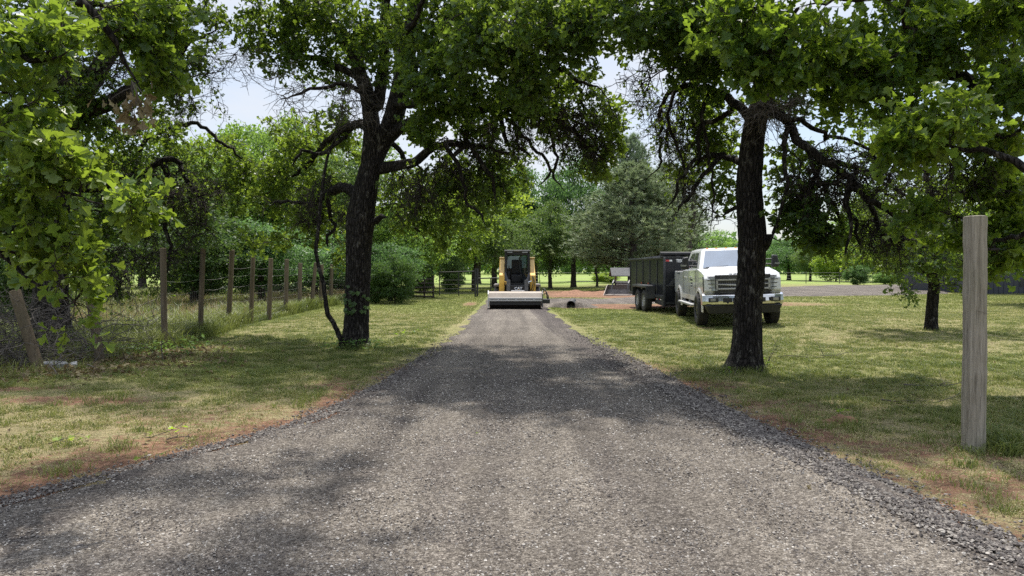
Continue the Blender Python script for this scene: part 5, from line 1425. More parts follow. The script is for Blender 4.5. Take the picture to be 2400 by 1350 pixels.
        g = Geo(); cyl(g, (c + sx * .46, M0 + .02, .95), (c + sx * .50, M0 + .5, 1.28), .035, 10); cyl(g, (c + sx * .36, M0 - .05, 1.02), (c + sx * .58, M0 + .02, 1.10), .03, 8); build('tilt_cylinder', g, r, M_yellow if sx < 0 else M_chrome)
    g = Geo(); tubes(g, catmull([[c + .60, M0 - .03, 1.30], [c + .64, M0 - .12, 1.1], [c + .60, M0 - .14, .85], [c + .55, M0 - .05, .7]], 14), np.full(14, .02), 6); tubes(g, catmull([[c + .66, M0 - .03, 1.25], [c + .70, M0 - .10, 1.0], [c + .64, M0 - .12, .75], [c + .55, M0 - .03, .62]], 14), np.full(14, .016), 6); build('hose', g, r, M_hose)
    # ---- cab
    y0 = M0 + .32; zt = 2.36; x = .52
    g = Geo()
    for sx in (-1, 1):
        xc = c + sx * (x - .045); box(g, xc - .045, xc + .045, y0, y0 + .10, .93, zt - .06); box(g, xc - .045, xc + .045, y0 + 1.15, y0 + 1.25, .93, zt - .06)
        for z in (1.15, 1.45, 1.75, 2.05): box(g, xc - .02, xc + .02, y0 + .10, y0 + 1.15, z, z + .03)
    box(g, c - x + .09, c + x - .09, y0, y0 + .06, zt - .20, zt - .06); build('cab_frame', g, r, M_cab, .012, 1)
    g = Geo(); box(g, c - x - .02, c + x + .02, y0 - .06, y0 + 1.35, zt - .06, zt); build('cab_roof', g, r, M_cabgrey, .02, 2)
    g = Geo(); box(g, c - .42, c - .20, y0 - .075, y0 - .061, zt - .11, zt - .075); box(g, c + .20, c + .42, y0 - .075, y0 - .061, zt - .11, zt - .075); build('work_light', g, r, M_lamp)
    g = Geo(); box(g, c - x, c + x, y0 + .04, y0 + 1.2, .93, 1.02); box(g, c - x + .09, c + x - .09, y0 + 1.16, y0 + 1.22, 1.02, 1.62); build('cab_floor', g, r, M_cab)
    g = Geo(); box(g, c - .28, c + .22, y0 + .55, y0 + 1.0, 1.02, 1.36); box(g, c - .24, c + .20, y0 + .95, y0 + 1.08, 1.36, 1.98); build('seat', g, r, M_black, .05, 3)
    g = Geo(); box(g, c - .42, c - .30, y0 + .35, y0 + .9, 1.02, 1.50); box(g, c + .30, c + .42, y0 + .35, y0 + .9, 1.02, 1.50); cyl(g, (c - .36, y0 + .42, 1.5), (c - .34, y0 + .36, 1.72), .025, 8); build('control_console', g, r, M_cab, .02, 1)
    # side plates of the machine that flank the footwell
    g = Geo(); hexa(g, [(c - x, y0 - .30, .93), (c - x + .24, y0 - .34, .93), (c - x + .24, y0, .93), (c - x, y0, .93), (c - x, y0 - .02, 1.45), (c - x + .05, y0 - .02, 1.45), (c - x + .05, y0, 1.45), (c - x, y0, 1.45)])
    hexa(g, [(c + x - .24, y0 - .34, .93), (c + x, y0 - .30, .93), (c + x, y0, .93), (c + x - .24, y0, .93), (c + x - .05, y0 - .02, 1.45), (c + x, y0 - .02, 1.45), (c + x, y0, 1.45), (c + x - .05, y0, 1.45)]); build('footwell', g, r, M_cab)
    # front door, swung open, with its narrow lower half
    dr = bpy.data.objects.new('cab_door', None); COL.objects.link(dr); dr.parent = r; dr.location = (c + x - .08, y0 - .02, 0); dr.rotation_euler = (0, 0, math.radians(-38))
    out = [(0, 1.10), (-.12, .92), (-.22, .98), (-.40, 1.40), (-.46, 1.75), (-.46, 2.05), (-.34, 2.20), (-.16, 2.24), (0, 2.18)]
    inn = [((px + .22) * .86 - .22, (pz - 1.62) * .90 + 1.62) for px, pz in out]; n = len(out); g = Geo()
    V = [(px, 0, pz) for px, pz in out] + [(px, 0, pz) for px, pz in inn] + [(px, .035, pz) for px, pz in out] + [(px, .035, pz) for px, pz in inn]; j = np.arange(n); j2 = (j + 1) % n
    g.add(V, np.vstack([np.stack([j, j2, j2 + n, j + n], -1), np.stack([j + 2 * n, j + 3 * n, j2 + 3 * n, j2 + 2 * n], -1), np.stack([j, j + 2 * n, j2 + 2 * n, j2], -1), np.stack([j + n, j2 + n, j2 + 3 * n, j + 3 * n], -1)])); build('door_frame', g, dr, M_cab)
    g = Geo(); g.add([(px, .015, pz) for px, pz in inn], [list(range(n))]); build('door_glass', g, dr, M_doorglass)
    g = Geo(); box(g, c - x + .09, c + x - .09, y0 + 1.19, y0 + 1.20, 1.62, zt - .08); build('rear_window', g, r, M_doorglass)
    # engine housing behind the cab
    g = Geo(); box(g, c - .50, c + .50, y0 + 1.30, y0 + 1.95, .5, 1.55); build('engine_cover', g, r, M_yellow, .05, 2)
    g = Geo(); box(g, c - .52, c + .52, M0 + .35, M0 + 2.1, .35, .92); build('chassis', g, r, M_cab)
def glass_mat():
    m, nt, out = new_mat('clear_cab_glass'); p = N(nt, 'ShaderNodeBsdfGlossy'); p.inputs['Roughness'].default_value = .03; p.inputs['Color'].default_value = (.8, .9, .95, 1)
    t = N(nt, 'ShaderNodeBsdfTransparent'); t.inputs['Color'].default_value = (.62, .70, .68, 1); lw = N(nt, 'ShaderNodeFresnel'); lw.inputs['IOR'].default_value = 1.5
    f = mathn(nt, 'ADD', lw.outputs[0], .06); mx = N(nt, 'ShaderNodeMixShader'); nt.links.new(f, mx.inputs[0]); nt.links.new(t.outputs[0], mx.inputs[1]); nt.links.new(p.outputs[0], mx.inputs[2]); nt.links.new(mx.outputs[0], out.inputs['Surface']); return m
M_doorglass = glass_mat()
loader()
# ------------------------------------------------------------------ the oaks
# A: large oak left of the driveway
A = Oak('oak_tree', 101, 'large forked oak on the left of the driveway, leaning limb arching over the gravel', 'oak tree')
d = 14.7
A.limb([(832, 822, 58, d), (836, 740, 55, d), (838, 660, 56, d), (842, 580, 58, d), (846, 520, 64, d), (855, 460, 58, d), (868, 400, 50, d), (890, 345, 42, d), (925, 270, 44, 14.5), (945, 190, 44, 14.3), (958, 110, 40, 14.1), (975, 20, 36, 13.9), (990, -80, 28, 13.8), (1010, -200, 18, 13.6)])
A.limb([(868, 385, 44, d), (872, 320, 40, d), (868, 250, 36, 14.9), (850, 190, 32, 15), (828, 120, 28, 15.2), (790, 60, 22, 15.3), (745, 10, 18, 15.4), (700, -60, 12, 15.5)])
A.limb([(885, 250, 26, 14.9), (900, 160, 26, 15.2), (905, 60, 22, 15.4), (915, -60, 16, 15.4)])
A.limb([(905, 330, 30, d), (960, 285, 24, 14.2), (1030, 262, 21, 13.8), (1100, 262, 20, 13.6), (1170, 240, 19, 13.4), (1235, 245, 18, 13.2), (1295, 285, 15, 13.1), (1350, 340, 11, 13.0), (1400, 380, 8, 13.0), (1448, 402, 5, 13.0)])
A.limb([(930, 240, 24, 14.3), (985, 240, 20, 13.6), (1050, 185, 18, 13.1), (1110, 155, 16, 12.8), (1200, 130, 14, 12.4), (1300, 150, 12, 12.2), (1380, 200, 9, 12.2), (1430, 250, 6, 12.2)])
A.limb([(890, 395, 30, d), (945, 385, 24, 14.4), (990, 365, 20, 14.2), (1040, 335, 17, 14.0), (1100, 345, 14, 13.9), (1165, 365, 10, 13.8), (1215, 350, 7, 13.8)])
A.limb([(1170, 245, 14, 13.4), (1180, 290, 11, 13.5), (1195, 340, 9, 13.5), (1235, 355, 6, 13.5), (1255, 372, 4, 13.5)])
A.limb([(845, 470, 30, d), (810, 440, 24, 14.9), (775, 445, 20, 15.2), (750, 470, 16, 15.5), (735, 510, 13, 15.8), (722, 545, 8, 15.9)])
A.limb([(868, 300, 22, 14.9), (830, 290, 18, 15.3), (775, 330, 14, 15.9), (720, 390, 11, 16.4), (660, 430, 8, 16.8)])
A.limb([(876, 250, 14, 14.7), (830, 205, 12, 14.3), (780, 198, 9, 14.0), (720, 212, 7, 13.8), (662, 222, 5, 13.7)])
A.limb([(860, 200, 20, 15), (780, 150, 16, 15.4), (700, 120, 12, 15.6), (640, 90, 8, 15.7)])
A.limb([(950, 160, 22, 14.2), (960, 70, 15, 12.8), (985, 20, 11, 12.0), (1020, -20, 8, 11.4)])
A.limb([(875, 520, 18, d), (895, 503, 12, 14.5), (906, 506, 9, 14.4)])
# crown left and top
for pts in (((1235, 250), (1290, 320), (1310, 400), (1345, 460)), ((1180, 245), (1230, 310), (1260, 380), (1250, 430)), ((1300, 160), (1360, 230), (1400, 310), (1440, 390)), ((1200, 140), (1280, 210), (1340, 290), (1370, 380)), ((1040, 340), (1080, 400), (1095, 480), (1120, 540)), ((960, 380), (985, 450), (975, 520), (1000, 580)),
            ((1100, 345), (1150, 420), (1160, 490)), ((780, 440), (740, 480), (690, 470), (640, 500)), ((775, 450), (770, 520), (785, 580)), ((830, 290), (780, 350), (730, 360), (690, 400))):
    A.limb([(a, b, 9 * (1 - i / (len(pts) + .5)) + 2, 13.3 if a > 1000 else 15.6) for i, (a, b) in enumerate(pts)], True, .06)
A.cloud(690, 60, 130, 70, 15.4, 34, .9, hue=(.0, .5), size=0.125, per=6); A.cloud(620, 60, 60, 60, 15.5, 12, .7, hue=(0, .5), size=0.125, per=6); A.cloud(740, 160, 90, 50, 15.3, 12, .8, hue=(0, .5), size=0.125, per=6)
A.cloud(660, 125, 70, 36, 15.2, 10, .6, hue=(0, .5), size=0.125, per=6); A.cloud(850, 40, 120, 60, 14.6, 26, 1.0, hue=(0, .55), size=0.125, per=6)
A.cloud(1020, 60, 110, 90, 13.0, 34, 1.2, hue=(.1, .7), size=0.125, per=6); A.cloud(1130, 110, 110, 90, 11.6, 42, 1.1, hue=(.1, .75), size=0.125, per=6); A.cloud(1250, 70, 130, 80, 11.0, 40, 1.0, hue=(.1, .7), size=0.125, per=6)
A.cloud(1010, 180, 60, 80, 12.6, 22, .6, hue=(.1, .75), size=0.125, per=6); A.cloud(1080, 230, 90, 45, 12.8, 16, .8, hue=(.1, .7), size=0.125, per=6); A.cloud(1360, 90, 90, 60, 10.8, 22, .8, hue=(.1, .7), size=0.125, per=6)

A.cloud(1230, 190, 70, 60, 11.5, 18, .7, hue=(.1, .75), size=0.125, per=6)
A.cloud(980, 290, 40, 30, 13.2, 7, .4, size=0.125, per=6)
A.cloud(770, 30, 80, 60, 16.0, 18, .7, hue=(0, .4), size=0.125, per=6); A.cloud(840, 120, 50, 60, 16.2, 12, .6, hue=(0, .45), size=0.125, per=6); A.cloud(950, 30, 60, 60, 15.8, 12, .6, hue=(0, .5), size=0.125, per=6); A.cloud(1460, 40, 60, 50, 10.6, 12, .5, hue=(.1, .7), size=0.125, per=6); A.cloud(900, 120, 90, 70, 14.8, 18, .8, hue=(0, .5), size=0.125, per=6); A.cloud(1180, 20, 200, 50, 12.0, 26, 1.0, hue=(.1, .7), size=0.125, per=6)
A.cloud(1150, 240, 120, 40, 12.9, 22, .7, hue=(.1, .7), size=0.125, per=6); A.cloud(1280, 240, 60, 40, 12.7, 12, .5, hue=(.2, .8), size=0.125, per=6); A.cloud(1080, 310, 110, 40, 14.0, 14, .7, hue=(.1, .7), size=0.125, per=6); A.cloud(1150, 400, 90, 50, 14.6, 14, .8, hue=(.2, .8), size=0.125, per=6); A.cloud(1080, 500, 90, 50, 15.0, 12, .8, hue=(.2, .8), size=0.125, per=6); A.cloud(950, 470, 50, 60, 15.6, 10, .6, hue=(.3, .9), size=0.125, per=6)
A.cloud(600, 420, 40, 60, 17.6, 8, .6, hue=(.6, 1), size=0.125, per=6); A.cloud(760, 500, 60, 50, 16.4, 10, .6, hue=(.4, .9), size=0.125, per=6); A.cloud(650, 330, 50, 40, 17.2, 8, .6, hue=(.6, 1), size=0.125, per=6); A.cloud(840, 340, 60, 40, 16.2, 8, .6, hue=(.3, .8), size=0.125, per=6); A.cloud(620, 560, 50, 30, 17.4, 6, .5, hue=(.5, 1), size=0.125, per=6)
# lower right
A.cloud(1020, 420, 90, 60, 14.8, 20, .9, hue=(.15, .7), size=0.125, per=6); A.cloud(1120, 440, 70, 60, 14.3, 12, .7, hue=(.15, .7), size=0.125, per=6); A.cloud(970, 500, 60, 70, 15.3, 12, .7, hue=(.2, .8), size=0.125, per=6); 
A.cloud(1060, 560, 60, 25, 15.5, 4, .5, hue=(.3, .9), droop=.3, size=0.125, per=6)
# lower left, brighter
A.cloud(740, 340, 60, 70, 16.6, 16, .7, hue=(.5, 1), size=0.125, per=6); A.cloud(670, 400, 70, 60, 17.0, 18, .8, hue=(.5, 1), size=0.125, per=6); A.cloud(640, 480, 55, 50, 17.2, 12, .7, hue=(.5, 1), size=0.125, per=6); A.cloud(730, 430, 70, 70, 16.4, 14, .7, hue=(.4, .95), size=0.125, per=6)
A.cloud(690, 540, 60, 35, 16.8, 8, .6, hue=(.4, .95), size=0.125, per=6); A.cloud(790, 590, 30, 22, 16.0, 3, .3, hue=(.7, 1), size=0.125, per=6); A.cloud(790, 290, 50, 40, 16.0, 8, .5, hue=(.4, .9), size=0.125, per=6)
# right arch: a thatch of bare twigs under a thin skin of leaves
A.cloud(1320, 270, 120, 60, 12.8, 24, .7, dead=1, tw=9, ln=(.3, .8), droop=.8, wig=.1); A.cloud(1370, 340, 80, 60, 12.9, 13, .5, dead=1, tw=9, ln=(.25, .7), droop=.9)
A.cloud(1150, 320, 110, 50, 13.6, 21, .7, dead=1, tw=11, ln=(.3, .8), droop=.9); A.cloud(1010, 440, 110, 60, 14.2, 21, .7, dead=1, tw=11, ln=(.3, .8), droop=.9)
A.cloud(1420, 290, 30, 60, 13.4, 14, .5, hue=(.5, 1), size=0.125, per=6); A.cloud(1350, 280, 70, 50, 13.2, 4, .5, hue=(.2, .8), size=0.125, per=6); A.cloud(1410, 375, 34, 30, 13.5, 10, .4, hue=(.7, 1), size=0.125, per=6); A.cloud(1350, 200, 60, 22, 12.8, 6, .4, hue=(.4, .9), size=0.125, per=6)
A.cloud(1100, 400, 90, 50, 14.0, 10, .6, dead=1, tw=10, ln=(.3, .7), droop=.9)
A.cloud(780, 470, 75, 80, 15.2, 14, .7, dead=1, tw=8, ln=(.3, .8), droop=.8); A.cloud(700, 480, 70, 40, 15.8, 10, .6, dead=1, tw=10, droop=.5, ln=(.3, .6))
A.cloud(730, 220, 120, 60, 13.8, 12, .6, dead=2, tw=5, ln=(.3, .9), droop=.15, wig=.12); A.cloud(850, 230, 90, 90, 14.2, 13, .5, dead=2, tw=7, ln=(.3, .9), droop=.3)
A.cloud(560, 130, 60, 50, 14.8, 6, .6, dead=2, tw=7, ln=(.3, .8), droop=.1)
A.wcloud((-3.0, 14.0, 9.0), (3.0, 2.4, 1.6), 80, tw=10, per=6, size=.14); A.wcloud((0.2, 13.2, 7.4), (2.2, 3.0, .9), 90, tw=10, per=6, size=.13)
A.wcloud((0.4, 16.5, 7.8), (1.8, 2.6, .8), 50, tw=10, per=6, size=.14); A.wcloud((-5.2, 13.2, 7.6), (1.8, 2.0, .7), 40, tw=9, per=6, size=.13)
A.build(tuple(W(832, 822, 14.7) * [1, 1, 0]))

# B: oak right of the driveway, in front of the truck
B = Oak('oak_tree', 202, 'dark straight oak right of the driveway, standing in front of the white pickup', 'oak tree')
d = 11.6
B.limb([(1745, 872, 72, d), (1750, 800, 64, d), (1757, 700, 62, d), (1762, 620, 63, d), (1764, 560, 64, d), (1758, 500, 60, d), (1758, 430, 58, d), (1765, 350, 54, d), (1774, 280, 50, d), (1785, 210, 46, d), (1795, 120, 40, 11.5), (1805, 20, 34, 11.4), (1810, -80, 24, 11.3), (1815, -180, 15, 11.2)])
B.limb([(1778, 578, 44, d), (1795, 562, 30, 11.5), (1812, 550, 16, 11.45)], True, 0)
B.limb([(1790, 250, 28, d), (1835, 275, 21, 11.2), (1880, 335, 19, 10.9), (1945, 375, 18, 10.7), (1995, 405, 17, 10.6), (2035, 470, 15, 10.5), (2085, 505, 13, 10.5), (2120, 560, 10, 10.5), (2160, 590, 8, 10.5), (2185, 600, 4, 10.5)])
B.limb([(1850, 490, 14, 11.2), (1885, 450, 14, 11.0), (1920, 436, 13, 10.8), (1965, 440, 13, 10.7), (2010, 462, 11, 10.6), (2035, 462, 9, 10.5)])
B.limb([(1770, 300, 26, d), (1720, 240, 20, 11.8), (1660, 200, 17, 12.0), (1590, 200, 13, 12.2), (1548, 240, 10, 12.3), (1538, 290, 8, 12.4), (1545, 340, 7, 12.4), (1543, 400, 5, 12.4), (1520, 440, 3, 12.4)])
B.limb([(1745, 385, 20, d), (1710, 370, 14, 12.0), (1660, 368, 10, 12.3), (1630, 390, 6, 12.5)])
B.limb([(1755, 480, 14, d), (1715, 490, 9, 11.9), (1690, 510, 6, 12.0)])
B.limb([(1785, 200, 30, d), (1740, 130, 24, 11.4), (1680, 80, 18, 11.2), (1600, 50, 12, 11.0)])
B.limb([(1590, 202, 10, 12.2), (1570, 260, 8, 12.0), (1580, 330, 6, 12.0), (1590, 400, 5, 12.0), (1600, 470, 3, 12.0)])
B.limb([(1660, 205, 12, 12.0), (1640, 270, 9, 11.8), (1640, 330, 8, 11.8), (1655, 400, 6, 11.8), (1665, 480, 4, 11.8), (1672, 530, 2.5, 11.8)])
B.limb([(1995, 410, 14, 10.6), (1990, 470, 10, 10.5), (2000, 530, 8, 10.4), (1985, 590, 5, 10.3)])
for pts in (((1840, 280), (1900, 300), (1960, 340), (2030, 380), (2090, 450), (2130, 500)), ((1900, 345), (1925, 420), (1960, 500), (1985, 560)), ((1960, 380), (2040, 400), (2110, 430), (2180, 500)), ((2000, 420), (1985, 480), (2020, 540), (2035, 600)),
            ((1850, 300), (1830, 360), (1850, 420), (1838, 500), (1850, 540)), ((2040, 470), (2070, 540), (2110, 600)), ((1930, 370), (1905, 430), (1890, 500)), ((1720, 250), (1640, 300), (1600, 380), (1570, 470)), ((1700, 360), (1640, 420), (1600, 500))):
    B.limb([(a, b, 11 * (1 - i / (len(pts) + .5)) + 2, 11.0 if a > 1800 else 12.1) for i, (a, b) in enumerate(pts)], True, .06)
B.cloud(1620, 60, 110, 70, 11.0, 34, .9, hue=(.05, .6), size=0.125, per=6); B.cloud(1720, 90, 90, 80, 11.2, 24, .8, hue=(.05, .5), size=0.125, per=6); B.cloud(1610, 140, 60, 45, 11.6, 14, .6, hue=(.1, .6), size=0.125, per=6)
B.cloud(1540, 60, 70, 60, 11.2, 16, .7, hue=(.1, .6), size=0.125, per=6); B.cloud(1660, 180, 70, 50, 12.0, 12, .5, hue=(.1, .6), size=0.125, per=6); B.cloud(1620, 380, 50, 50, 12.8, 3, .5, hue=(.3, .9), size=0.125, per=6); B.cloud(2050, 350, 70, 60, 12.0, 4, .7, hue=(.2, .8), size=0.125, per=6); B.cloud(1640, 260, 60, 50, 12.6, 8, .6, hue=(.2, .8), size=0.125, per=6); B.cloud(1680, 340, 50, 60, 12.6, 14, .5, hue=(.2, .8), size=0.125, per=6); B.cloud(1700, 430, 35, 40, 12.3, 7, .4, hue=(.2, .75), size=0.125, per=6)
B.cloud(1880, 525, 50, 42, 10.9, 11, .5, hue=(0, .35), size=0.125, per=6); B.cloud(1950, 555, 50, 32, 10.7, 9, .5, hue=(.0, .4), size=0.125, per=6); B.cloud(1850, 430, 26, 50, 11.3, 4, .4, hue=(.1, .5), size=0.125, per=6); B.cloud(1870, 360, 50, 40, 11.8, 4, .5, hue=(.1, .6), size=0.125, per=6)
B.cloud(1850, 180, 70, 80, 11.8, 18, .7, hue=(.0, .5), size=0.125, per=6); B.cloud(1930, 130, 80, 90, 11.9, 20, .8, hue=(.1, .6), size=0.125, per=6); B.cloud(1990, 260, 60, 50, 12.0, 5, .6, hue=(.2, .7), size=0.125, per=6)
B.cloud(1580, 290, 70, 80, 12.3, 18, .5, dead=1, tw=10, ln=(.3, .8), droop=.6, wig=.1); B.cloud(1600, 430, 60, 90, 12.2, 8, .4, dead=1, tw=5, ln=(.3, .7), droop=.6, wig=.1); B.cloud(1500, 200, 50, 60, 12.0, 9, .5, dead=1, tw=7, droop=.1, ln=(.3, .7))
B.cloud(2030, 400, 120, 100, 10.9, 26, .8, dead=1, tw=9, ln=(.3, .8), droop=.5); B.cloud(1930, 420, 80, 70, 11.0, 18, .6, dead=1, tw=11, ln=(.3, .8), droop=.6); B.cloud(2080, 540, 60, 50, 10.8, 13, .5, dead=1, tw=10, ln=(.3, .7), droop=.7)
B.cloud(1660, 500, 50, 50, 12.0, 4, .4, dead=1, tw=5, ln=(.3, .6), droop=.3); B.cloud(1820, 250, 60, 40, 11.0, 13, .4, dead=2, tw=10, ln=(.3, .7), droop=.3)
B.wcloud((4.2, 11.2, 7.2), (2.4, 1.8, 1.2), 90, tw=10, per=6, size=.14); B.wcloud((2.0, 11.4, 6.6), (1.5, 1.8, .7), 46, tw=9, per=6, size=.13)
B.build(tuple(W(1745, 872, 11.6) * [1, 1, 0]))

# C: oak whose trunk stands out of the frame on the right; its boughs fill the upper right
Cc = Oak('oak_tree', 303, 'oak bough reaching in from beyond the right edge above the round wooden post', 'oak tree')
d = 7.2
bx = 6.6
Cc.sk.limb([(bx, d, 0), (bx, d, 1.0), (bx - .1, d, 2.0), (bx - .15, d, 3.0), (bx - .1, d + .1, 4.2), (bx - .2, d + .2, 5.4), (bx - .3, d + .2, 6.6)], [.26, .23, .22, .21, .17, .13, .07])
Cc.limb([(2600, 330, 60, 7.4), (2480, 290, 44, 8.0), (2400, 245, 34, 8.8), (2310, 215, 30, 9.4), (2230, 180, 24, 9.8), (2140, 165, 19, 10.0), (2050, 130, 14, 10.0), (1950, 100, 8, 10.0)])
Cc.limb([(2560, 0, 50, 7.2), (2420, -60, 34, 7.8), (2280, -60, 24, 8.3), (2140, -30, 16, 8.6), (2000, 10, 11, 8.7), (1860, 40, 6, 8.8)])
Cc.limb([(2600, 420, 44, 6.8), (2450, 400, 24, 7.2), (2330, 370, 16, 7.6), (2250, 350, 11, 7.8), (2190, 320, 6, 7.9)])
Cc.limb([(2500, 430, 26, 7.0), (2430, 500, 16, 7.8), (2370, 560, 10, 8.4), (2330, 590, 6, 8.8)])
Cc.cloud(2180, 280, 70, 60, 7.85, 11, .5, hue=(.45, 1), size=0.141, per=7); Cc.cloud(2120, 330, 50, 40, 7.98, 5, .4, hue=(.4, .9), size=0.141); Cc.cloud(2330, 450, 70, 50, 9.58, 13, .4, hue=(.5, 1), size=0.141)  # high leaf tones put a sunlit look into these clumps
Cc.cloud(2350, 560, 55, 55, 9.44, 14, .4, hue=(.45, 1), size=0.141); Cc.cloud(2230, 530, 45, 30, 9.58, 5, .3, hue=(.4, .9), size=0.141); Cc.cloud(2170, 500, 60, 20, 9.04, 4, .3, hue=(.35, .8), size=0.141)
Cc.cloud(2300, 330, 80, 50, 9.18, 9, .5, hue=(.5, 1), size=0.141); Cc.cloud(1860, 90, 90, 80, 8.78, 17, .6, hue=(.2, .75), size=0.147); Cc.cloud(1990, 150, 90, 80, 9.04, 17, .6, hue=(.2, .75), size=0.147)
Cc.cloud(1780, 150, 60, 50, 9.04, 6, .4, hue=(.25, .8), size=0.147); Cc.cloud(2100, 80, 110, 90, 9.58, 22, .8, hue=(.05, .6), size=0.141); Cc.cloud(2260, 70, 110, 70, 9.60, 16, .8, hue=(.0, .55), size=0.141)
Cc.cloud(2350, 120, 60, 60, 9.60, 9, .8, hue=(.1, .6), size=.125); Cc.cloud(2180, 130, 90, 50, 9.2, 14, .5, hue=(.1, .6), size=.12); Cc.cloud(2370, 200, 60, 50, 8.6, 12, .5, hue=(.2, .7), size=.12); Cc.cloud(2100, 230, 60, 50, 9.0, 8, .4, hue=(.2, .7), size=.12); Cc.cloud(2390, 30, 60, 50, 8.8, 10, .5, hue=(.1, .6), size=.12); Cc.cloud(1970, 220, 50, 35, 9.58, 4, .3, hue=(.2, .7), size=0.141); Cc.cloud(1720, 50, 80, 50, 9.04, 9, .5, hue=(.1, .7), size=0.147)
Cc.cloud(1960, 210, 60, 60, 9.60, 5, .5, hue=(.2, .7), size=.125); Cc.cloud(2330, 260, 60, 90, 9.60, 16, .5, dead=1, tw=9, droop=.4, ln=(.3, .7)); Cc.cloud(2220, 400, 90, 70, 9.60, 14, .6, dead=1, tw=9, droop=.5, ln=(.3, .8))
Cc.cloud(1800, 160, 16, 60, 9.04, 0, .3, size=.125)
Cc.wcloud((5.2, 8.0, 5.4), (2.2, 1.8, .8), 46, tw=9, per=6, size=.13)
Cc.clouds = [c for c in Cc.clouds if c['n']]
Cc.build((bx, d, 0), color=(1.15, 1.15, 1))  # crown tint raised so the leaves look sunlit

# D: small oak on the right lawn
D_ = Oak('oak_tree', 404, 'small oak with a slim trunk on the right lawn behind the round wooden post', 'oak tree')
d = 17.9
D_.limb([(2182, 786, 27, d), (2183, 730, 25, d), (2186, 670, 24, d), (2186, 600, 22, d), (2182, 530, 19, d), (2178, 460, 16, d), (2172, 390, 12, d), (2165, 320, 7, d)])
for (a, b, c_, e) in ((2100, 560, 2040, 520), (2250, 540, 2310, 560), (2110, 480, 2050, 440), (2240, 460, 2300, 430), (2130, 620, 2090, 640), (2240, 620, 2290, 640)):
    D_.limb([(2184, b + 30, 12, d), (a, b, 9, d - .4 + .1 * (b % 7)), (c_, e, 5, d - .6 + .2 * (e % 5))])
D_.cloud(2080, 610, 100, 45, 17.6, 20, 1.4, hue=(.15, .75), size=.10); D_.cloud(2260, 620, 90, 45, 17.8, 20, 1.4, hue=(.15, .75), size=.10); D_.cloud(2170, 600, 90, 50, 17.0, 16, .8, hue=(.0, .5), size=.10)
D_.cloud(2080, 500, 100, 60, 18.2, 14, 1.3, hue=(.3, .9), size=.10); D_.cloud(2280, 480, 100, 70, 18.4, 18, 1.4, hue=(.3, .9), size=.10); D_.cloud(2180, 400, 110, 70, 18.4, 16, 1.3, hue=(.3, .9), size=.10)
D_.cloud(2125, 670, 25, 30, 16.4, 4, .3, hue=(.1, .5)); D_.cloud(2230, 670, 40, 16, 17.2, 3, .4); D_.cloud(2170, 540, 120, 80, 17.4, 34, 1.2, dead=1, tw=8, ln=(.3, .8), droop=.3)
D_.cloud(2000, 590, 40, 30, 17.8, 5, .5, hue=(.4, 1)); D_.cloud(2150, 300, 140, 60, 18.6, 12, 1.2, hue=(.3, .8)); D_.cloud(2080, 470, 60, 60, 17.6, 10, .6, dead=1, tw=9, droop=.3, ln=(.3, .7))
D_.build(tuple(W(2182, 786, 17.9) * [1, 1, 0]))

# E: oak whose trunk stands out of the frame on the left; bright boughs hang in from the left
E = Oak('oak_tree', 505, 'oak boughs hanging in at the far left, large bright leaves nearest the viewer', 'oak tree')
bx, d = -6.2, 6.2
E.sk.limb([(bx, d, 0), (bx, d, 1.0), (bx + .1, d, 2.0), (bx + .1, d, 3.0), (bx, d + .1, 4.2), (bx + .2, d + .2, 5.6), (bx + .2, d + .2, 6.6)], [.28, .25, .24, .22, .18, .12, .07])
E.limb([(-420, 280, 60, 6.0), (-280, 240, 44, 5.6), (-130, 290, 30, 5.2), (0, 350, 20, 5.0), (100, 400, 14, 4.9), (200, 440, 10, 4.8), (300, 480, 6, 4.8)])
E.limb([(-300, 420, 34, 5.6), (-150, 480, 24, 5.2), (-30, 560, 15, 5.0), (60, 620, 10, 5.0), (140, 660, 7, 5.0), (200, 690, 4, 5.0)])
E.limb([(-400, 60, 56, 6.0), (-250, -40, 42, 5.7), (-60, -60, 34, 5.6), (90, -30, 26, 5.6), (180, 20, 20, 5.7), (225, 90, 15, 5.8), (265, 145, 12, 5.9), (300, 180, 8, 5.9), (310, 220, 5, 5.9)])
E.limb([(-200, -20, 30, 5.6), (-60, 60, 20, 5.1), (40, 110, 13, 4.9), (120, 150, 8, 4.9), (180, 130, 5, 4.9)])
E.limb([(180, 10, 14, 5.8), (280, 10, 11, 6.2), (360, 30, 8, 6.4), (420, 60, 5, 6.5)])
E.cloud(60, 350, 70, 48, 4.9, 8, .45, hue=(.45, 1), size=.098, ln=(.09, .24)); E.cloud(180, 400, 70, 36, 4.9, 9, .4, hue=(.55, 1), size=.098, ln=(.09, .24)); E.cloud(300, 470, 42, 30, 4.8, 6, .3, hue=(.6, 1), size=.098, ln=(.09, .24))  # sunlit look of these boughs put into lighter leaf tones
E.cloud(20, 470, 39, 48, 4.9, 4, .45, hue=(.35, .9), size=.098, ln=(.09, .24)); E.cloud(110, 545, 62, 22, 5.0, 6, .4, hue=(.5, 1), size=.098, ln=(.09, .24)); E.cloud(185, 625, 31, 25, 5.0, 4, .3, hue=(.5, 1), size=.098, ln=(.09, .24)); E.cloud(50, 590, 39, 12, 5.0, 2, .3, hue=(.4, .9), size=.098, ln=(.09, .24))
E.cloud(165, 695, 17, 17, 5.0, 2, .2, hue=(.5, 1), size=.09)
E.cloud(30, 110, 62, 64, 4.9, 6, .5, hue=(.2, .7), size=.098, ln=(.09, .24)); E.cloud(150, 110, 46, 48, 5.0, 4, .4, hue=(.3, .8), size=.098, ln=(.09, .24)); E.cloud(20, 250, 46, 48, 4.8, 5, .4, hue=(.4, .9), size=.098, ln=(.09, .24))  # lower leaf tones darken these upper boughs as if shaded
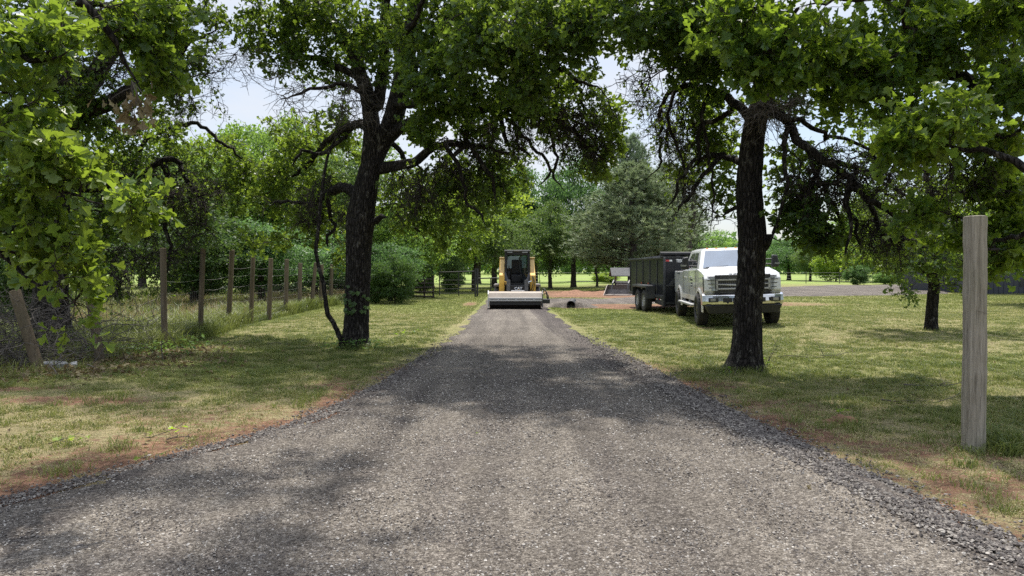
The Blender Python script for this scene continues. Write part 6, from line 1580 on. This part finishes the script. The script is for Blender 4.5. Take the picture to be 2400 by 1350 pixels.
E.cloud(340, 90, 54, 64, 6.3, 11, .5, hue=(.05, .6), size=.105, ln=(.09, .25)); E.cloud(400, 40, 54, 32, 6.5, 6, .5, hue=(.1, .6)); E.cloud(250, 30, 70, 32, 6.0, 6, .5, hue=(.1, .7)); E.cloud(380, 160, 35, 32, 6.4, 4, .3, hue=(.2, .7), size=.105, ln=(.09, .25))
E.wcloud((-2.5, 8.1, 6.1), (2.1, .6, .5), 32, tw=10, per=6, size=.12); E.wcloud((-1.0, 6.5, 6.0), (.9, .6, .4), 14, tw=9, per=6, size=.12)
E.build((bx, d, 0), color=(1.12, 1.1, 1.0))

# F: dark oak behind the fence on the left
Fk = Oak('oak_tree', 606, 'dark spreading oak behind the leaning fence posts at the left, low bare drooping boughs', 'oak tree')
d = 14.5
Fk.limb([(120, 800, 80, d), (118, 700, 72, d), (122, 600, 68, d), (128, 500, 66, d), (140, 400, 62, d), (150, 310, 56, d), (180, 240, 50, d), (230, 170, 40, d), (270, 90, 32, d), (300, 0, 24, d), (320, -100, 14, d)])
Fk.limb([(150, 300, 46, d), (200, 265, 40, 14.0), (260, 235, 34, 13.8), (330, 200, 26, 13.8), (390, 150, 18, 14.0), (440, 100, 12, 14.2), (500, 60, 7, 14.3)])
Fk.limb([(135, 430, 30, d), (220, 440, 24, 15.2), (310, 415, 19, 15.8), (380, 375, 15, 16.2), (430, 385, 12, 16.4), (455, 430, 10, 16.5), (470, 490, 9, 16.5), (490, 540, 6, 16.5)])
Fk.limb([(380, 378, 16, 16.2), (405, 460, 12, 16.1), (395, 540, 9, 16.1), (400, 600, 7, 16.1), (385, 650, 4, 16.1)])
Fk.limb([(310, 412, 11, 15.8), (370, 310, 9, 16.2), (450, 300, 10, 16.6), (530, 340, 7, 16.8), (575, 400, 4, 17.0)])
Fk.limb([(140, 360, 30, d), (60, 300, 24, 14.6), (-60, 250, 18, 14.8)])
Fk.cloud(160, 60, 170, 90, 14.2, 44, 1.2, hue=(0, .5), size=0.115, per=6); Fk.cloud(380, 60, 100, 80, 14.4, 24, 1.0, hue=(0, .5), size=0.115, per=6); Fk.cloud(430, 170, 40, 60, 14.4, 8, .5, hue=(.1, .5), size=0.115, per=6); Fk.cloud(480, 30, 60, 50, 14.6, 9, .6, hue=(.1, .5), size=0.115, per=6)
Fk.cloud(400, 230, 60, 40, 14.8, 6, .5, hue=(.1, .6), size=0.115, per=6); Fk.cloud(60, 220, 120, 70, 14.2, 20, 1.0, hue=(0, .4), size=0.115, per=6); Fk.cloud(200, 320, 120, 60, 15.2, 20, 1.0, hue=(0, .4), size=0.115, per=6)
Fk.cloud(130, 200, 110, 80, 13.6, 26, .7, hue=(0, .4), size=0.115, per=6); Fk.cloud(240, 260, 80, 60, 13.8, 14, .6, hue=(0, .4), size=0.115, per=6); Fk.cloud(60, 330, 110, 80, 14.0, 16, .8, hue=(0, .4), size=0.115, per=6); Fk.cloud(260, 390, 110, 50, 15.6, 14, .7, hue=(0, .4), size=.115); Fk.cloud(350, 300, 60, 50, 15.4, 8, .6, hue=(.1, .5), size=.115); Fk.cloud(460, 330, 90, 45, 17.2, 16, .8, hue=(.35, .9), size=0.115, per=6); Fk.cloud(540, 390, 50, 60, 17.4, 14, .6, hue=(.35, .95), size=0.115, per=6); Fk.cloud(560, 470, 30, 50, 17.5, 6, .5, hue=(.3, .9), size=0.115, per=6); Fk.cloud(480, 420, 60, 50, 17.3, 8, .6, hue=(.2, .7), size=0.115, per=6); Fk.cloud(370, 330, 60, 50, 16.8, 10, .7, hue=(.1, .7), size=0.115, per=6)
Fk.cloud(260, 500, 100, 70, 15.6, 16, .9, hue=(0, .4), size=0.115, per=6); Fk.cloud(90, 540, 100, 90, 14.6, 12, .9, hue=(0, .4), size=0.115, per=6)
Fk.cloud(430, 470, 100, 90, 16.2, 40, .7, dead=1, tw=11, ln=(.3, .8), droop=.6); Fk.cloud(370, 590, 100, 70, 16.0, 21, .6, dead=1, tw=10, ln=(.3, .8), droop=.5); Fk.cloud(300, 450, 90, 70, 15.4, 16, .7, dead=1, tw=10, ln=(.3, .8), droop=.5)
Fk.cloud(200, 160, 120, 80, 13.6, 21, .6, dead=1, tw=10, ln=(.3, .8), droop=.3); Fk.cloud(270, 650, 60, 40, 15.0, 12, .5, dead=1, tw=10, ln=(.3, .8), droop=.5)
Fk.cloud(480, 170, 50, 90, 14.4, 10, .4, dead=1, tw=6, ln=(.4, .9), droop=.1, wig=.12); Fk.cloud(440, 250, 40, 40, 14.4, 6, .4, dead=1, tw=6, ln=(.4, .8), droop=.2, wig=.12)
Fk.wcloud((-8.0, 13.8, 8.0), (3.4, 2.6, 1.6), 70, tw=9, per=6, size=.14); Fk.wcloud((-9.5, 11.0, 5.5), (1.8, 1.6, 1.0), 24, tw=9, per=6, size=.13)
Fk.build(tuple(W(120, 800, 14.5) * [1, 1, 0]))

# withered bunch hanging from the near left bough
def bunch():
    rng = np.random.default_rng(9); g = Geo(); gt = Geo()
    c = W(300, 240, 5.9); n = 26
    P = np.array([c + rng.normal(0, 1, 3) * [.10, .10, .05] for _ in range(n)])
    Q = twiglets(gt, np.repeat(W(308, 190, 5.9)[None], 12, 0), rng.normal(0, .3, (12, 3)) + [0, 0, -1], rng.uniform(.15, .42, 12), rng, .004, M=6, grav=.5, mat=0)
    C = []; 
    for k in range(60):
        q = Q[rng.integers(0, 12), rng.integers(2, 6)]; C.append(q + rng.normal(0, .045, 3))
    C = np.array(C); D = nrm(rng.normal(0, .35, C.shape) + [0, 0, -1]); Nn = nrm(rng.normal(0, 1, C.shape))
    leaves(g, C, D, Nn, rng.uniform(.06, .10, len(C)), rng, rng.uniform(.3, 1, len(C)), curl=.9)
    b = (float(P[0][0]), 5.9, float(W(308, 190, 5.9)[2]))
    r = empty('withered_branch', b); tag(r, 'broken branch with a hanging bunch of withered grey brown leaves at upper left', 'broken branch')
    for G in (g, gt): G.v = [v - np.array(b, np.float32) for v in G.v]
    obj('leaves', g.mesh('leaves'), r, M_deadleaf); obj('twig', gt.mesh('twig'), r, M_deadtwig)
bunch()

# slender crooked stem beside the big oak
def crooked():
    rng = np.random.default_rng(4); g = Geo()
    dd = 14.45
    pts = [(806, 826, 22, dd), (796, 790, 17, dd), (783, 760, 15, dd), (768, 735, 15, dd), (762, 700, 13, dd), (757, 660, 13, dd), (746, 620, 12, dd), (741, 585, 12, dd), (747, 530, 12, dd + .1), (752, 470, 11, dd + .2), (758, 420, 10, dd + .3), (770, 360, 8, dd + .4), (800, 310, 7, dd + .4), (850, 280, 6, dd + .3)]
    q = catmull([[*W(a, b, e), w * .74 * e / F / 2] for a, b, w, e in pts], 90)
    q[:, :3] += rng.normal(0, .004, (90, 3))
    tubes(g, q[:, :3], q[:, 3], 12, 0, 0, .08, rng)
    b = W(806, 826, dd) * [1, 1, 0]
    g.v = [v - b.astype(np.float32) for v in g.v]
    r = empty('crooked_stem', tuple(b)); tag(r, 'thin crooked woody stem rising beside the foot of the big left oak', 'sapling stem')
    obj('stem', g.mesh('stem'), r, M_bark)
crooked()
# ------------------------------------------------------------------ background trees
def far_crown(rng, rx, ry, rz, cz, nblob, per, leaf, shape='round', blob=.30):
    """crown of many leafy clumps; returns (leaf geo, blob centres)"""
    g = Geo(); B = []
    for i in range(nblob):
        while True:
            p = rng.uniform(-1, 1, 3)
            if np.linalg.norm(p) > 1: continue
            if shape == 'cone':
                h = (p[2] + 1) / 2
                if np.hypot(p[0], p[1]) > (1.02 - h) * 1.05 + .05: continue
            if shape == 'tall' and np.hypot(p[0], p[1]) > .55 + .45 * (1 - abs(p[2])): continue
            if np.linalg.norm(p) < .35 and rng.random() < .6: continue
            break
        B.append([p[0] * rx, p[1] * ry, cz + p[2] * rz])
    B = np.array(B); C = []; Dd = []; hv = []
    for b in B:
        r = blob * min(rx, rz) * rng.uniform(.6, 1.35) * np.array([1.2, 1.2, .75])
        n = int(per * rng.uniform(.5, 1.4)); u = nrm(rng.normal(0, 1, (n, 3))) 
        u[:, 2] = np.where(rng.random(n) < .75, np.abs(u[:, 2]), u[:, 2])
        rad = rng.random((n, 1)) ** .35
        C.append(b + u * r * rad * (1 + .25 * rng.normal(0, 1, (n, 1)))); Dd.append(u + np.array([0, 0, -.3])); hv.append(np.full(n, rng.uniform(.15, .85)))
    C = np.vstack(C); Dd = np.vstack(Dd); hv = np.concatenate(hv); n = len(C)
    Nn = nrm(Dd * .5 + rng.normal(0, .6, (n, 3)) + [0, 0, .5]); D = nrm(rng.normal(0, 1, (n, 3)) + Dd * .4)
    leaves(g, C, D, Nn, leaf * rng.uniform(.6, 1.3, n), rng, np.clip(hv + rng.normal(0, .15, n), 0, 1), SIMPLE, SIMPLEF)
    return g, B
def far_tree_mesh(seed, kind):
    """returns crown mesh and trunk mesh of a tree 10 m tall with its foot at the origin"""
    rng = np.random.default_rng(seed); H = 10.0
    sk = Skel(rng)
    if kind == 'broad': gl, B = far_crown(rng, 3.6, 3.6, 3.9, 5.9, 85, 190, .24); tr = .26; up = 7
    elif kind == 'tall': gl, B = far_crown(rng, 2.3, 2.3, 4.4, 5.5, 80, 190, .22, 'tall', .34); tr = .18; up = 8.5
    elif kind == 'low': gl, B = far_crown(rng, 4.4, 4.4, 3.6, 5.4, 85, 190, .27, 'round', .32); tr = .30; up = 6
    elif kind == 'open': gl, B = far_crown(rng, 3.2, 3.2, 4.0, 6.0, 48, 150, .22, 'round', .28); tr = .2; up = 7.5
    elif kind == 'bush': gl, B = far_crown(rng, 6.0, 6.0, 4.9, 4.9, 130, 170, .40, 'round', .26); tr = .2; up = 5
    trunk = [(0, 0, -.1), (rng.normal(0, .1), rng.normal(0, .1), 1.5), (rng.normal(0, .2), rng.normal(0, .2), 3.0), (rng.normal(0, .35), rng.normal(0, .3), 5), (rng.normal(0, .5), rng.normal(0, .5), up)]
    sk.limb(trunk, [tr * 1.15, tr, tr * .85, tr * .6, tr * .22], False, .08)
    sk.grow(B, wig=.15); R = sk.radii(.02, 2.0); gw = Geo(); sk.build(gw, R, 0, 0, 8, 10)
    return gl.mesh('far_crown'), gw.mesh('far_trunk')
def pine_mesh(seed, dens=1.0, width=1.0):
    rng = np.random.default_rng(seed); gw = Geo(); gl = Geo()
    q = catmull([[0, 0, -.1, .25], [.05, 0, 3, .21], [-.05, .1, 6, .14], [.05, 0, 10, .03]], 30); tubes(gw, q[:, :3], q[:, 3], 10, 0, 0, .05, rng)
    C = []; T = []; hv = []
    z = 1.5
    while z < 9.9:
        k = int(rng.integers(3, 6))
        for i in range(k):
            a = rng.random() * 2 * PI; prof = np.interp(z, [1.5, 2.6, 4.4, 6.8, 8.8, 10], [3.3, 3.9, 3.5, 2.35, 1.3, .35]) * width * rng.uniform(.7, 1.1)
            dirv = np.array([math.cos(a), math.sin(a), 0]); s = np.linspace(0, 1, 8)[:, None]
            p = np.array([0, 0, z]) + dirv * prof * s + np.array([0, 0, 1]) * (prof * (.28 * s - .10 * s * s + .12 * s ** 3)) + rng.normal(0, .05, (8, 3)) * s
            tubes(gw, p, np.linspace(.055, .012, 8) * (1.1 - z * .06), 5, 0, 0)
            n = int(40 * prof / 3.5 * dens) + 4
            t = rng.uniform(.3, 1.0, n) ** .8; f = t * 7; ii = np.clip(f.astype(int), 0, 6); fr = (f - ii)[:, None]
            base = p[ii] * (1 - fr) + p[ii + 1] * fr; off = rng.normal(0, 1, (n, 3)) * [.32, .32, .22] * (prof / 3.5 + .25)
            C.append(base + off); T.append(nrm(dirv + np.array([0, 0, .9]) + off * .8 + rng.normal(0, .3, (n, 3)))); hv.append(rng.uniform(.1, .9, n))
        z += rng.uniform(.16, .30)
    C = np.vstack(C); T = np.vstack(T); hv = np.concatenate(hv); m = len(C); per = 15
    # each tuft: a brush of thin needles
    Cn = np.repeat(C, per, 0); Tn = nrm(np.repeat(T, per, 0) + rng.normal(0, .55, (m * per, 3)))
    S = rng.uniform(.24, .42, m * per); th = np.array([[0, -.075, 0], [0, .075, 0], [1, 0, 0]], float)
    leaves(gl, Cn - Tn * .05, Tn, nrm(rng.normal(0, 1, Cn.shape)), S, rng, np.clip(np.repeat(hv, per) + rng.normal(0, .15, m * per), 0, 1), th, [[0, 1, 2]], curl=.1)
    return gl.mesh('pine_crown'), gw.mesh('pine_trunk')
LIB = {}
for key, seed, kind in (('broad1', 1, 'broad'), ('broad2', 2, 'broad'), ('tall1', 3, 'tall'), ('tall2', 4, 'tall'), ('low1', 5, 'low'), ('open1', 6, 'open'), ('bush1', 7, 'bush'), ('bush2', 8, 'bush')):
    LIB[key] = far_tree_mesh(seed, kind); LIB[key][0].materials.append(M_farleaf); LIB[key][1].materials.append(M_farbark)
LIB['pine1'] = pine_mesh(31); LIB['pine2'] = pine_mesh(32, .8, .75)
for k in ('pine1', 'pine2'): LIB[k][0].materials.append(M_needle); LIB[k][1].materials.append(M_farbark)

def far_tree(key, px, top, dist, wpx=None, color=(1, 1, 1), rz=0.0, label='', name='broadleaf_tree', cat='tree', group='trees along the far side of the lawn', zoff=0.0, zs=1.0):
    """placed by distance; top pixel row gives its height, wpx the crown width"""
    p = W(px, top, dist); H = p[2]
    r = empty(name, (p[0], dist, float(hgt(p[0], dist)) + zoff), rz)
    tag(r, label, cat, group)
    s = H / 10.0
    base_w = {'broad1': 7.6, 'broad2': 7.6, 'tall1': 5, 'tall2': 5, 'low1': 9, 'open1': 6.8, 'bush1': 13, 'bush2': 13, 'pine1': 7.8, 'pine2': 5.8}[key]
    sx = s if wpx is None else (wpx * dist / F) / base_w
    for nm, me in zip(('crown', 'trunk'), LIB[key]):
        o = obj(nm, me, r); o.scale = (sx, sx, s)
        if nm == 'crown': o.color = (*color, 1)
    return r
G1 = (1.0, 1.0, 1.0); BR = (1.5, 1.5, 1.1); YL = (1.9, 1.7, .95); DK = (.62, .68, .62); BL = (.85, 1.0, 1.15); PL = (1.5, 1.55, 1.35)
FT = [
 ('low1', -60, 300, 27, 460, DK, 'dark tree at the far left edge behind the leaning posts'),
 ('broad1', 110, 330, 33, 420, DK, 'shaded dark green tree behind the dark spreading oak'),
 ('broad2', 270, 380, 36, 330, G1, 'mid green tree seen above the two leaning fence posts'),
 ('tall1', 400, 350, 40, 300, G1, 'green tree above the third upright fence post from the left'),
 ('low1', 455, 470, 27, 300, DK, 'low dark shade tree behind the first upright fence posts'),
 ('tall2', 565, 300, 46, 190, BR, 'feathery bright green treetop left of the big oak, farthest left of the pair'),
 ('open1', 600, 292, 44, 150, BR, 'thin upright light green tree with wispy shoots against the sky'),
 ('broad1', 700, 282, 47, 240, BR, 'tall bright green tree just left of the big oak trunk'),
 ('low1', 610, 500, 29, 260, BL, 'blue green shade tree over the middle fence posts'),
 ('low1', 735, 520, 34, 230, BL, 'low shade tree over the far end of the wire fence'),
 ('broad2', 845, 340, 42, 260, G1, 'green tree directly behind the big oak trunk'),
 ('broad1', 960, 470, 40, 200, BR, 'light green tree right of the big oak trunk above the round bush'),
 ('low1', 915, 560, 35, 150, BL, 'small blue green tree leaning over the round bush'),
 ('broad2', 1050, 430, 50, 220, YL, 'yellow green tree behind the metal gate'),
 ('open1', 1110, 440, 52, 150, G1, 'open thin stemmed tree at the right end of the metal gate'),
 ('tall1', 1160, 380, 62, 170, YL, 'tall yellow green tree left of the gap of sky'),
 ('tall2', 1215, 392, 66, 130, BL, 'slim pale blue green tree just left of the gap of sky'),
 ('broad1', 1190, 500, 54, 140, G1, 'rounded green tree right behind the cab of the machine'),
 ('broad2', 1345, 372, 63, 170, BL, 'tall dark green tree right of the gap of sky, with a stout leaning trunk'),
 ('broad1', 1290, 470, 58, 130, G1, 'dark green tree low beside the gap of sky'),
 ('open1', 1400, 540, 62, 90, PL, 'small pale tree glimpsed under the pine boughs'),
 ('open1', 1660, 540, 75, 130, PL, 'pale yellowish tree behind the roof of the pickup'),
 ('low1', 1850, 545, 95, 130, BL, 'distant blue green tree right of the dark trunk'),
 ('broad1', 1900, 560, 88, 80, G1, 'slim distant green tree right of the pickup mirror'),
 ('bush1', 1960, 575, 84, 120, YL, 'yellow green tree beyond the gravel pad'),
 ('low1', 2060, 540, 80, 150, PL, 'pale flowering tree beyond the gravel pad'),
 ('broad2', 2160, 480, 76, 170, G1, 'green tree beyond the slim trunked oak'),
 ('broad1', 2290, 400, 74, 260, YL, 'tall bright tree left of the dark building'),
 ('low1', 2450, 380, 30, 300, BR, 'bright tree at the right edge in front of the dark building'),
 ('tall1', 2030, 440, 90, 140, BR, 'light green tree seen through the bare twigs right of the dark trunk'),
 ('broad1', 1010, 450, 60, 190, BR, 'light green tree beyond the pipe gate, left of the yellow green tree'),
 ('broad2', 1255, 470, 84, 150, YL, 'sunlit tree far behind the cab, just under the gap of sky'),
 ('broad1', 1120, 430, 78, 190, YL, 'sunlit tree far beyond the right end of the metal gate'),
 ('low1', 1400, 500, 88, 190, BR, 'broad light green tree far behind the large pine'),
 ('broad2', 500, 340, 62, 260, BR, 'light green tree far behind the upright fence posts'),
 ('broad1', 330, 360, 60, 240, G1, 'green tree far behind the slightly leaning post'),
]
rr = random.Random(3)
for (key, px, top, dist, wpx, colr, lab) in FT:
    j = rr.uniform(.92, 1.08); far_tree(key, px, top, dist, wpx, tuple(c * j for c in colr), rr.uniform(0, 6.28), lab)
# pines
far_tree('pine1', 1483, 385, 52, 320, (1.25, 1.3, 1.2), .4, 'large grey green pine behind the dump trailer', 'pine_tree', 'pine tree', 'pines behind the trailer')
far_tree('pine1', 1478, 318, 64, 190, (1.2, 1.3, 1.3), 1.9, 'taller pine rising behind the large grey green pine', 'pine_tree', 'pine tree', 'pines behind the trailer')
far_tree('pine1', 1562, 385, 66, 200, (1.2, 1.3, 1.2), 3.1, 'pine between the large grey green pine and the bare forked pine', 'pine_tree', 'pine tree', 'pines behind the trailer')
def bare_pine():
    rng = np.random.default_rng(77); gw = Geo(); gl = Geo(); dist = 60; b = W(1615, 640, dist) * [1, 1, 0]; s = dist / F
    def P(px, py): w = W(px, py, dist) - b; return w
    for pts, r in (([(1612, 690), (1613, 600), (1614, 545)], (.42, .34, .30)), ([(1613, 550), (1606, 510), (1604, 440), (1607, 360)], (.22, .20, .15, .06)), ([(1615, 550), (1624, 500), (1625, 440), (1620, 370)], (.22, .20, .13, .05)), ([(1610, 515), (1590, 490), (1570, 470)], (.08, .06, .03)), ([(1625, 500), (1650, 470), (1672, 462)], (.08, .06, .03))):
        q = catmull([[*P(*p), w] for p, w in zip(pts, r)], 24); q[:, :3] += rng.normal(0, .03, (24, 3)); tubes(gw, q[:, :3], q[:, 3], 9, 0, 0, .05, rng)
    st = np.array([P(rng.choice([1605, 1622]), rng.uniform(380, 560)) for _ in range(120)])
    dr = nrm(rng.normal(0, 1, (120, 3)) * [1, 1, .3] + [0, 0, .45]); Q = twiglets(gw, st, dr, rng.uniform(.9, 2.6, 120), rng, .035, M=7, wig=.16, mat=0)
    twiglets(gw, Q[:, 2:6].reshape(-1, 3), rng.normal(0, 1, (480, 3)), rng.uniform(.3, .9, 480), rng, .015, M=4, wig=.25, mat=0)
    C = Q[:, 5:7].reshape(-1, 3); C = C[(C[:, 2] > 6.5) | (rng.random(len(C)) < .35)]
    Cn = np.repeat(C, 26, 0) + rng.normal(0, .22, (len(C) * 26, 3)); T = nrm(rng.normal(0, 1, Cn.shape) + [0, 0, .4])
    leaves(gl, Cn, T, nrm(rng.normal(0, 1, Cn.shape)), rng.uniform(.25, .4, len(Cn)), rng, rng.random(len(Cn)), np.array([[0, -.04, 0], [0, .04, 0], [1, 0, 0]], float), [[0, 1, 2]], curl=.1)
    r = empty('pine_tree', tuple(b)); tag(r, 'thin forked pine with nearly bare boughs above the pickup', 'pine tree')
    obj('trunk', gw.mesh('trunk'), r, M_farbark); obj('crown', gl.mesh('crown'), r, M_needle)
bare_pine()
# bushes
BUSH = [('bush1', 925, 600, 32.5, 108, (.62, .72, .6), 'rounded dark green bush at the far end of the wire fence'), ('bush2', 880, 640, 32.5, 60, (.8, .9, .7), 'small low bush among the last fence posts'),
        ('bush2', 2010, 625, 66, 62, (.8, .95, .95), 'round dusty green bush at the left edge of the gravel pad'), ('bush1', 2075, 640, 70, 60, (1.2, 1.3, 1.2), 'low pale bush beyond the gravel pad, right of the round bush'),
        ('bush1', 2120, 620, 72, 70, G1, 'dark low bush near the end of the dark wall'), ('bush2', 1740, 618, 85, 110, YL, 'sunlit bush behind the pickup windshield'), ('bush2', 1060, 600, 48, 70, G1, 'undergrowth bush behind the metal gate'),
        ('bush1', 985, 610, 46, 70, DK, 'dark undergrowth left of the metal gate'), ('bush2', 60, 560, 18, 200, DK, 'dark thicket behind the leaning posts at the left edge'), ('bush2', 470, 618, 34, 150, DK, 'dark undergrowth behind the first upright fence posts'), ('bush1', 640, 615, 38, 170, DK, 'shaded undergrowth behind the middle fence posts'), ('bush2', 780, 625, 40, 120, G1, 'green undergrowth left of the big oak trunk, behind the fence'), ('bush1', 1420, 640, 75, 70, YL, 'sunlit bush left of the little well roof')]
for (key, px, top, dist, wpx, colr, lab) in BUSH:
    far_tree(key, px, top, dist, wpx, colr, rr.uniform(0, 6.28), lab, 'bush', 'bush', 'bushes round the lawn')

# far wood closing the horizon: nobody could count it
def far_wood():
    rng = np.random.default_rng(55); g = Geo(); n = 90000
    x = rng.uniform(-260, 320, n); lane = rng.uniform(0, 1, n); y = 190 + 60 * lane + .06 * np.abs(x)
    top = 6 + 7 * fbm(x * .035, y * .02, 71) + 4 * (vnoise(x * .16, y * .1, 81) - .5)
    z = top * rng.random(n) ** .6
    C = np.stack([x, y, z], -1); leaves(g, C, rng.normal(0, 1, (n, 3)), rng.normal(0, 1, (n, 3)) + [0, 0, .8], rng.uniform(1.0, 2.4, n), rng, np.clip(fbm(x * .08, z * .2, 91) + rng.normal(0, .1, n), 0, 1), SIMPLE, SIMPLEF)
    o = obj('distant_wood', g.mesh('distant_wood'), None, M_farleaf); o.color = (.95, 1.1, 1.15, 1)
    tag(o, 'distant wood closing the horizon beyond the bright field', 'wood', kind='stuff')
far_wood()

# ------------------------------------------------------------------ pieces that stand apart become parts of their own
def split_parts(names):
    for o in list(bpy.data.objects):
        if o.type != 'MESH' or o.parent is None or o.name.split('.')[0] not in names: continue
        if o.name.split('.')[0] in ('stem', 'twig') and len(o.data.vertices) > 4000: continue
        me = o.data; n = len(me.vertices); par = list(range(n))
        def find(a):
            while par[a] != a: par[a] = par[par[a]]; a = par[a]
            return a
        for e in me.edges:
            a, b = find(e.vertices[0]), find(e.vertices[1])
            if a != b: par[a] = b
        roots = {}
        for v in range(n): roots.setdefault(find(v), []).append(v)
        comps = list(roots.values())
        if len(comps) < 2 or len(comps) > 40: continue
        co = [v.co[:] for v in me.vertices]; base = o.name.split('.')[0]
        for c in comps:
            ix = {v: i for i, v in enumerate(c)}; fs = [[ix[v] for v in p.vertices] for p in me.polygons if p.vertices[0] in ix]
            m2 = bpy.data.meshes.new(base); m2.from_pydata([co[v] for v in c], [], fs); m2.update()
            for mt in me.materials: m2.materials.append(mt)
            o2 = bpy.data.objects.new(base, m2); COL.objects.link(o2); o2.parent = o.parent; o2.matrix_basis = o.matrix_basis.copy()
            for md in o.modifiers:
                b = o2.modifiers.new('bevel', 'BEVEL'); b.width = md.width; b.segments = md.segments; b.limit_method = 'ANGLE'; b.angle_limit = md.angle_limit
        bpy.data.objects.remove(o)
split_parts({'wheel_well', 'grille_bar', 'tarp_bow', 'stem', 'twig', 'side_lettering', 'sill', 'door_seam', 'wire_scar', 'gable', 'work_light', 'side_light', 'control_console', 'fog_pocket', 'reflector_tape', 'band_slot', 'mirror_light', 'grille_slat', 'lamp_divider', 'footwell', 'stacked', 'tilt_cylinder'})
